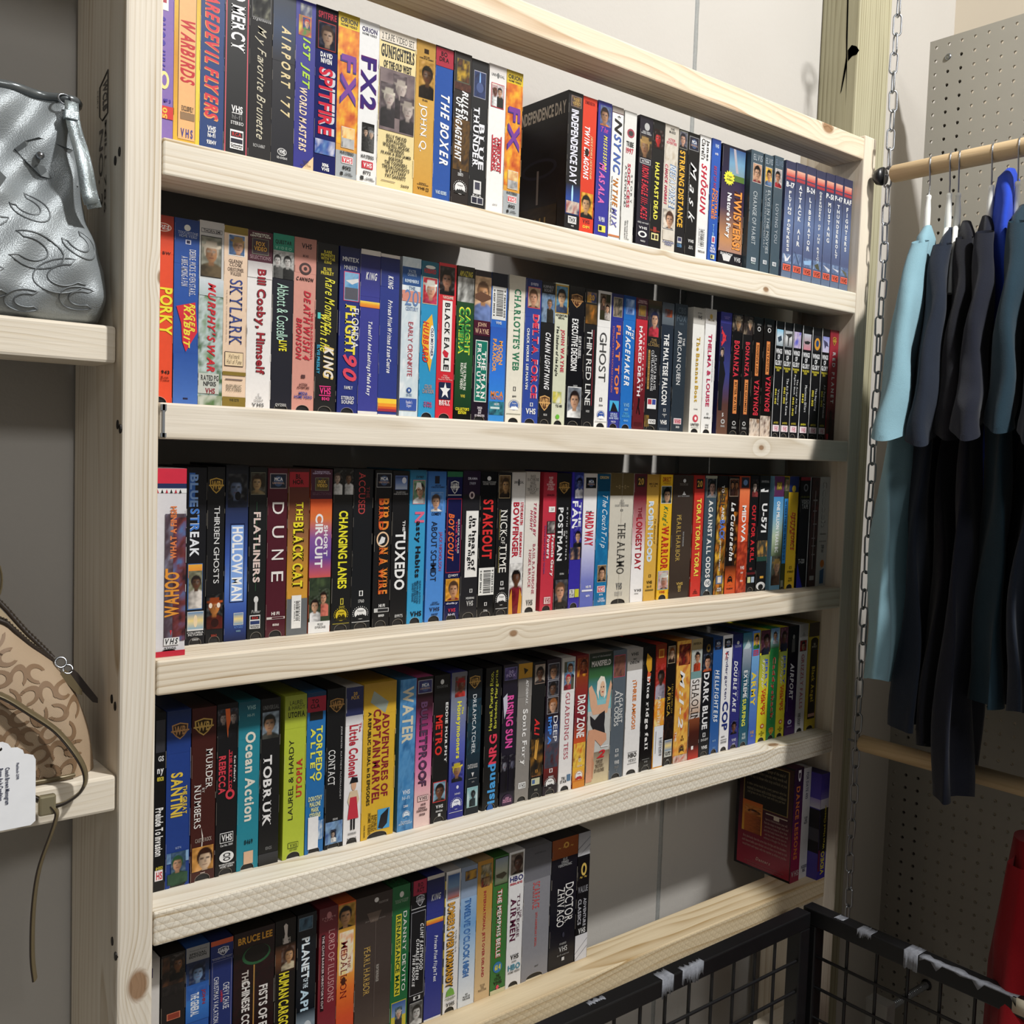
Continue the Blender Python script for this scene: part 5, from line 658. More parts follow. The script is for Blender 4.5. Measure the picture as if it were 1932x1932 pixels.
189.0 212.6 43.0 2a72b4 -|bright blue sleeve with yellow two-column title, white peeled sticker at base|R 0 10 0 100 1c3a5a;S 2.6 12 0 100 a02a3e;H 4 10 16 66 2a0c18 b TO/CLA;R 12 17 14 84 222;V 21 55 50 84 f2ee5a b TORPEDO;V 22 55 20 46 f2ee5a b A L L E Y;H 64 78 14 88 e8ecb0 b DOROTHY/MALONE/MARK/STEVENS;N 80 92 20 94 e8f0f4,3a80c0,d8e0e8;S 77 97 14 70 f0f0f2
214.1 238.1 42.7 131417 -|black sleeve with white capital title off-centre and blue night picture|L WB 6 15 16 90 b0844c 3a2a14;V 38 60 12 50 f2f2f2 s CONTACT;V 24 70 76 86 ccc s JODIE FOSTER  MATTHEW McCONAUGHEY;H 81 82.4 44 70 bbb b 15041;N 83 97 4 98 2a4a8a,8ab0d8,14161e;F 88 96 34 64 1c2a4a b8a090 14100f e8e8e8
238.9 262.1 42.3 f1eff0 -|white sleeve with red tall title and girl in red coat|R 0 18 0 100 2a3058;H 3 8 30 76 c8a048 b 20/FOX;G 18 24 0 100 b0aeb4,f1eff0;V 24 57 22 76 c03040 b Little Colonel;V 23 29 78 92 c8485a b The;O 58 66 40 70 e0b090;P 1c1c22 30 61 44 57 76 58 80 61;P e0c8a8 20 72 34 66 76 66 88 72 76 76 32 76;P c83848 34 70 72 70 86 84 22 84;R 84 91 40 50 1c1c22;R 84 91 56 66 1c1c22;H 92.6 94 26 74 777 b 2001030;H 96 98 20 76 444 S VHS
262.9 308.3 42.0 e0b536 -|double-width yellow sleeve with dark red two-line title and price sticker|G 0 20 0 100 a07c2c,e0b536;P 9aa49a 30 5 76 13 66 20 20 12;V 20 74 58 80 8a2030 b ADVENTURES OF;V 17 77 30 54 8a2030 b CAPTAIN MARVEL;V 18 78 14 24 2a2418 b A REPUBLIC SERIAL in 12 EPISODES;R 82 95 50 88 4aa0d8;P 1c1c24 52 94 60 86 84 82 80 92 66 95;V 83 97 20 48 6a5414 S REPUBLIC/PICTURES/HOME VIDEO;V 90 98 8 12 5a4a14 b VHS 5501
313.5 337.0 41.3 3d7fb8 -|watery blue sleeve with ragged cream title at its top|N 0 100 0 100 3d7fb8,5a98cc,2f6aa0;V 5 42 16 84 d8d0b8 b WATER;H 73 76 30 76 dfe8f4 b VHS;H 77 79.4 28 76 b8d0e8 b hi-fi;H 83 84.6 38 66 dfe8f4 b 2380;L PAR 87 92 34 78 e8f0f8 3d7fb8;H 93 96 8 92 e8f0f8 c Paramount/HOME VIDEO
337.9 362.0 41.0 d05a98 -|black to pink sleeve with dark outlined capitals|G 0 100 0 100 141014,3a1424,c04a8c,e080b0,f0c0c0,f4d8d0;L MCA 2 11 6 94 a8a8b0 3a3a6a;V 16 73 20 72 3a1a2a b BULLETPROOF;V 16.6 72.4 26 66 5a3a5a b BULLETPROOF;R 79 83 20 86 5a3a40;R 79.3 82.7 22 84 f0d0cc;H 79.8 82.2 28 78 3a1a24 S VHS;H 84.4 86 42 70 3a1a24 b HI FI;H 86.6 90 16 82 3a1a24 b STEREO/SURROUND;H 91 92.6 34 68 4a2a34 b 83028
363.7 388.0 40.7 151517 -|black sleeve with red title, white spaced side lettering and framed portrait|O 3 6.4 38 60 ddd;H 7 8.6 14 84 888 s TOUCHSTONE;V 27 54 14 58 e0342c b METRO;V 19 60 74 90 f0f0f0 S EDDIE MURPHY;R 72 86 8 90 c83a3a;F 72.6 85.4 11 87 8ab0c8 7a4e38 1a1414 2a2420;H 88 90.4 28 74 eee S VHS;H 91.6 93 30 72 ddd b 10426;R 94 96 44 60 ddd
389.7 413.9 40.4 3a3f9a -|grey to blue sleeve with yellow rounded title between two portraits|G 0 100 0 100 6a6a70,8088a0,5a64b8,3a3f9a,2c3088;F 3 17 24 90 6a5048 7a4a34 a82a2a c83a34;V 20 59 34 70 f2ea3a b Honeymooners;V 24 29 72 84 f2ea3a b The;F 61 75 18 88 3a3f9a a87858 e8d040 22222a;O 77.6 80 50 66 e0e0f0;H 82.6 84 40 76 ccd b 343463;L PAR 86 94 16 88 eef0fa 2c3088;R 95.4 95.8 6 94 ccd
416.1 438.6 40.1 141c24 -|black teal sleeve with thin white capitals and misty figure picture|G 0 100 0 100 101418,16222c,1c3848,16222c,141c24;L WB 4 13 10 84 b8904e 3a2a14;N 20 58 4 96 16222c,1e4050,142430;V 17 58 36 62 e8ecf0 s DREAMCATCHER;H 65 68 12 84 ccc S CASTLE ROCK;P ddd 40 71 60 71 50 74;R 75 75.3 20 80 aaa;H 77 78 44 62 999 b 21171;R 81 95 12 90 a8c8c8;G 81.4 94.6 14 88 7ab0b8,c8dce0,9ac0c4;F 82 94.6 30 74 9ac4c8 2a3a40 14181c 2a3a40
444.8 470.7 39.8 131314 -|black sleeve with upward blue and red title and yellow place names|^ 68 96 30 80 4aa0e0 b island;^ 47 68 32 82 e8405a b NRG;^ 3 44 26 50 d8d84a l Hawaii, Puerto Rico,;^ 2 43 58 80 d8d84a l Barbados, Margarita;O 96 104 30 70 2a60a8
473.5 498.3 39.4 1b1728 n|purple black sleeve with hot pink title above two shadowed faces|R 2 11 8 94 6a6a9a;N 2.4 10.6 12 90 2a2450,6a5a9a,1b1a30;H 4 9 20 84 b8a8d8 b 20/FOX;V 22 59 26 76 e854a8 b RISING SUN;P c8c8d8 2 23 30 20 34 30 14 38;F 64 90 0 48 1b1728 8a8a98 1b1728 14121e;F 64 90 56 100 1b1728 5a5a70 1b1728 14121e;O 92 102 12 90 3a2440;H 94 98 22 80 d898b8 b 6520/PROOF OF/PURCHASE
499.3 523.3 39.2 8c8782 -|grey sleeve with white heavy rounded title and mustard top|R 0 10.6 0 100 b8892e;P 2a2418 36 3 70 5 44 8;G 10.6 24 0 100 6a6662,8c8782;V 12 30 56 74 e8e6e4 i ACTIONMAX.;V 33 74 28 76 f4f2f0 S Sonic Fury;R 86 90.4 24 76 eee;H 86.6 90 28 72 4a4846 S VHS
524.3 546.9 38.9 17181a -|black sleeve with small red title, man's face top and crowd picture|R 2 16 16 96 a89080;F 2.4 15.6 18 94 a89a8c 7a5440 1a1414 3a3434;V 41 54 26 66 e03434 i ALI;N 56 84 0 100 8a6024,2a2014,141214;P d8a048 30 70 40 57 48 57 42 66 56 57 62 58 50 72;H 79 81 44 62 c88a3a b [];H 82.6 84 16 86 8a5a3a b Initial;S 85 90 14 80 c8c8a8;R 86 89 20 42 4a6a9a;H 93 94.4 40 64 998 b 07125
549.0 575.1 38.6 241a24 -|dark sleeve with three stacked portraits and white and blue title|R 3 15 10 88 a8a8b0;F 3.4 14.6 13 86 3a3a44 b88868 4a3a34 223;R 15.6 27 10 88 a8a8b0;F 16 26.6 13 86 2a2a34 6a4a38 1a1414 223;R 27.6 40 10 88 a8a8b0;F 28 39.6 13 86 3a2a24 d8a888 a8683a 223;G 42 92 0 100 241a24,2a3a6a,5a5a6a,9a3a2c,6a1c1c,3a1418;V 42 61 58 86 f2f2f4 l DEEP;V 42 76 20 46 4a90f0 b IMPACT;N 62 80 4 96 7a2a24,3a4a5a,4a1c1c;H 80.6 83.6 40 62 eee b [];H 86 87.4 34 70 ccc b 330823;L PAR 87 95 10 84 eee 221a22
577.1 601.9 38.4 efeceb -|white sleeve with thin red spaced capitals, portrait of woman and agent|G 0 26 0 100 b4aea8,efeceb;R 3 24 16 92 554;F 3.4 15 36 92 8ab8d8 d8a888 5a3a2c 2a2a34;F 11 24 18 70 6a8ab0 e0b090 c83040 a83a44;V 26 76 34 66 c05a68 s GUARDING TESS;H 89 94 14 62 333 S TRI/STAR;R 88 93 64 92 5a7a9a
603.5 626.8 38.1 8e2430 -|red sleeve with narrow white title over fiery sky|G 0 100 0 100 6a1c1c,8a3a1c,8e2430,7a1c2a,d85a2c,f0c040,d8542c;N 2 16 10 92 a8541c,6a1c14,e8a030;F 2 14 30 90 8a3a1c a85a34 3a1410 5a1c18;V 30 62 20 86 f4f2f0 b DROP ZONE;N 66 84 2 98 d8622c,f2d050,8e2430;H 78 80.4 48 66 eee b [];H 83 84.4 36 76 f0d8c8 b 32774;L PAR 87 94 18 86 eee b03030;R 95 100 0 100 d88a30
628.5 674.9 37.9 b8b0a4 -|double-width sleeve printed with blonde woman in black swimsuit|G 0 36 0 100 1c2420,1f3a28,3a6a40,4a8a98,7ac8d0;H 2 4 12 92 888 i story of the bombshell;H 6 10.4 10 92 e8e4e0 b MANSFIELD;R 36 46 0 100 8ac8d0;R 44 76 0 100 c8c8c4;G 76 100 0 100 8a7a68,c8b89a,d8c8a0;P e0b090 0 26 12 24 34 33 40 40 76 40 82 32 94 22 100 26 92 38 84 47 22 47 10 40;P f0e8da 34 30 36 22 50 18 66 19 74 25 76 33 66 36 62 26 54 25 44 30 44 36;O 22 34 48 70 e8c0a0;R 30 30.8 56 64 a03a3a;R 26 27 52 55 333;R 26 27 61 65 333;P 24242a 10 47 30 51 50 47 72 45 74 50 72 56 78 64 30 60 14 54;P d8a080 6 58 30 58 82 63 84 68 60 72 34 66 26 98 0 98 0 66;P c89070 24 78 34 84 30 96 24 94;H 75 81 44 80 c82c34 i 2;H 82 92 36 78 6a5a4a b TAPE SET/THE STORY/OF A BLONDE;R 72 73 60 92 e8e8ea
675.8 702.9 37.4 58626c -|steel grey sleeve with white overlapping serif title, pink dancers at top|R 4 21 8 92 d04a6a;N 4.4 20.6 10 90 2a1c24,8a5a4a,3a2a34;V 33 57 54 84 f0f0ee s AGAINST;V 31 59 22 54 f0f0ee s ALL ODDS;H 77 79.6 42 64 ddd b [];H 81 83.4 38 66 ccc b HI-FI;H 86 89 36 72 ddd b VHS;H 90 95 38 70 888 b DOLBY/4
705.2 737.5 37.2 efedec -|white sleeve with orange capitals and small black block mark|G 0 17 0 100 98928c,aaa49e;H 3 5.6 22 70 222 b VHS;H 7.6 9 36 60 444 b 3807;H 9.6 12 16 78 222 i ORION;V 25 64 36 66 e0803a b ¡THREE AMIGOS!;R 82 82.4 24 84 888;H 83 86.6 26 82 222 S HBO;H 87.6 90 30 80 777 l VIDEO;R 91 91.4 24 84 888
738.7 765.0 36.9 151516 -|black sleeve with lowercase white slab title and orange-lit woman|P d8a030 30 6 60 4 76 10 70 20 44 22 24 14;P 1a1414 34 6 50 3 84 6 84 20 72 22 70 10;P e0603a 40 20 66 22 60 30 34 26;V 24 83 28 64 f4f2f0 S blue ridge fall;R 90.4 90.8 20 80 888;H 92 93.4 40 66 999 b DVD;H 95 96 34 70 888 b 2341
766.2 788.9 36.6 c03a2c n|red and gold sleeve with suited man and white barcode label|G 0 100 0 100 6a2c14,a82c20,c03a2c,e8a838,f0c048,e8a030;R 4 11 24 76 c8903a;R 5 10 32 68 a8541c;F 16 52 4 96 b83024 4a3226 14100f b0a8b8;N 44 66 0 100 f0c040,e88a2a,f6e090;V 42 66 30 60 f6ecd8 s MAN on FIRE;S 66 99 6 96 e8eaf0;L BAR 74 92 54 90 e8eaf0 333;R 70 88 22 26 888
790.2 810.9 36.4 171313 -|black sleeve with gold title and small woman's portrait|R 3 17 12 88 c8b090;F 3.4 16.6 15 85 8a7058 e0b898 8a4a24 3a2a24;V 35 60 20 54 d8b048 s AFRICA;V 34 58 64 80 a88a3a s I DREAMED OF;N 60 78 2 98 2a1c18,171313,3a2418;S 79 93 10 90 c8c8c0;G 79.6 88 14 86 5a7aa8,f0d890,7a98b8;H 88.6 92 14 84 2a2a2a b COLUMBIA/TRISTAR;H 95 96 36 60 bbb b 04773
812.3 845.2 36.3 e09038 n|fiery orange sleeve with white slanted lettering and red top picture|N 0 100 0 100 e09038,f0c058,c0442c;R 3 20 14 96 7a1c1c;N 3.4 19.6 16 94 8a2420,3a1414,c8683a;V 24 72 28 62 f4f2f0 i M:I-2;V 74 82 8 20 f0e0d0 b THE;H 78 83 50 72 6a3a14 b 81/HI-FI;L PAR 86 94 40 78 3a2a1c e8b040;N 94 100 0 100 c8402c,d8c8b8,8a2420
846.4 871.4 36.0 d8d0cc n|white over brown flame sleeve with brushed black title|R 0 9 0 100 a8946a;H 3 5 10 90 3a3020 b UNIVERSAL;R 9 27 0 100 b8c0b8;F 9 27 22 86 c8c8c0 c8906a 1a1414 c84a2c;R 27 33 0 100 7aa0a0;G 33 62 0 100 efecea,e8e0d8,c8a890;V 34 69 16 82 2a1c14 s SHAOLIN;V 38 66 6 14 8a5a2c s WHEEL OF LIFE;G 66 100 0 100 8a4a2c,4a1a10,3a120c,c03424;R 89 92 30 50 f2f0ee
872.7 896.9 35.8 15161c -|blue black sleeve with white heavy title and dark haired man|O 5 12 34 78 6a5428;O 7 10 46 66 15161c;F 13 28 8 92 2a3448 d8a080 1a1210 c85a34;V 29 77 20 74 f4f4f6 b DARK BLUE;H 80 83.6 34 60 eee b [];H 85 87 18 90 ccc b DOLBY;H 91 94 24 82 eee b VHS
898.3 920.3 35.6 2b5ea4 -|blue sleeve with white underlined slanted title, globe box above|G 0 12 0 100 1c3058,2b5ea4;L MCA 2 11 10 92 3a4a6a 1c2440;V 28 73 30 76 e8f0fa i HELLFIGHTERS;R 28 70 18 21 c8d8ec;H 88 89.6 30 66 8ab0d8 b HI FI;H 94 95.4 34 66 6a98c8 b 55043
921.7 945.5 35.4 f1f0f2 -|white sleeve with childlike letters above a fat navy word|L MCA 3 11 14 92 22262e 222;V 14 55 28 62 4a4a78 l Kindergarten;V 15 22 26 48 c84a4a l K;V 57 82 20 80 22307a b COP;H 86.6 88 22 54 444 b HI FI;R 89.6 90 14 80 666;H 91 93 16 78 777 b SURROUND
946.3 970.6 35.2 34357e -|indigo sleeve with white slanted title and small man's head|G 0 14 0 100 22284e,34357e;O 6 9 40 66 d8d8d8;H 9.6 11.6 20 84 a8a8b8 s TOUCHSTONE;V 23 68 20 58 f0f0f6 i DOUBLE TAKE;V 32 58 66 74 a8a8d0 b ORLANDO JONES;F 75 87 14 80 34357e 7a5240 1a1414 22222a;H 91 93.4 28 74 d8d8e8 S VHS;H 95 96.4 40 64 ccd b HI FI
972.0 994.7 35.0 275a70 -|surf-scene sleeve with white then lime title|G 0 34 0 100 2a6a84,8ab0b4,3a7a8a;P c8d8dc 10 14 60 6 90 12 40 18;G 14 40 0 100 a8b0bc,275a70;V 33 57 24 66 f0f0f0 b EXTREME;V 34 58 74 84 a8c8d8 b Insane Locals;V 58 82 22 64 e8ea5a b SURFING;H 88 94 34 74 c8d8dc b VHS/HI-FI
996.1 1016.4 34.9 5b87cc -|light blue sleeve with yellow title and grinning man|F 2 16 16 92 e0b83a d8a080 1a1414 3a7a3a;R 17 22 20 86 c83a44;H 17.6 21.6 24 82 4a80c0 b PAULY/SHORE;G 22 100 0 100 7ab0e0,5b87cc,3f5cb8;V 36 66 10 68 f6d83a b ARMY;V 36 64 74 84 d8a85a b IN THE NOW;H 88 91 22 72 d8a838 S VHS;H 92 93.4 34 62 c8a04a b 35040
1017.9 1044.3 34.7 e8dc34 -|left one of two yellow sleeves with blue script over dark suited man|R 0 20 0 100 4a2a34;F 1 24 14 92 5a3040 5a3e34 1c1414 22283a;G 22 58 0 100 98a84a,e8dc34;V 25 52 52 84 3a5ac8 b JERRY;V 26 52 22 56 e8e8f0 c Springer;V 52 76 54 76 d8302c b TOO HOT;V 54 76 32 54 d8302c b FOR TV;O 84 88 36 74 c8482c;O 85 87 44 66 f0e8c8;H 90 95 26 78 5a5414 b 842/HI-FI STEREO/46301
1045.1 1069.1 34.5 2e8a4a -|green sleeve with red edged script title and gold shield|G 0 18 0 100 4a6a90,a8c8d8,3a6a3a;F 2 14 28 84 6a90b8 c89878 4a3a2c c8c8d0;V 26 82 26 70 f0e0c8 S Caddyshack;V 26 82 30 64 c8342c S Caddyshack;L WB 89 96 26 78 d8a838 a85a2c
1069.9 1093.6 34.4 e8dc34 -|right one of two yellow sleeves with blue script over dark suited man|R 0 20 0 100 4a2a34;F 1 24 14 92 5a3040 5a3e34 1c1414 22283a;G 22 58 0 100 98a84a,e8dc34;V 25 52 52 84 3a5ac8 b JERRY;V 26 52 22 56 e8e8f0 c Springer;V 52 76 54 76 d8302c b TOO HOT;V 54 76 32 54 d8302c b FOR TV;O 84 88 36 74 c8482c;O 85 87 44 66 f0e8c8;H 90 95 26 78 5a5414 b 842/HI-FI STEREO/46301
1095.1 1124.7 34.2 1a1320 -|black to purple sleeve with white slanted capitals and ghostly figure|G 0 100 0 100 131316,15141a,241634,3a1c58,4a2468;O 8 12 40 60 8a8a86;P 5a5a58 36 12 62 12 66 24 34 24;V 34 68 30 68 f2f2f6 i AIRPORT;R 46 78 16 18 8a80a8;O 86 90.4 28 66 eef;O 87 89.4 38 56 5a6ac8;R 92 92.6 24 70 a8a0c8
1126.2 1151.7 34.0 ededf0 -|white sleeve with red serif capitals and tiny portrait|G 0 12 0 100 a8a4a4,c8c4c4;H 8 11 30 66 777 b []/VHS;R 15 25 10 86 333;F 15.4 24.6 13 83 b83034 d8a888 1a1010 222;V 28 78 34 66 b83a44 s GRIZZLY FALLS;V 82 94 24 56 555 b VHS DOLBY
1154.4 1185.2 34.0 d8c23c -|yellow sleeve with black panel and gothic title, against the right upright|R 0 13 0 100 4a3e34;R 16 90 22 92 15130f;O 14 20 24 90 15130f;H 19 24 32 80 c8c4b0 b THE/JIM KELLY;V 41 74 34 72 e8d03a S Black Angel;R 85 88 26 88 d8a898
#5
0.9 22.7 43.5 d8d4d0 n|white sleeve with big red outlined letters, at the left upright|G 0 12.5 0 100 8a847e,d8d4d0;R 4.8 10.4 20 66 3a2a5a;V 12.5 19.4 10 60 b82a38 b D;V 20.1 27 10 60 b82a38 b M;V 27.7 33.9 10 60 b82a38 b A
24.4 50.4 43.5 1e1a19 n|dark sleeve with dim leather-jacketed figure photograph|N 0.8 17.9 4 96 3a2a20,1e1816,5a3a24;F 0.8 15.6 34 92 2a2019 7a5030 2a1c14 1a1716;N 17.9 23.4 4 96 1e1a19,2a2422,161414;R 34.3 38.2 24 80 c8785a;R 34.7 37.8 28 76 8a3a2a
51.2 77.1 43.5 2a5aa8 n|grey-headed blue sleeve reading SPECIAL EDITION with dim pilot face|R 0 8.8 0 100 8a8a8a;H 1.8 2.6 14 88 444 s Paramount Pictures;H 3.5 6.6 12 86 2a2a2a b SPECIAL/EDITION;G 8.8 21.9 0 100 1a2440,2a4a80;F 9.7 21.9 12 82 1c2c50 7a98c0 14203a 2a4a80;G 21.9 43.9 0 100 2a5aa8,3a7ac8,2a60b0;N 23.7 30.7 4 96 2a5aa8,3a6ab8,2450a0;V 27.2 40.4 20 56 e8eef6 b THE GENERAL;V 26.3 35.1 66 84 9a2a34 b JOHN
78.6 104.1 43.5 22306c n|navy sleeve with orange top strip and white arched title|R 0 2.9 0 100 c85a38;L WB 4.4 9.8 32 80 d8d8e0 2a2a4a;R 10.3 10.5 4 96 b8b8c0;H 10.8 11.4 8 92 9a9ab0 b WARNER HOME VIDEO;R 12.2 58.7 6 94 8a8ab0;R 12.4 58.7 8 92 22306c;V 21.5 48.9 14 36 e8e8f0 s CHRISTMAS VACATION;V 26.4 42 56 84 e8e8f0 s CHEVY CHASE;V 30.3 37.2 44 54 c83a44 b LAMPOON
105.1 153.9 43.5 17110f n|double-width black sleeve with green ring and gold heading, two titles divided|N 0 64.5 0 100 17110f,2a1013,141010;H 3.2 7.5 10 94 d89a34 b BRUCE LEE;O 9.7 21.5 20 90 2c5a38;O 9.7 19.9 26 86 17110f;V 23.6 32.2 20 36 c8c0b8 b THE;V 30.1 64.5 20 40 e8e4e0 b CHINESE CONN;R 21.5 64.5 48 51 b88a48;V 35.5 64.5 62 84 e8e4e0 b FISTS OF FU
154.9 180.4 43.5 191413 n|black sleeve with rough yellow title under white-shirted person|P d8ccc4 40 3.8 50 2.5 60 3.8 58 10.1 66 15.1 40 15.1 46 8.8;H 11.3 15.1 36 74 c8c0b8 b SHOWS/SHOWS;G 15.1 32.7 0 100 2a1c14,6a4228,2a1c16;F 16.3 31.4 30 94 4a2c1a c8986a 3a2418 d8c8a8;V 32.7 66 20 70 f2e23a b HUMAN CARGO
182.4 207.0 43.5 12161d n|black sleeve with white and pale blue irregular capitals|R 2 10.2 8 80 6a7a88;N 2.4 9.8 11 77 1c2c3c,4a6a80,1a2430;V 14.9 40.7 24 66 c8e4f6 b PLANET;V 14.9 40.7 28 62 f0f8fc b PLANET;V 40.7 46.8 34 60 d8e8f2 b OF THE;V 47.5 67.9 22 64 c8e4f6 b APES;G 61.1 78 0 100 16202a,8a9aa8,4a5a68;O 67.9 80.1 36 84 c8d0d8
210.7 235.0 43.5 7e2a34 n|maroon sleeve with tall pale red serif title and black side strip|G 0 17.5 0 100 5a2028,7e2a34;O 2.9 7.3 40 66 b8787a;H 5.8 8.8 14 88 c8888a s MGM/UA;V 14.6 61.3 52 86 d8a0a0 s LORD OF ILLUSIONS;R 16.8 65.7 14 32 2a1418;V 17.5 64.3 17 29 d8c8c8 b THE CLIVE BARKER DIRECTOR'S CUT
235.7 259.6 43.5 e06a30 n|flame orange sleeve with white-edged red serif title under man's portrait|F 0.8 16.3 2 98 c8983a d8a070 14100f 1c1614;G 16.3 93.1 0 100 d8a040,f0c050,e87a34,d8542c,c8442c;N 18.6 46.5 10 90 f0d890,f4e8d0,e88a3a;V 24.8 62.1 20 56 7a1c20 s MEDALLION;V 35.7 43.4 60 76 8a2420 s THE;O 48.1 53.5 24 50 4a2014
259.8 311.4 43.5 453a36 n|double-width brown sleeve with gold serif title, twin of the upper-row one|G 0 90.2 0 100 3a302c,453a36,4e423c;O 2.5 5.7 50 62 e8e4e0;H 5.7 7.1 62 88 a8a09a s TOUCHSTONE;P 6a5a50 30 11.5 70 11.5 60 18 40 18;H 16.4 17.5 26 82 8a807a s JERRY BRUCKHEIMER;V 33.6 65.6 24 42 c8a45a s PEARL HARBOR;V 47.5 59 58 66 b0a8a0 b FROM THE PRODUCER;R 18 82 54 54.8 7a6c66
311.8 337.7 43.6 22683c n|green sleeve with yellow banner title and white spaced name|O 4 8 40 64 d8d8d0;H 9 11.6 14 90 a8c0a8 s TOUCHSTONE/HOME VIDEO;V 18 72 64 84 f0f0e8 s DANNY DEVITO;R 19 74 22 54 d8cc3a;V 20 73 26 50 1c4a2a b RENAISSANCE MAN;R 78 98 8 92 c8b83a;G 78.6 88 10 90 3a5a98,7a98c8;F 82 97.4 30 70 3a5a6a d8b098 c8c0b8 2a2a34
339.2 362.6 43.6 15151a n|black sleeve with red genre sticker and white slanted names|S 0 10 14 100 a8304a;H 1.6 8.6 36 84 3a1020 b RO/ACT;L WB 10 18 34 86 d8d8e0 2a2a34;R 18.6 19.2 4 96 bbb;R 21 78 4 96 b8b8c0;R 21.4 77.6 6 94 15151a;V 30 62 64 86 eee i CLINT EASTWOOD;V 40 68 40 60 eee i CHARLIE SHEEN;V 50 72 18 36 eee i THE ROOKIE;H 79 81.6 30 74 ddd b [];R 83 99 8 90 999;F 83.6 99 10 88 555 ccc 222 ddd
363.7 390.2 43.7 31398a n|blue flight-course sleeve with orange stripe, nearer the floor|R 0 2.6 0 100 c8c0b8;G 2.6 26 0 100 26284e,31398a;H 13 17.4 26 82 d8d8d8 i KING;G 30 33.4 0 100 f0d050,f09a34,d8683a;V 42 74 44 70 eef0f8 i Private Pilot Flight Test;R 98.6 100 0 100 e8e4e0
391.8 416.4 43.7 eceaea -|white sleeve with orange outlined title and striped warning edge|R 0 100 0 6 2a2a24;R 6 12 0 6 e0c040;R 18 24 0 6 e0c040;R 30 36 0 6 e0c040;R 42 48 0 6 e0c040;R 54 60 0 6 e0c040;R 66 72 0 6 e0c040;R 78 84 0 6 e0c040;R 2 20 14 94 b8b8bc;G 2.6 19.4 17 91 3a5a90,7a98b8,a85a44;V 22 82 18 68 3a2a14 b BOMBERS OVER NORMANDY;V 22 81 22 64 e8a83a b BOMBERS OVER NORMANDY;V 42 58 76 82 888 b THE B-24;P 7ab04a 22 88 30 84 50 82 70 84 80 88;H 89 91 18 84 6a7a5a b GOLDEN/VIDEO;H 92.6 95.4 24 80 333 S VHS
417.6 443.8 43.8 c4d4e6 n|pale sky sleeve with blue metallic block title|G 0 26 0 100 8a98b0,98acc8;R 3 10 24 96 5a4a3a;N 3.4 9.6 27 93 2a2a3a,c8983a,3a3040;G 22 100 0 100 98b8dc,7aa8d8,b8d0e8,dce4ee,e8ecf0;V 23 79 24 66 2a5a9a b TWELVE O'CLOCK HIGH;V 24 78 28 60 5a8ac8 b TWELVE O'CLOCK HIGH;H 91 96 30 76 444 b 1071/PROOF OF/PURCHASE
444.6 470.1 43.8 d8b684 -|tan sleeve with dark red downward title and cartoon aviators|G 0 100 0 100 b8863a,c89848,d8b684,dcbe92;N 3 18 20 92 c8a040,5a5a4a,d8c8a8;N 12 19 26 80 c83a2c,2a2a24,c8a070;V 22 84 38 60 a82838 b INTERNATIONAL JETS OVER DELAND;H 89 94.4 26 80 5a4a3a s TELSTAR/VIDEO/PRODUCTIONS
471.3 497.1 43.8 3d7638 -|olive green sleeve with white red-edged title and bomber photograph|R 1 21 8 98 2a2a24;G 1.6 20.4 11 95 8a98a8,b8bca8,5a6a48;P 5a5444 16 13 70 12 90 14 60 17 20 15;V 24 74 28 64 c83a38 S THE MEMPHIS BELLE;V 24.6 73.4 32 60 f4f0ea S THE MEMPHIS BELLE;O 77 85 16 76 3a7ab0;H 79 83 28 66 f0e43a b 60 41;H 86 90.6 28 72 1c2a18 b THE/COLOR;H 91 93.6 22 78 1c2a18 b VHS;O 94 97 38 58 e8506a;R 97 100 0 100 d8d0a8
498.3 525.2 43.8 ecebec -|white sleeve with maroon title and airman photograph|R 1.6 17 10 92 998;F 2 16.6 12 90 8a7a70 6a4a3c 3a2a24 2a2420;H 18 22 8 94 2a2a6a b HBO;H 22.6 24.4 8 90 c83a4a b ORIGINAL MOVIES;V 34 66 18 54 5a1a3a S AIRMEN;V 32 64 60 78 5a2a44 s TUSKEGEE;V 44 50 80 90 6a3a54 s THE;H 76 79.6 26 80 333 S VHS;H 80.6 81.8 36 66 888 b 91280;H 83 87.4 12 92 4a90a8 b HBO;H 88 89.6 14 90 777 b HOME VIDEO
526.0 574.7 43.9 8d8d94 -|double-width plain grey sleeve with small red lettering|G 0 25 0 100 5a5a60,75757c;H 4.6 6 36 80 4a4a50 b UNIVERSAL;V 27 47 34 60 d04a4a s SCARFACE;V 50 76 46 54 c05a5a b 20TH ANNIVERSARY SPECIAL;H 90.6 91.8 50 64 555 b 61147
576.1 625.6 43.9 171720 n|double-width black sleeve with brown top and white two-line serif title|R 0 15 0 100 8a4a26;O 3.4 8 44 64 d8a850;O 4.4 7 49 59 8a4a26;H 6.4 9 22 82 c89848 c ~ ~~ ~;H 15 22 24 78 bbb s HI-FI/STEREO/VIDEOPHONIC;V 36 66 56 88 f4f2f0 s DOCTOR;V 38 68 26 54 f4f2f0 s ZHIVAGO;O 73 77 50 58 3a3a48;H 81 82.6 40 66 bbb s MV600003;H 84 88 38 70 e8e8e8 s VHS;H 89.6 91 32 78 888 b hi-fi stereo;R 92.4 95 50 60 ddd
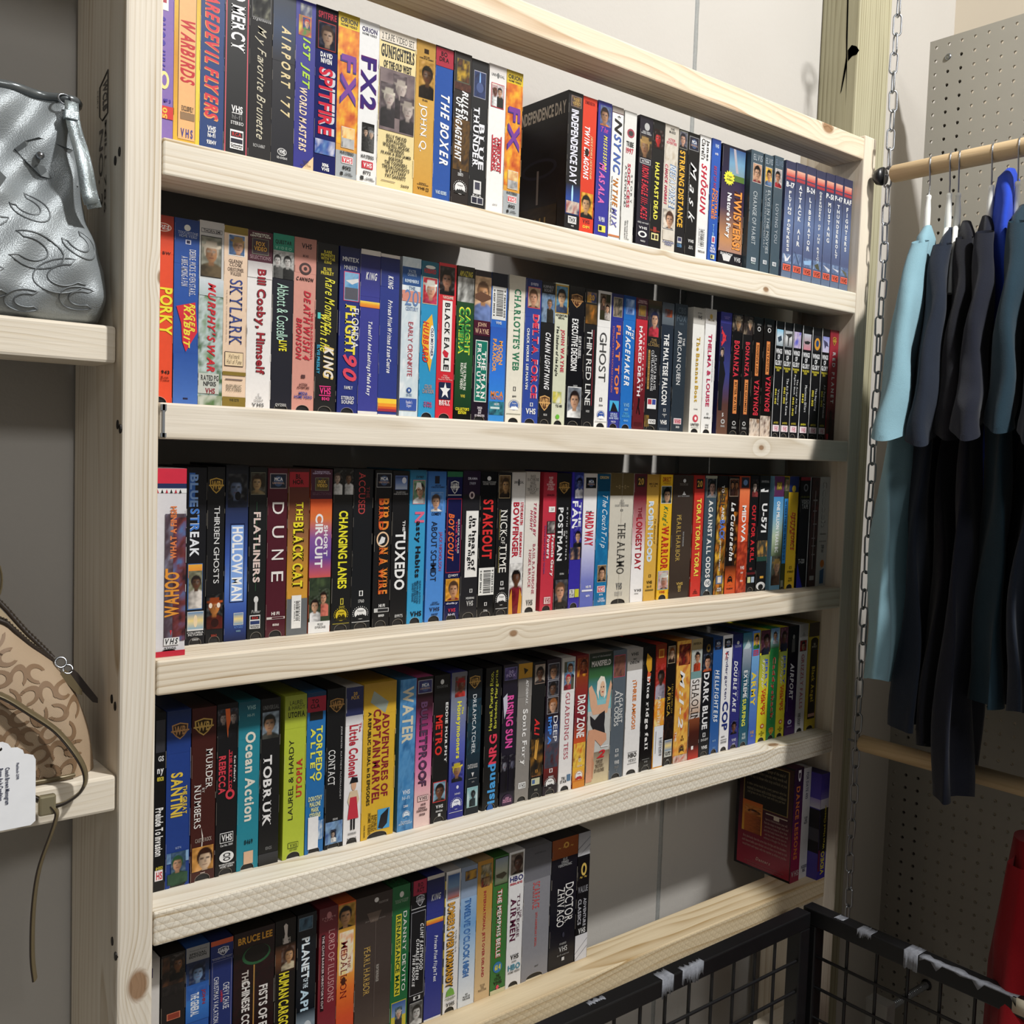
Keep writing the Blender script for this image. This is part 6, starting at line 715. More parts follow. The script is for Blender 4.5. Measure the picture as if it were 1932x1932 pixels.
626.5 650.3 44.0 16161a n|black-banded white hatched box, last before the empty stretch|G 0 18 0 100 9a9a9e,d0d0d4;P 8a8a90 0 12 100 4 100 5 0 13;P 8a8a90 0 18 100 10 100 11 0 18;R 20 80 0 100 141417;O 24 34 30 76 d8b860;O 26 32 42 64 141417;H 34 38 20 80 b89a48 c ~ ~;H 42 47 10 90 8a8a90 b VALUE;V 52 72 14 42 b8b8c0 b CLASSICS;V 52 74 58 82 b8b8c0 b ADVENTURE;H 75 79.4 22 82 e8e8e8 S VHS;R 80 100 0 100 e0e0e6;P 8a8a90 0 94 100 84 100 84.6 0 94.6;P 8a8a90 0 99 100 90 100 90.6 0 99.6
1113.2 1139.8 20.0 4a1838 n,b,h203,d120|magenta and black plastic case with printed back cover turned toward the aisle|G 0 100 0 100 2a1428,3a1848,5a1c50,8a1c48,8a1c3c;V 2 12 40 70 e8e4e8 b D;V 16 80 26 66 d8783a S DANCE LESSONS;H 90 95 10 92 b8a8a8 S VHS;<R 0 100 0 100 181416;<G 2 98 5 99 3a2018,34161e,4a1c2c,8a2438,b03044;<R 4 44 12 92 8a7444;<R 4.8 43.2 14 90 1c1612;<H 7 20 18 88 8a8068 l dance is the hidden language of the soul of/the body and it lets you say what words will/never say to those who stop and look at you;<H 23 34 18 88 8a8068 l a video series made for every person who has/wanted to move with a little more confidence/and grace on any floor and with any partner;<R 40 68 12 48 d87a34;<G 40 68 12 48 c8642c,e09038,e8b040;<F 44 68 16 46 d88438 c8743a 2a1410 b8602c;<H 46 50 54 92 d8c8b8 b T;<H 50 70 52 94 b89890 l here in these lessons you will/find the steps to begin with and/practise at home in slow time/until the body knows them well/and the music carries you on/without a thought for the feet;<H 71 82 14 94 c8a098 l first the hands then the arms then the hips and the shoulders/each lesson builds upon the last one so there is no need to rush/watch listen and repeat with the teacher as often as you like;<H 88 91 40 66 d8a8a0 i Dancers;<H 93 97 20 90 a86868 l all rights reserved for private home exhibition only/any public performance is strictly prohibited
1140.6 1165.4 22.0 d2d0d0 n,b,h198|plain white plastic case with small grey print, between magenta and violet|R 0 100 0 14 eceaea;V 4 28 40 70 6a6a78 b FOR DATE 493;H 44 51 40 80 6a6a74 b FLASH/AND/READY;H 88 95 34 96 6a6a74 b RECORDED/VIDEO
1166.2 1190.3 1.0 3c2f8a n|violet and black cardboard box with upward yellow lettering at the right upright|G 0 28 0 100 4a3a98,4434a0,8a80c0;R 24 33 0 100 d8d4e0;R 33 75 0 100 1c1a1e;^ 74 96 36 80 d8c83a b VIDEO;^ 30 72 52 76 d8c83a b Wet Head Cleaner;R 72 92 0 24 6a2040;<R 0 100 0 100 4f449c;<G 0 24 0 100 4a3a98,5a4ab0;<G 24 33 0 100 a898d0,d8d4e0;<R 34 75 0 100 1e1c20;<R 52 64 0 100 4a4850;<R 95 97 8 40 c8c0e0
'''
def tapes():
    rows = []; row = 0
    for ln in TAPES.strip().split('\n'):
        if ln[0] == '#': row = int(ln[1:])
        else: rows.append((row, ln))
    bake_glyphs(sorted(parse_chars([r[1] for r in rows]) | {('l', c) for c in 'MILL786NO.2S-DRY'} | {('b', c) for c in 'WCLBNO.2'} | {('b', c) for c in 'Flashbck-2098CoachBrownMgrmPuesAItdi'}))
    for i, (row, ln) in enumerate(rows): tape(ln, row, i)
tapes()
# ---------------------------------------------------------------- treated post, pegboard
m = MB(); m.box((-.0527, -.0400, -1.3), (.0527, .0400, 1.3)); o = m.build('wooden_post', W_POST, None, (1.3332, .1207, -.06), .004)
tag(o, 'greenish treated timber post standing against the wall behind the shelving', 'post')
m = MB()
for pl in ([(.110, .90), (.1075, .90), (.1035, .78), (.1005, .70), (.1000, .655), (.1015, .70), (.1065, .78)], [(.1015, .755), (.094, .762), (.084, .757), (.078, .748), (.083, .742), (.092, .742), (.100, .735)], [(.104, .745), (.108, .715), (.1125, .680), (.110, .685), (.105, .71), (.1015, .735)]):
    m.poly([(-.0531, y - .1207, z + .06) for y, z in pl]); m.poly([(-.0531, y - .1207, z + .06) for y, z in pl[::-1]])
m.build('bark_crack', plain('dark_bark', '3d3226', .8, 0, .5, 400), o)
def pegboard():
    PX = 1.515; yb, yf = .0745, -.7891; zb, zt = -1.30, .8265; g = .0254; r = .0034; th = .005
    rt = empty('pegboard', (PX, (yb + yf) / 2, zb), 'grey perforated pegboard panel beside the hanging shirts', 'pegboard')
    m = MB(); ny = int((yb - yf) / g); nz = int((zt - zb) / g); n = 8; col = (1, 1, 1)
    for j in range(nz):
        for i in range(ny):
            cy = yb - g * (i + .5) - .0003; cz = zt - g * (j + .5) - .002
            y0, y1, z0, z1 = cy - g / 2, cy + g / 2, cz - g / 2, cz + g / 2
            sq = [(y0 + g, cz), (y0 + g, z1), (cy, z1), (y0, z1), (y0, cz), (y0, z0), (cy, z0), (y0 + g, z0)]
            ho = [(cy + r * cos(2 * pi * k / n), cz + r * sin(2 * pi * k / n)) for k in range(n)]
            pts = [(PX, *p) for p in sq] + [(PX, *p) for p in ho] + [(PX + th, *p) for p in ho]
            fs = [(k, (k + 1) % n, n + (k + 1) % n, n + k)[::-1] for k in range(n)] + [(n + k, n + (k + 1) % n, 2 * n + (k + 1) % n, 2 * n + k)[::-1] for k in range(n)]
            m.add([(p[0] - PX, p[1] - (yb + yf) / 2, p[2] - zb) for p in pts], fs, col)
    yc = (yb + yf) / 2; Y = lambda y: y - yc; e = .0003
    ylo = yb - g * ny - e; zlo = zt - g * nz - .002 - zb
    m.poly([(0, Y(yb), 0), (0, Y(yb), zt - zb), (th, Y(yb), zt - zb), (th, Y(yb), 0)]); m.poly([(0, Y(yb), zt - zb), (0, Y(ylo), zt - zb), (th, Y(ylo), zt - zb), (th, Y(yb), zt - zb)])
    m.poly([(0, Y(ylo), zt - zb), (0, Y(ylo), zt - zb - .002), (0, Y(yb), zt - zb - .002), (0, Y(yb), zt - zb)][::-1])
    m.poly([(0, Y(yb) , 0), (0, Y(yb), zt - zb), (0, Y(yb) - e, zt - zb), (0, Y(yb) - e, 0)][::-1])
    m.build('perforated_sheet', plain('pegboard_paint', 'aaa69c', .55, 0, .04, 30), rt)
    m = MB(); fr = plain('furring_strip', '4a443c', .8)
    for y in (yb - .05, -.38, -.75): m.box((th + .0002, Y(y) - .018, .0), (th + .02, Y(y) + .018, zt - zb - .03))
    m.build('furring_strip', fr, rt)
    for i, j in ((1, 1), (1, 40), (14, 1)):
        cy = yb - g * (i + .5); cz = zt - g * (j + .5); m = MB()
        m.grid([[(-a, b * cos(2 * pi * k / 14), b * sin(2 * pi * k / 14)) for k in range(14)] for a, b in ((.0002, .0062), (.0016, .0058), (.0026, .004), (.0018, .0016), (.0017, .0001))], wrap=True)
        m.build('screw', M['metal'], rt, (0, Y(cy), cz - zb))
pegboard()
def bolt():
    a = Vector((1.514, -.0330, -1.0115)); L = .155
    rt = empty('threaded_bolt', a, 'threaded steel bolt with a pale square block, in a pegboard hole near the floor', 'bolt')
    m = MB(); pr = []; n = 10
    for i in range(150):
        x = -L * i / 149; pr.append([(x, (.0062 + .0013 * abs(((i / 5) % 1) - .5) * 2) * cos(2 * pi * k / n), (.0062 + .0013 * abs(((i / 5) % 1) - .5) * 2) * sin(2 * pi * k / n)) for k in range(n)])
    m.grid(pr, wrap=True); m.build('threaded_rod', M['metal'], rt)
    m = MB(); m.grid([[(x, r * cos(2 * pi * k / 16), r * sin(2 * pi * k / 16)) for k in range(16)] for x, r in ((-.0003, .0105), (-.002, .0105), (-.002, .0064))], wrap=True)
    m.build('collar', M['plastic_black'], rt)
    m = MB(); m.box((-L - .03, -.022, -.026), (-L, .022, .026)); m.build('end_block', plain('grey_white_block', 'b4b4b0', .6), rt, bevel=.002)
bolt()
# ---------------------------------------------------------------- chain and hanging rods
RX, RY, RZ1, RZ2, RR = 1.2155, -.036, .4945, -.4773, .0142
def stadium(L, Wd, r, n=10):
    q = []; a = L / 2 - Wd / 2
    for k in range(n + 1): q.append((Wd / 2 * cos(pi * k / n), 0, a + Wd / 2 * sin(pi * k / n)))
    for k in range(n + 1): q.append((-Wd / 2 * cos(pi * k / n), 0, -a - Wd / 2 * sin(pi * k / n)))
    m = MB(); m.tube(q, r, 8, closed=True); return m
def chain():
    top = .862; pitch = .0312
    rt = empty('chain', (RX, RY + .004, top), 'galvanised steel chain hanging beside the right upright, holding both rods', 'chain')
    lk0 = None
    n = int((top + .80) / pitch)
    for i in range(n):
        z = -.0312 * (i + .5) - .012
        if lk0 is None: lk0 = lk = stadium(.0350, .0126, .0016).build('link', M['metal'], rt)
        else: lk = lk0.copy(); C.objects.link(lk); lk.parent = rt
        zz = top + z
        tw = (.9 if zz > RZ1 else .05) + (pi / 2 if i % 2 else 0) + .12 * sin(i * 1.7)
        lk.location = (.0015 * sin(i * .9), .001 * cos(i * 1.3) + (0 if zz > RZ2 else .006 * (RZ2 - zz) * 0), z); lk.rotation_euler = (0, .04 * sin(i * 2.1), tw)
    m = MB(); m.tube([(.017 * cos(2 * pi * k / 24), 0, .017 * sin(2 * pi * k / 24)) for k in range(24)], .0026, 8, closed=True)
    m.build('ring', M['bronze'], rt, (0, 0, -.006))
chain()
def rodobj(z, lab, y1, knob):
    rt = empty('hanging_rod', (RX, RY, z), lab, 'rod')
    m = MB(); ys = [-.004, -.0055, -.0065] + [-.0065 - (y1 - .0065) * k / 8 for k in range(1, 9)]; rr = [RR - .002, RR - .0006, RR] + [RR] * 8
    m.tube([(0, y, 0) for y in ys], rr, 24); m.build('dowel', W_ROD, rt)
    m = MB(); m.grid([[(r * cos(2 * pi * k / 20), y, r * sin(2 * pi * k / 20)) for k in range(20)] for y, r in ((.030, .0005), (.0295, .007), (.025, .0125), (.018, .0148), (.0125, .0150), (.0125, .0005))], wrap=True)
    if knob: m.build('end_cap', M['plastic_black'], rt)
    m = MB(); m.tube([(0, .028 if knob else .02, 0), (0, .012, 0), (0, -.004, 0)], .0022, 8); m.build('eye_screw', M['metal'], rt)
rodobj(RZ1, 'upper round wooden rod carrying the shirt hangers', 1.12, True)
rodobj(RZ2, 'bare lower round wooden rod ending at the chain', .62, False)
# ---------------------------------------------------------------- hangers and shirts
def fabric(name, hexc, nz=.14):
    t = NT(name); co = t.obj(); c = lin(hexc); f = t.noise(co, 14, 3); f2 = t.noise(co, 900, 2)
    k = t.math('ADD', t.math('MULTIPLY', f, .6), t.math('MULTIPLY', f2, .4))
    t.base(t.mix(k, (*[q * (1 - nz * 2) for q in c], 1), (*[min(1, q * (1 + nz)) for q in c], 1))); t.set(Roughness=.9)
    t.b.inputs['Specular IOR Level'].default_value = .15; t.b.inputs['Sheen Weight'].default_value = .12
    t.bump(t.math('ADD', f2, t.math('MULTIPLY', t.noise(co, 45, 3), 1.5)), .35, .0012); return t.m
HOOK = []
def hanger(y, ang, tilt, lab, white=True, shoulder=.045):
    rt = empty('hanger', (RX, y, RZ1 + RR + .0011), lab, 'hanger', 'hangers on the upper rod', ang)
    m = MB(); q = []; R = RR + .0012
    for k in range(17):
        a = radians(62) + radians(205) * k / 16; q.append((R * 1.05 * sin(a) * 1.0 - 0, 0, -R + R * cos(a - pi / 2 + radians(28)) * 0 + R * sin(pi / 2) * 0 + R * cos(radians(205) * k / 16 - radians(70))))
        q[-1] = (R * sin(radians(205) * k / 16 - radians(70)) * -1.0, 0, -R + R * cos(radians(205) * k / 16 - radians(70)))
    q = [p for p in q]
    e = q[-1]; q += [(e[0] * .6, 0, e[2] - .012), (e[0] * .12 + tilt * .2, 0, e[2] - .022), (tilt, 0, -.068)]
    m.tube(q, .00125, 8); m.build('hook', M['metal'], rt)
    wm = M['white_plastic'] if white else M['plastic_black']
    m = MB(); m.tube([(tilt, 0, -.064), (tilt, 0, -.066), (tilt, 0, -.069), (tilt * 1.1, 0, -.072), (tilt * 1.3, 0, -.088), (tilt * 1.4, 0, -.108), (tilt * 1.4, 0, -.128)], [.0034, .0046, .0046, .0038, .0052, .0056, .005], 10); m.build('neck', wm, rt)
    m = MB(); m.tube([(-.062, 0, -.235), (-.048, 0, -.195), (-.026, 0, -.150), (-.010, 0, -.124), (.010 + tilt, 0, -.124), (.026, 0, -.150), (.048, 0, -.195), (.062, 0, -.235)], .0042, 8); m.build('shoulder_arms', wm, rt)
    return rt
def shirt(name, y, ang, mat, lab, zn=-.112, length=.74, hw=.165, sl=1.0, seed=0, dx=0.0, group='shirts on the upper rod', slab=True, thick=.007):
    """hangs from the neck: body surface front and back, plus two drooping sleeves"""
    rt = empty(name, (RX + dx * cos(ang), y + dx * sin(ang), RZ1 + zn), lab, 'shirt', group, ang)
    q = random.Random(seed); ph = [q.uniform(0, 6) for _ in range(6)]
    def half(v):        # half width down the body, v 0..1
        pts = ((0, .010), (.012, .026), (.03, .040), (.10, .068), (.20, .094), (.32, .112), (.42, .122), (.7, .9 * hw), (1, hw))
        for (a, b), (c, d) in zip(pts, pts[1:]):
            if v <= c: return b + (d - b) * (v - a) / (c - a)
        return hw
    m = MB(); rows = []; nv, nu = 34, 36
    for j in range(nv + 1):
        v = j / nv; wv = half(v); z = -length * v; r = []
        th = .006 + .008 * min(1, v * 30) + thick * min(1, v * 2.2) * (1 - .2 * v)
        for k in range(2 * nu):
            a = 2 * pi * k / (2 * nu); x = wv * cos(a); yy = th * sin(a)
            f = (.5 + v) * (.0062 * sin(x * 52 + ph[0] + v * 2) + .0042 * sin(x * 96 + ph[1] - v * 5) + .003 * sin(v * 17 + x * 20 + ph[2]))
            r.append((x + .004 * sin(v * 9 + ph[3]), yy + f, z - .018 * (x / hw) * v + .004 * sin(x * 40 + ph[4]) * v + 0))
        rows.append(r)
    m.grid(rows, wrap=True); m.poly(rows[0][::-1])
    r0 = rows[-1]; m.grid([rows[-1], [(p[0] * .985, p[1] * .8, p[2] + .004) for p in rows[-1]]], wrap=True)
    m.build('body', mat, rt)
    for sx in ((-1, 1) if sl else ()):
        m = MB(); path = [(sx * .050, -.035), (sx * .082, -.115), (sx * .112, -.205), (sx * .140 * sl, -.285), (sx * .158 * sl, -.338)]
        wd = [.012, .036, .048, .050, .052]; rows = []
        for i in range(17):
            t = i / 16 * 4; k = min(int(t), 3); fr = t - k
            px = path[k][0] + (path[k + 1][0] - path[k][0]) * fr; pz = path[k][1] + (path[k + 1][1] - path[k][1]) * fr; ww = wd[k] + (wd[k + 1] - wd[k]) * fr
            dxz = Vector((path[k + 1][0] - path[k][0], path[k + 1][1] - path[k][1])).normalized(); nrm = Vector((dxz.y, -dxz.x)) * sx
            ring = []
            for c in range(28):
                a = 2 * pi * c / 28; u = ww * cos(a); f = .0032 * sin(u * 90 + ph[2] + i * .35) + .002 * sin(i * .9 + u * 40)
                ring.append((px + nrm.x * u * -1, (.013 + (thick * .9) * i / 16) * sin(a) + f, pz - nrm.y * u * -1 * 1.0))
            rows.append(ring)
        m.grid(rows, wrap=True); m.grid([rows[-1], [(p[0] - sx * .002, p[1] * .75, p[2] + .008) for p in rows[-1]]], wrap=True)
        m.build('sleeve', mat, rt)
    return rt
NAVY = fabric('navy_jersey', '1f2633'); BLK = fabric('black_jersey', '17181f'); LBL = fabric('pale_blue_jersey', '84a9b6'); TEAL = fabric('dark_teal_jersey', '1f3440'); ROYAL = fabric('royal_blue_fleece', '2344b8'); RED = fabric('red_fleece', '8a0f18')
A0 = radians(20)
hanger(-.1080, A0, -.010, 'white hanger with metal hook carrying the pale blue shirt, nearest the chain')
shirt('t_shirt', -.1080, A0 - .05, LBL, 'pale blue t-shirt, first on the upper rod beside the chain', -.098, .735, .182, 1, 1, -.012, thick=.014)
hanger(-.1415, A0, 0, 'white hanger with its hook touching the next one, carrying the slim navy shirt')
shirt('t_shirt', -.1430, A0 + .02, NAVY, 'slim navy t-shirt right beside the pale blue one', -.105, .80, .165, 1, 2)
hanger(-.1555, A0 + .08, .010, 'white hanger with its hook crossing the one behind, carrying a round-shouldered black shirt')
shirt('t_shirt', -.176, A0 + .06, BLK, 'black t-shirt with rounded shoulder behind two touching hooks', -.095, .83, .17, 1.02, 3, .02)
hanger(-.2085, A0, 0, 'white hanger with upright hook standing alone in the middle of the rod')
shirt('t_shirt', -.2090, A0 + .04, fabric('midnight_jersey', '191c28'), 'long midnight black t-shirt reaching lowest toward the lower rod', -.094, .90, .18, 1.15, 4, .004)
shirt('fleece_jacket', -.2320, A0 + .10, ROYAL, 'bright royal blue garment showing as a sliver between dark shirts', -.018, .60, .15, 0, 5, .045)
hanger(-.2485, A0, .006, 'white hanger close to the right edge carrying the dark teal shirt')
shirt('t_shirt', -.2560, A0 + .03, TEAL, 'dark teal blue t-shirt with a seamed sleeve, near the right edge', -.085, .76, .17, 1, 6, .008)
hanger(-.300, A0, 0, 'white hanger beyond the teal shirt at the right edge')
shirt('t_shirt', -.306, A0 + .02, NAVY, 'navy t-shirt with only a sleeve showing at the right edge', -.10, .74, .17, 1.15, 7)
o = hanger(-.352, A0, 0, 'white hanger farthest along the upper rod')
shirt('t_shirt', -.356, A0, BLK, 'black t-shirt last in view on the upper rod', -.10, .72, .17, 1.1, 8)
for i in range(7):  # unseen shirts added out of view to darken the lower right
    shirt('t_shirt', -.43 - .09 * i, radians(10 + 7 * (i % 3)), (BLK, NAVY, TEAL)[i % 3], 'dark t-shirt added unseen past the right edge, to shade the lower right', -.09, .72 + .05 * (i % 2), .19, 1.1, 20 + i, group='added shade shirts past the right edge', thick=.02)
# red garment on the lower rod
rh = empty('hanger', (RX, -.330, RZ2 + RR + .0011), 'hanger on the lower rod carrying the red garment', 'hanger', None, A0)
m = MB(); m.tube([(.0154 * sin(radians(-80 + 200 * k / 12)) * -1, 0, -.0154 + .0154 * cos(radians(-80 + 200 * k / 12))) for k in range(13)] + [(0, 0, -.045), (0, 0, -.075)], .00125, 8); m.build('hook', M['metal'], rh)
def red():
    rt = empty('fleece_jacket', (RX - .01, -.3300, RZ2 - .070), 'deep red garment hanging from the lower rod behind the wire basket', 'jacket', None, A0)
    m = MB(); rows = []
    for j in range(40):
        v = j / 39; z = -.62 * v; wv = .03 + .155 * (1 - math.exp(-v * 5)) + .015 * v; th = .016 + .022 * min(1, v * 3)
        rows.append([(wv * cos(a) , th * sin(a) + .008 * sin(wv * cos(a) * 45 + 1) * (v + .3), z) for a in [2 * pi * k / 56 for k in range(56)]])
    m.grid(rows, wrap=True); m.poly(rows[0][::-1]); m.build('body', RED, rt)
    for sx in (-1, 1):
        m = MB(); rows = []
        for j in range(24):
            v = j / 23; px = sx * (.06 + .10 * min(1, v * 1.6) + .018 * v); z = -.02 - .40 * v; r = .03 + .018 * min(1, v * 4)
            rows.append([(px + r * cos(a), -.012 * v + r * .62 * sin(a) + .003 * sin(a * 4 + v * 6), z) for a in [2 * pi * k / 24 for k in range(24)]])
        m.grid(rows, wrap=True); m.poly(rows[-1]); m.build('sleeve', RED, rt)
red()
# ---------------------------------------------------------------- wire basket
def basket():
    zt = -.7135; g = .0508; bx0, bx1 = -.28, 1.062; y0, y1 = -.056, -.86; tb = .0254; zb = FLOOR + .002
    rt = empty('wire_basket', ((bx0 + bx1) / 2, (y0 + y1) / 2, FLOOR), 'black wire bin of square tube and grid panels in front of the shelving', 'basket')
    o = rt.location; V = lambda p: (p[0] - o.x, p[1] - o.y, p[2] - o.z)
    def bar(nm, a, b, bev=.002):
        m = MB(); m.box(V(a), V(b)); return m.build(nm, M['black_paint'], rt, None, bev)
    ys = y0 - tb
    bar('rim', (bx0, ys, zt - tb), (bx1 - .034, y0, zt)); bar('rim', (bx0, y1, zt - tb), (bx1, y1 + tb, zt))
    bar('rim', (bx1 - tb, y1 + tb, zt - tb), (bx1, y0 - .004, zt + .001)); bar('rim', (bx0, y1 + tb, zt - tb), (bx0 + tb, ys, zt))
    bar('post', (bx1 - .034 - tb, ys, zb), (bx1 - .034, y0, zt - tb)); bar('post', (bx1 - tb, y0 - .004 - tb, zb), (bx1, y0 - .004, zt - tb))
    bar('post', (bx0, ys, zb), (bx0 + tb, y0, zt - tb)); bar('post', (bx0, y1, zb), (bx0 + tb, y1 + tb, zt - tb)); bar('post', (bx1 - tb, y1, zb), (bx1, y1 + tb, zt - tb))
    def wire(a, b):
        m = MB(); m.tube([V(a), V(b)], .0026, 8); m.build('wire', M['wire'], rt)
    x = bx1 - .034 - tb - g
    while x > bx0 + .05: wire((x, ys + .012, zb), (x, ys + .012, zt - tb)); x -= g
    z = zt - tb - g
    while z > -1.10: wire((bx0 + tb, ys + .007, z), (bx1 - .034 - tb, ys + .007, z)); z -= g
    y = y0 - .004 - tb - g
    while y > y1 + .05: wire((bx1 - tb + .012, y, zb), (bx1 - tb + .012, y, zt - tb)); y -= g
    z = zt - tb - g
    while z > -1.10: wire((bx1 - tb + .007, y1 + tb, z), (bx1 - tb + .007, y0 - .004 - tb, z)); z -= g
    tp = plain('worn_tape', '83868e', .4, 0, .45, 160, bump=.5); cr = plain('cream_label', 'cfc7b0', .4, 0, .1, 60)
    q = random.Random(5)
    def strip(nm, mat, x0, x1, ya, yb, ztop, zbot, rag=.004):
        """a stuck strip folded over the rim with torn edges"""
        m = MB(); n = 14; alongx = abs(x1 - x0) > abs(yb - ya) if nm == 'torn_tape_x' else False
        rows = []
        for i in range(n + 1):
            f = i / n; j = q.uniform(-rag, rag)
            rows.append((f, j))
        return rows
    def patch(nm, mat, along, s0, s1, top=(0, 1), face=(0, 0), rag=.005):
        # along 'x': rim facing -y; along 'y': rim facing -x
        m = MB(); n = 16; r1 = []; r2 = []; r3 = []
        for i in range(n + 1):
            s_ = s0 + (s1 - s0) * i / n; a = top[0] * tb + q.uniform(0, rag); b = top[1] * tb - q.uniform(0, rag); c = face[1] * tb + (q.uniform(-rag, rag) if face[1] else 0)
            e = .0005
            if along == 'x':
                r1.append(V((s_, y0 - a, zt + e))); r2.append(V((s_, (ys - e) if top[1] >= 1 else y0 - b, zt + e))); r3.append(V((s_, ys - e, zt - max(c, .0005))))
            else:
                r1.append(V((bx1 - a, s_, zt + .001 + e))); r2.append(V(((bx1 - tb - e) if top[1] >= 1 else bx1 - b, s_, zt + .001 + e))); r3.append(V((bx1 - tb - e, s_, zt - max(c, .0005))))
        m.grid([r1, r2] + ([r3] if face[1] else []), flip=(along == 'x'))
        ob = m.build(nm, mat, rt); so = ob.modifiers.new('thick', 'SOLIDIFY'); so.thickness = .0004; return ob
    patch('torn_tape', tp, 'x', .676, .700, (.2, 1), (0, .95)); patch('torn_tape', tp, 'x', .718, .764, (.55, 1), (0, .8), .007)
    patch('torn_tape', tp, 'x', .55, .58, (.1, .6), (0, 0))
    patch('torn_tape', tp, 'y', -.182, -.158, (.1, 1), (0, .25), .006); patch('torn_tape', tp, 'y', -.258, -.236, (0, 1), (0, 1), .002); patch('torn_tape', tp, 'y', -.40, -.26, (.35, 1), (0, .12), .009); patch('torn_tape', tp, 'y', -.13, -.115, (.1, .9), (0, 0), .004)
    lb = patch('price_strip', cr, 'y', -.62, -.395, (.9, 1), (0, .82), .0008); lb['label'] = 'cream price strip stuck on the black rim'
basket()
# ---------------------------------------------------------------- stamp on the left upright
def stamp():
    m = MB(); col = lin('4a453e')
    X = -T - .00045
    def put(txt, st, z0, z1, ya, yb):      # reads downward, tops toward the front edge
        for V, F in text_polys(txt, st, 'H'):
            m.add([(X, ya + (yb - ya) * b, z0 + (z1 - z0) * a) for a, b in V], [f[::-1] for f in F], col)
    put('NO. 2', 'l', .3115, .2360, .0760, .0640); put('MILL 786', 'l', .3180, .2290, .0590, .0530)
    put('WCLB', 'b', .3560, .3280, .0660, .0520)
    fr = [(.0495, .364), (.0495, .3235), (.066, .3195), (.0745, .3245), (.0745, .353), (.0495, .364)]
    m.tube([(X, a, b) for a, b in fr], .0007, 5, col)
    put('S-DRY', 'l', .352, .334, .0835, .0795)
    o = m.build('ink_stamp', M['print'], UL, Vector((0, 0, 0)) - UL.location - SH.location)
stamp()
# ---------------------------------------------------------------- handbags on the left bay
def lerp(tab, z):
    if z <= tab[0][0]: return tab[0][1:]
    for a, b in zip(tab, tab[1:]):
        if z <= b[0]:
            f = (z - a[0]) / (b[0] - a[0]); f = f * f * (3 - 2 * f) * .5 + f * .5; return tuple(p + (q - p) * f for p, q in zip(a[1:], b[1:]))
    return tab[-1][1:]
def cshape(n=18):
    """op-art C: an outer oval with an open inner oval"""
    pts = []
    for k in range(n + 1):
        a = radians(50) + radians(260) * k / n; pts.append((cos(a), .72 * sin(a)))
    inn = []
    for k in range(n + 1):
        a = radians(62) + radians(236) * k / n; inn.append((.10 + .62 * cos(a), .44 * sin(a)))
    return pts, inn
def monogram(mb, surf, items, col, e):
    for (u, v, su, ang) in items:
        o, i = cshape(); rows = []
        for q in (o, i): rows.append([surf(u + su * (x * cos(ang) - y * sin(ang)), v + su * (x * sin(ang) + y * cos(ang)), e) for x, y in q])
        mid = [tuple((a + b) / 2 for a, b in zip(p, r)) for p, r in zip(*rows)]
        mb.grid([rows[0], rows[1]], col); mb.grid([rows[1], rows[0]], col)
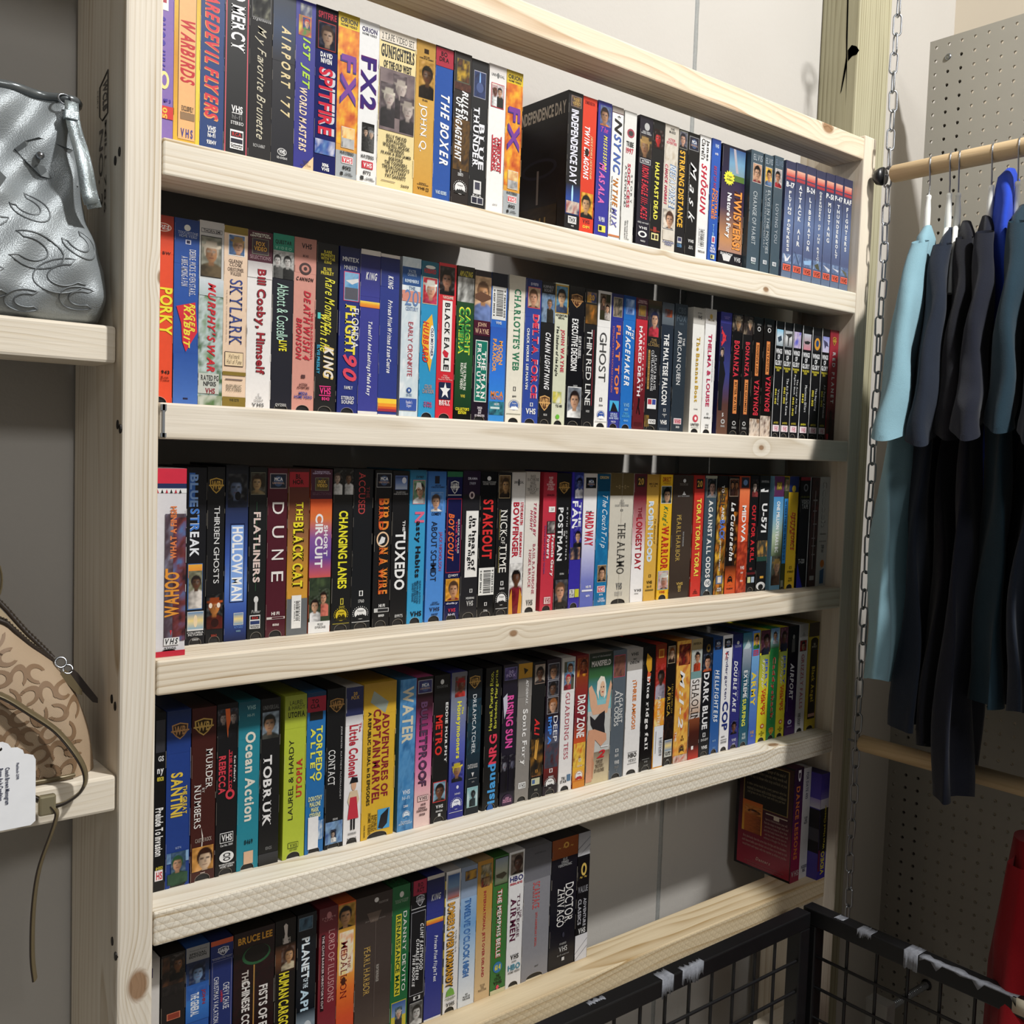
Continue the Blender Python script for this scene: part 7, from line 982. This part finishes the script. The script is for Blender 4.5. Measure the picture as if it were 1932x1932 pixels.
def silver_bag():
    zb = .1158; x0 = -.34
    rt = empty('handbag', (-.17, .075, zb + .0005), 'silver grey handbag with embossed ovals, on the upper left shelf', 'handbag')
    o = rt.location
    # z, right extent, front y, back y
    tab = [(0, -.052, .032, .112), (.006, -.040, .020, .128), (.025, -.0366, .010, .136), (.05, -.038, .010, .134), (.072, -.043, .014, .130), (.10, -.054, .024, .118), (.13, -.058, .034, .108), (.165, -.059, .040, .100), (.195, -.059, .044, .092), (.209, -.060, .048, .088)]
    def pt(x, z, back=False):
        xr, yf, yb = lerp(tab, z); h = (xr - x0) / 2; c = max(-1, min(1, (x - (x0 + xr) / 2) / h))
        sy = sqrt(max(0, 1 - abs(c) ** (2 / .24))) ** .75
        f = .0045 * sin(x * 62 + z * 40) * sin(z * 30 + 1) + .003 * sin(x * 120 - z * 90)
        if z > .1: f *= 1.4
        y = (yf + yb) / 2 + (1 if back else -1) * (yb - yf) / 2 * sy
        return (x - o.x, y - o.y + f * sy * (.5 if back else 1), z)
    def sec(z):
        xr = lerp(tab, z)[0]; n = 60; xs = [x0 + (xr - x0) * (1 - (1 - k / n) ** 1.8) for k in range(n + 1)]
        return [pt(x, z) for x in xs] + [pt(x, z, True) for x in xs[-2:0:-1]]
    t = NT('silver_satin'); co = t.obj(); n1 = t.noise(co, 26, 3)
    t.base(t.mix(n1, (*lin('7f8587'), 1), (*lin('a4abb0'), 1))); t.set(Roughness=.42, Metallic=.35); t.bump(t.math('ADD', t.noise(co, 40, 4), t.noise(co, 900, 2)), .25, .003)
    m = MB(); m.grid([sec(z) for z in [.209 * (i / 40) for i in range(41)]], wrap=True, flip=False); m.poly(sec(0)[::-1])
    m.build('body', t.m, rt)
    def surf(u, v, e):
        p = pt(min(u, lerp(tab, v)[0] - .0015), v); return (p[0], p[1] - e, p[2])
    m = MB()
    for (u, v, su, ang) in ((-.112, .060, .027, 2.9), (-.086, .040, .026, .4), (-.150, .026, .024, .2), (-.070, .022, .018, 0), (-.070, .072, .019, 2.2), (-.150, .088, .024, .6), (-.112, .100, .020, 2.4), (-.118, .014, .017, .1), (-.185, .060, .026, 3.0)):
        o_, i_ = cshape(); q = o_ + i_[::-1]; pth = [(u + su * (x * cos(ang) - y * sin(ang)), v + su * .8 * (x * sin(ang) + y * cos(ang))) for x, y in q]
        pth = [(min(a, -.046), max(.004, c)) for a, c in pth]
        m.tube([surf(a, c, .0002) for a, c in pth], .0008, 5, closed=True)
    m.build('embossed_oval', plain('dark_silver_satin', '74797c', .45, .35), rt)  # oval outlines in a darker silver than the body
    # top binding, zipper
    rim = sec(.209)
    m = MB(); m.tube([(p[0], p[1], .2105) for p in rim], .0042, 8, closed=True); m.build('binding', plain('pewter_leather', '6d7274', .25, .45), rt)
    front = [p for p in rim if p[1] <= .0]; front.sort(key=lambda p: p[0]); m = MB(); m2 = MB()
    for sgn, yy in ((-1, -.0042), (1, .0042)):
        for k in range(64):
            x = -.33 - o.x + k * .0038
            if x > -.076 - o.x: break
            m.box((x, yy - .0022, .2122), (x + .0022, yy + .0022, .2148))
    m2.box((-.335 - o.x, -.010, .2110), (-.072 - o.x, .010, .2118)); m2.build('zipper_tape', plain('grey_zip_tape', '3c3e40', .8), rt)
    z = m.build('zipper_teeth', plain('gunmetal', '8b8072', .3, .9), rt)
    # side tab with stud, and zipper pull
    def tab_(nm, pts, e, mat, th=.0016):
        m = MB(); f = [surf(u, v, e + th) for u, v in pts]; b = [surf(u, v, e - .0006) for u, v in pts]; n = len(pts); m.poly(f[::-1]); m.grid([f + [f[0]], b + [b[0]]]); return m.build(nm, mat, rt)
    leather = plain('pewter_trim', '63686a', .3, .35)
    tab_('leather_tab', [(-.121, .153), (-.113, .161), (-.102, .166), (-.068, .164), (-.066, .129), (-.098, .133), (-.112, .142)], .001, leather)
    tab_('leather_tab', [(-.185, .142), (-.160, .142), (-.140, .134), (-.131, .122), (-.140, .108), (-.185, .100)], .001, leather)
    p = surf(-.1005, .150, .004); m = MB(); m.grid([[(p[0] + r * cos(2 * pi * k / 14), p[1] - d, p[2] + r * sin(2 * pi * k / 14)) for k in range(14)] for d, r in ((-.002, .0036), (.0, .0036), (.0016, .0024), (.0022, .0002))], wrap=True); m.build('stud', M['metal'], rt)
    m = MB(); c = Vector((-.0775 - o.x, -.0340, .2075)); m.tube([(c.x + .006 * cos(2 * pi * k / 18), c.y + .003 * sin(2 * pi * k / 18), c.z + .0055 * sin(2 * pi * k / 18)) for k in range(18)], .0010, 6, closed=True); m.build('pull_ring', M['metal'], rt)
    fo = plain('silver_foil_leather', 'b4c0c4', .2, .75, .25, 300, bump=.6)
    m = MB(); py = -.050
    for dx, dz, ln in ((0, 0, .098), (.0035, -.004, .101)):
        rows = []
        for i in range(13):
            f = i / 12; cx = c.x + .003 + .0135 * f * f + dx; w_ = .0046 + .0016 * f; zz = c.z - .002 - ln * f + dz * 0; yy = c.y - .004 - .024 * min(1, f * 1.4) + .003 * sin(f * 9) + dx * .6
            rows.append([(cx - w_, yy, zz), (cx + w_, yy - .0003, zz + .004 * f)])
        m.grid(rows)
    ob = m.build('zipper_pull', fo, rt); so = ob.modifiers.new('t', 'SOLIDIFY'); so.thickness = .0014
    m = MB(); m.box((c.x - .0030, c.y - .0112, c.z - .020), (c.x + .0095, c.y - .0040, c.z - .012)); m.build('pull_collar', fo, rt, None, .001)
silver_bag()
def brown_bag():
    zb = -.3188
    rt = empty('purse', (-.17, .06, zb + .0005), 'brown monogram purse with open zipper and dangling strap, on the lower left shelf', 'purse')
    o = rt.location; x0 = -.32
    top = [(-.34, .192), (-.17, .176), (-.125, .153), (-.1035, .128), (-.080, .106), (-.062, .078), (-.052, .05), (-.046, .0)]
    def ht(x):
        for a, b in zip(top, top[1:]):
            if x <= b[0]: return a[1] + (b[1] - a[1]) * (x - a[0]) / (b[0] - a[0])
        return 0
    def P(s, v):       # s: x, v: angle from front bottom over the ridge to back bottom 0..1
        H = ht(s) ; sq = sqrt(max(0, min(1, (-.0465 - s) / .03))); d = .044 * (.35 + .65 * sq)
        a = pi * v; yy = -math.copysign(abs(cos(a)) ** .8, cos(a)) * d * (1 - .55 * sin(a) ** 3); zz = H * sin(a) ** .62
        f = .0025 * sin(s * 70 + zz * 50) * sin(a)
        return (s - o.x, yy + f, max(0, zz))
    xs = [x0 + (-.0465 - x0) * (1 - (1 - i / 44) ** 1.6) for i in range(45)]
    t = NT('monogram_canvas'); co = t.obj()
    wv = t.n('TexWave'); wv.inputs['Scale'].default_value = 420; wv.bands_direction = 'DIAGONAL'; t.put(wv.inputs['Vector'], co)
    t.base(t.mix(t.math('MULTIPLY', wv.outputs[1], .6), (*lin('b39d83'), 1), (*lin('8f785f'), 1))); t.set(Roughness=.6); t.bump(t.math('ADD', wv.outputs[1], t.math('MULTIPLY', t.noise(co, 50, 3), 2)), .3, .001)
    m = MB(); m.grid([[P(s, v / 28) for v in range(29)] for s in xs]); m.build('body', t.m, rt)
    def surf(u, v, e):
        H = max(ht(u), .001); r = max(0, min(1, v / H)); a = math.asin(min(1, r ** (1 / .62))); p = P(u, a / pi); return (p[0], p[1] - e, v)
    m = MB(); q = random.Random(2); items = []
    for i in range(10):
        for j in range(8):
            u = -.21 + i * .0165 + (.008 if j % 2 else 0); v = .010 + j * .0185
            if u < -.066 and v < ht(u) - .016: items.append((u, v, .0112, (i * 1.3 + j * 2.1) % 6.28))
    monogram(m, surf, items, (1, 1, 1), .0006); m.build('monogram_print', plain('brown_print', '7b6147', .6), rt)
    trim = plain('gold_brown_leather', '6d6148', .35, .3); dk = plain('dark_strap_edge', '2c231d', .45)
    # open zipper: two toothed edges
    zm = plain('antique_teeth', '6a5f52', .3, .85)
    for k, (dy, dz) in enumerate(((-.012, -.004), (.018, .012))):
        path = [(s - o.x, dy * min(1, (-.072 - s) / .05 + .05), ht(s) + dz * min(1, (-.072 - s) / .05 + .05) + .001) for s in [-.30 + .0076 * i for i in range(31)] if s < -.072]
        m = MB(); m.tube(path, .0026, 8); m.build('zipper_tape', dk, rt)
        m = MB()
        for i in range(len(path) - 1):
            a, b = Vector(path[i]), Vector(path[i + 1])
            for f in (0, .33, .66):
                p = a.lerp(b, f); m.box((p.x - .0008, p.y - .0020, p.z + .0016), (p.x + .0008, p.y + .0020, p.z + .0040))
        m.build('zipper_teeth', zm, rt)
    m = MB(); m.grid([[(s - o.x, -.010 * min(1, (-.072 - s) / .05), ht(s) + .0005), (s - o.x, .016 * min(1, (-.072 - s) / .05), ht(s) + .008 * min(1, (-.072 - s) / .05))] for s in [-.30 + .0076 * i for i in range(31)] if s < -.073]); m.build('lining', plain('tan_lining', '9a8a70', .8), rt)
    zx = Vector((-.076 - o.x, -.006, ht(-.076) + .004))
    for q_, r in (((0, -.004, .003), .0052), ((.006, -.006, -.004), .0045)):
        m = MB(); c = zx + Vector(q_); m.tube([(c.x + r * cos(2 * pi * k / 18), c.y + .002 * sin(2 * pi * k / 18), c.z + r * .9 * sin(2 * pi * k / 18)) for k in range(18)], .0011, 6, closed=True); m.build('pull_ring', M['metal'], rt)
    for sx, ex in ((.008, .033), (.001, .018)):
        m = MB(); a = zx + Vector((sx, -.008, -.006)); b = zx + Vector((ex, -.012, -.040 if sx > .005 else -.030)); d = (b - a).normalized(); n = Vector((d.z, 0, -d.x)) * .0042
        pts = [a + n * .8, a + d * .006 + n, b - d * .004 + n * .7, b, b - d * .004 - n * .7, a + d * .006 - n, a - n * .8]
        f = [tuple(p) for p in pts]; g = [(p[0], p[1] + .0022, p[2]) for p in f]; m.poly(f); m.grid([f + [f[0]], g + [g[0]]]); m.poly(g[::-1]); m.build('zipper_pull', trim if sx < .005 else dk, rt)
    # strap: loops round the front of the bag and hangs over the shelf edge
    zs = zb + .0005
    R = lambda x, y, z: (x - o.x, y - o.y, z - zs)
    loop = [(-.205, .018, -.205), (-.17, .014, -.215), (-.1386, .010, -.2264), (-.1129, .005, -.246), (-.0912, .0, -.2655), (-.075, -.010, -.2908), (-.0693, -.012, -.309), (-.073, -.012, -.321), (-.0847, -.012, -.3288), (-.0965, -.0115, -.3312), (-.1035, -.011, -.3285), (-.1118, -.010, -.3216), (-.125, -.006, -.3150)]
    def smooth(p, n=6):
        V = [Vector(q) for q in p]; out = []
        for i in range(len(V) - 1):
            a, b, c, d = V[max(i - 1, 0)], V[i], V[i + 1], V[min(i + 2, len(V) - 1)]
            for k in range(n):
                t = k / n; out.append(.5 * ((2 * b) + (c - a) * t + (2 * a - 5 * b + 4 * c - d) * t * t + (3 * b - a - 3 * c + d) * t ** 3))
        return out + [V[-1]]
    tail = [(-.0995, -.0122, -.330), (-.0952, -.014, -.3375), (-.0968, -.0145, -.346), (-.0999, -.0145, -.356), (-.1103, -.014, -.3876), (-.1150, -.014, -.4240), (-.1158, -.014, -.4661), (-.1135, -.014, -.491)]
    for nm, p in (('strap', loop), ('strap_end', tail)):
        pp = smooth(p); m = MB(); m.tube([R(*q) for q in pp], (.0010, .0046), 8, flat=(.55, -.35, .6) if nm == 'strap' else (1, -.5, .1)); m.build(nm, trim, rt)
        m = MB(); m.tube([R(q[0] - .0012, q[1] - .0003, q[2] - (.0012 if nm == 'strap' else 0)) for q in pp], (.0013, .0042), 8, flat=(.55, -.35, .6) if nm == 'strap' else (1, -.5, .1)); m.build('strap_edge', dk, rt)
    bm = MB(); c = R(-.1040, -.0128, -.3290); bm.box((c[0] - .0075, c[1] - .003, c[2] - .0095), (c[0] + .0075, c[1] + .004, c[2] + .0095)); bm.build('strap_loop', plain('gold_metallic_leather', 'a39a7e', .25, .6), rt, None, .002)
    m = MB(); m.tube([(s - o.x, P(s, .02)[1] - .002, .0035) for s in [-.30 + .0095 * i for i in range(25)]], .0022, 8); m.build('piping', trim, rt)
    m = MB(); pts = [(-.140 + .012 * cos(a), .055, -.128 + .024 * sin(a)) for a in [pi * (-.5 + k / 12) for k in range(13)]]; m.tube([R(*p) for p in pts], (.0012, .0045), 8, flat=(1, 0, 0)); m.build('handle', trim, rt)
    # paper tag on a string, hanging in front of the shelf edge
    tg = empty('price_tag', (-.1445, -.030, -.297), 'white scalloped paper price tag hanging from the brown purse', 'tag')
    W2, H2 = .0265, .052; pts = [(-W2, -H2), (W2 - .004, -H2), (W2, -H2 + .004), (W2, .022), (W2 - .002, .027), (W2 - .007, .0295), (W2 - .0095, .030), (W2 - .0105, .0345), (W2 - .015, .0385), (W2 - .020, .039), (W2 - .0225, .044), (W2 - .027, .047), (W2 - .0330, .047), (W2 - .0385, .043), (W2 - .040, .039), (-W2 + .01, .038), (-W2 + .003, .030), (-W2, .029)]
    m = MB(); m.poly([(x, 0, z) for x, z in pts]); m.poly([(x, .0008, z) for x, z in pts[::-1]]); m.grid([[(x, .0008, z) for x, z in pts + pts[:1]], [(x, 0, z) for x, z in pts + pts[:1]]]); m.build('card', M['paper'], tg)
    tg.scale = (1, 1, .8)
    m = MB(); m.poly([(W2 - .0295 + .0022 * cos(2 * pi * k / 14), -.0003, .0395 + .0022 * sin(2 * pi * k / 14)) for k in range(14)]); m.build('hole', M['screw'], tg)
    m = MB(); col = lin('4a4f66')
    def put(txt, x0_, x1_, z0, z1, st='b'):
        for V, F in text_polys(txt, st, 'H'): m.add([(x0_ + (x1_ - x0_) * b, -.0005, z0 + (z1 - z0) * a) for a, b in V], F, col)
    put('Flashback-2098', .0105, .0128, .0215, .0030); put('Coach Brown Monogram', .0005, .0052, .018, -.0235); put('Purse As Is Condition', -.0045, .0000, .018, -.0180)
    m.build('printed_text', M['print'], tg)
    m = MB(); hx, hz = W2 - .0295, .0395
    for e in (-1, 1): m.tube([(hx + .0005 * e, -.0006, hz + .001), (hx - .004 + .001 * e, .002, hz + .022), (hx - .009 + .002 * e, .012, hz + .045), (hx - .016, .030, hz + .066)], .0005, 6)
    m.build('string', plain('white_string', 'd8d8d4', .8), tg)
brown_bag()
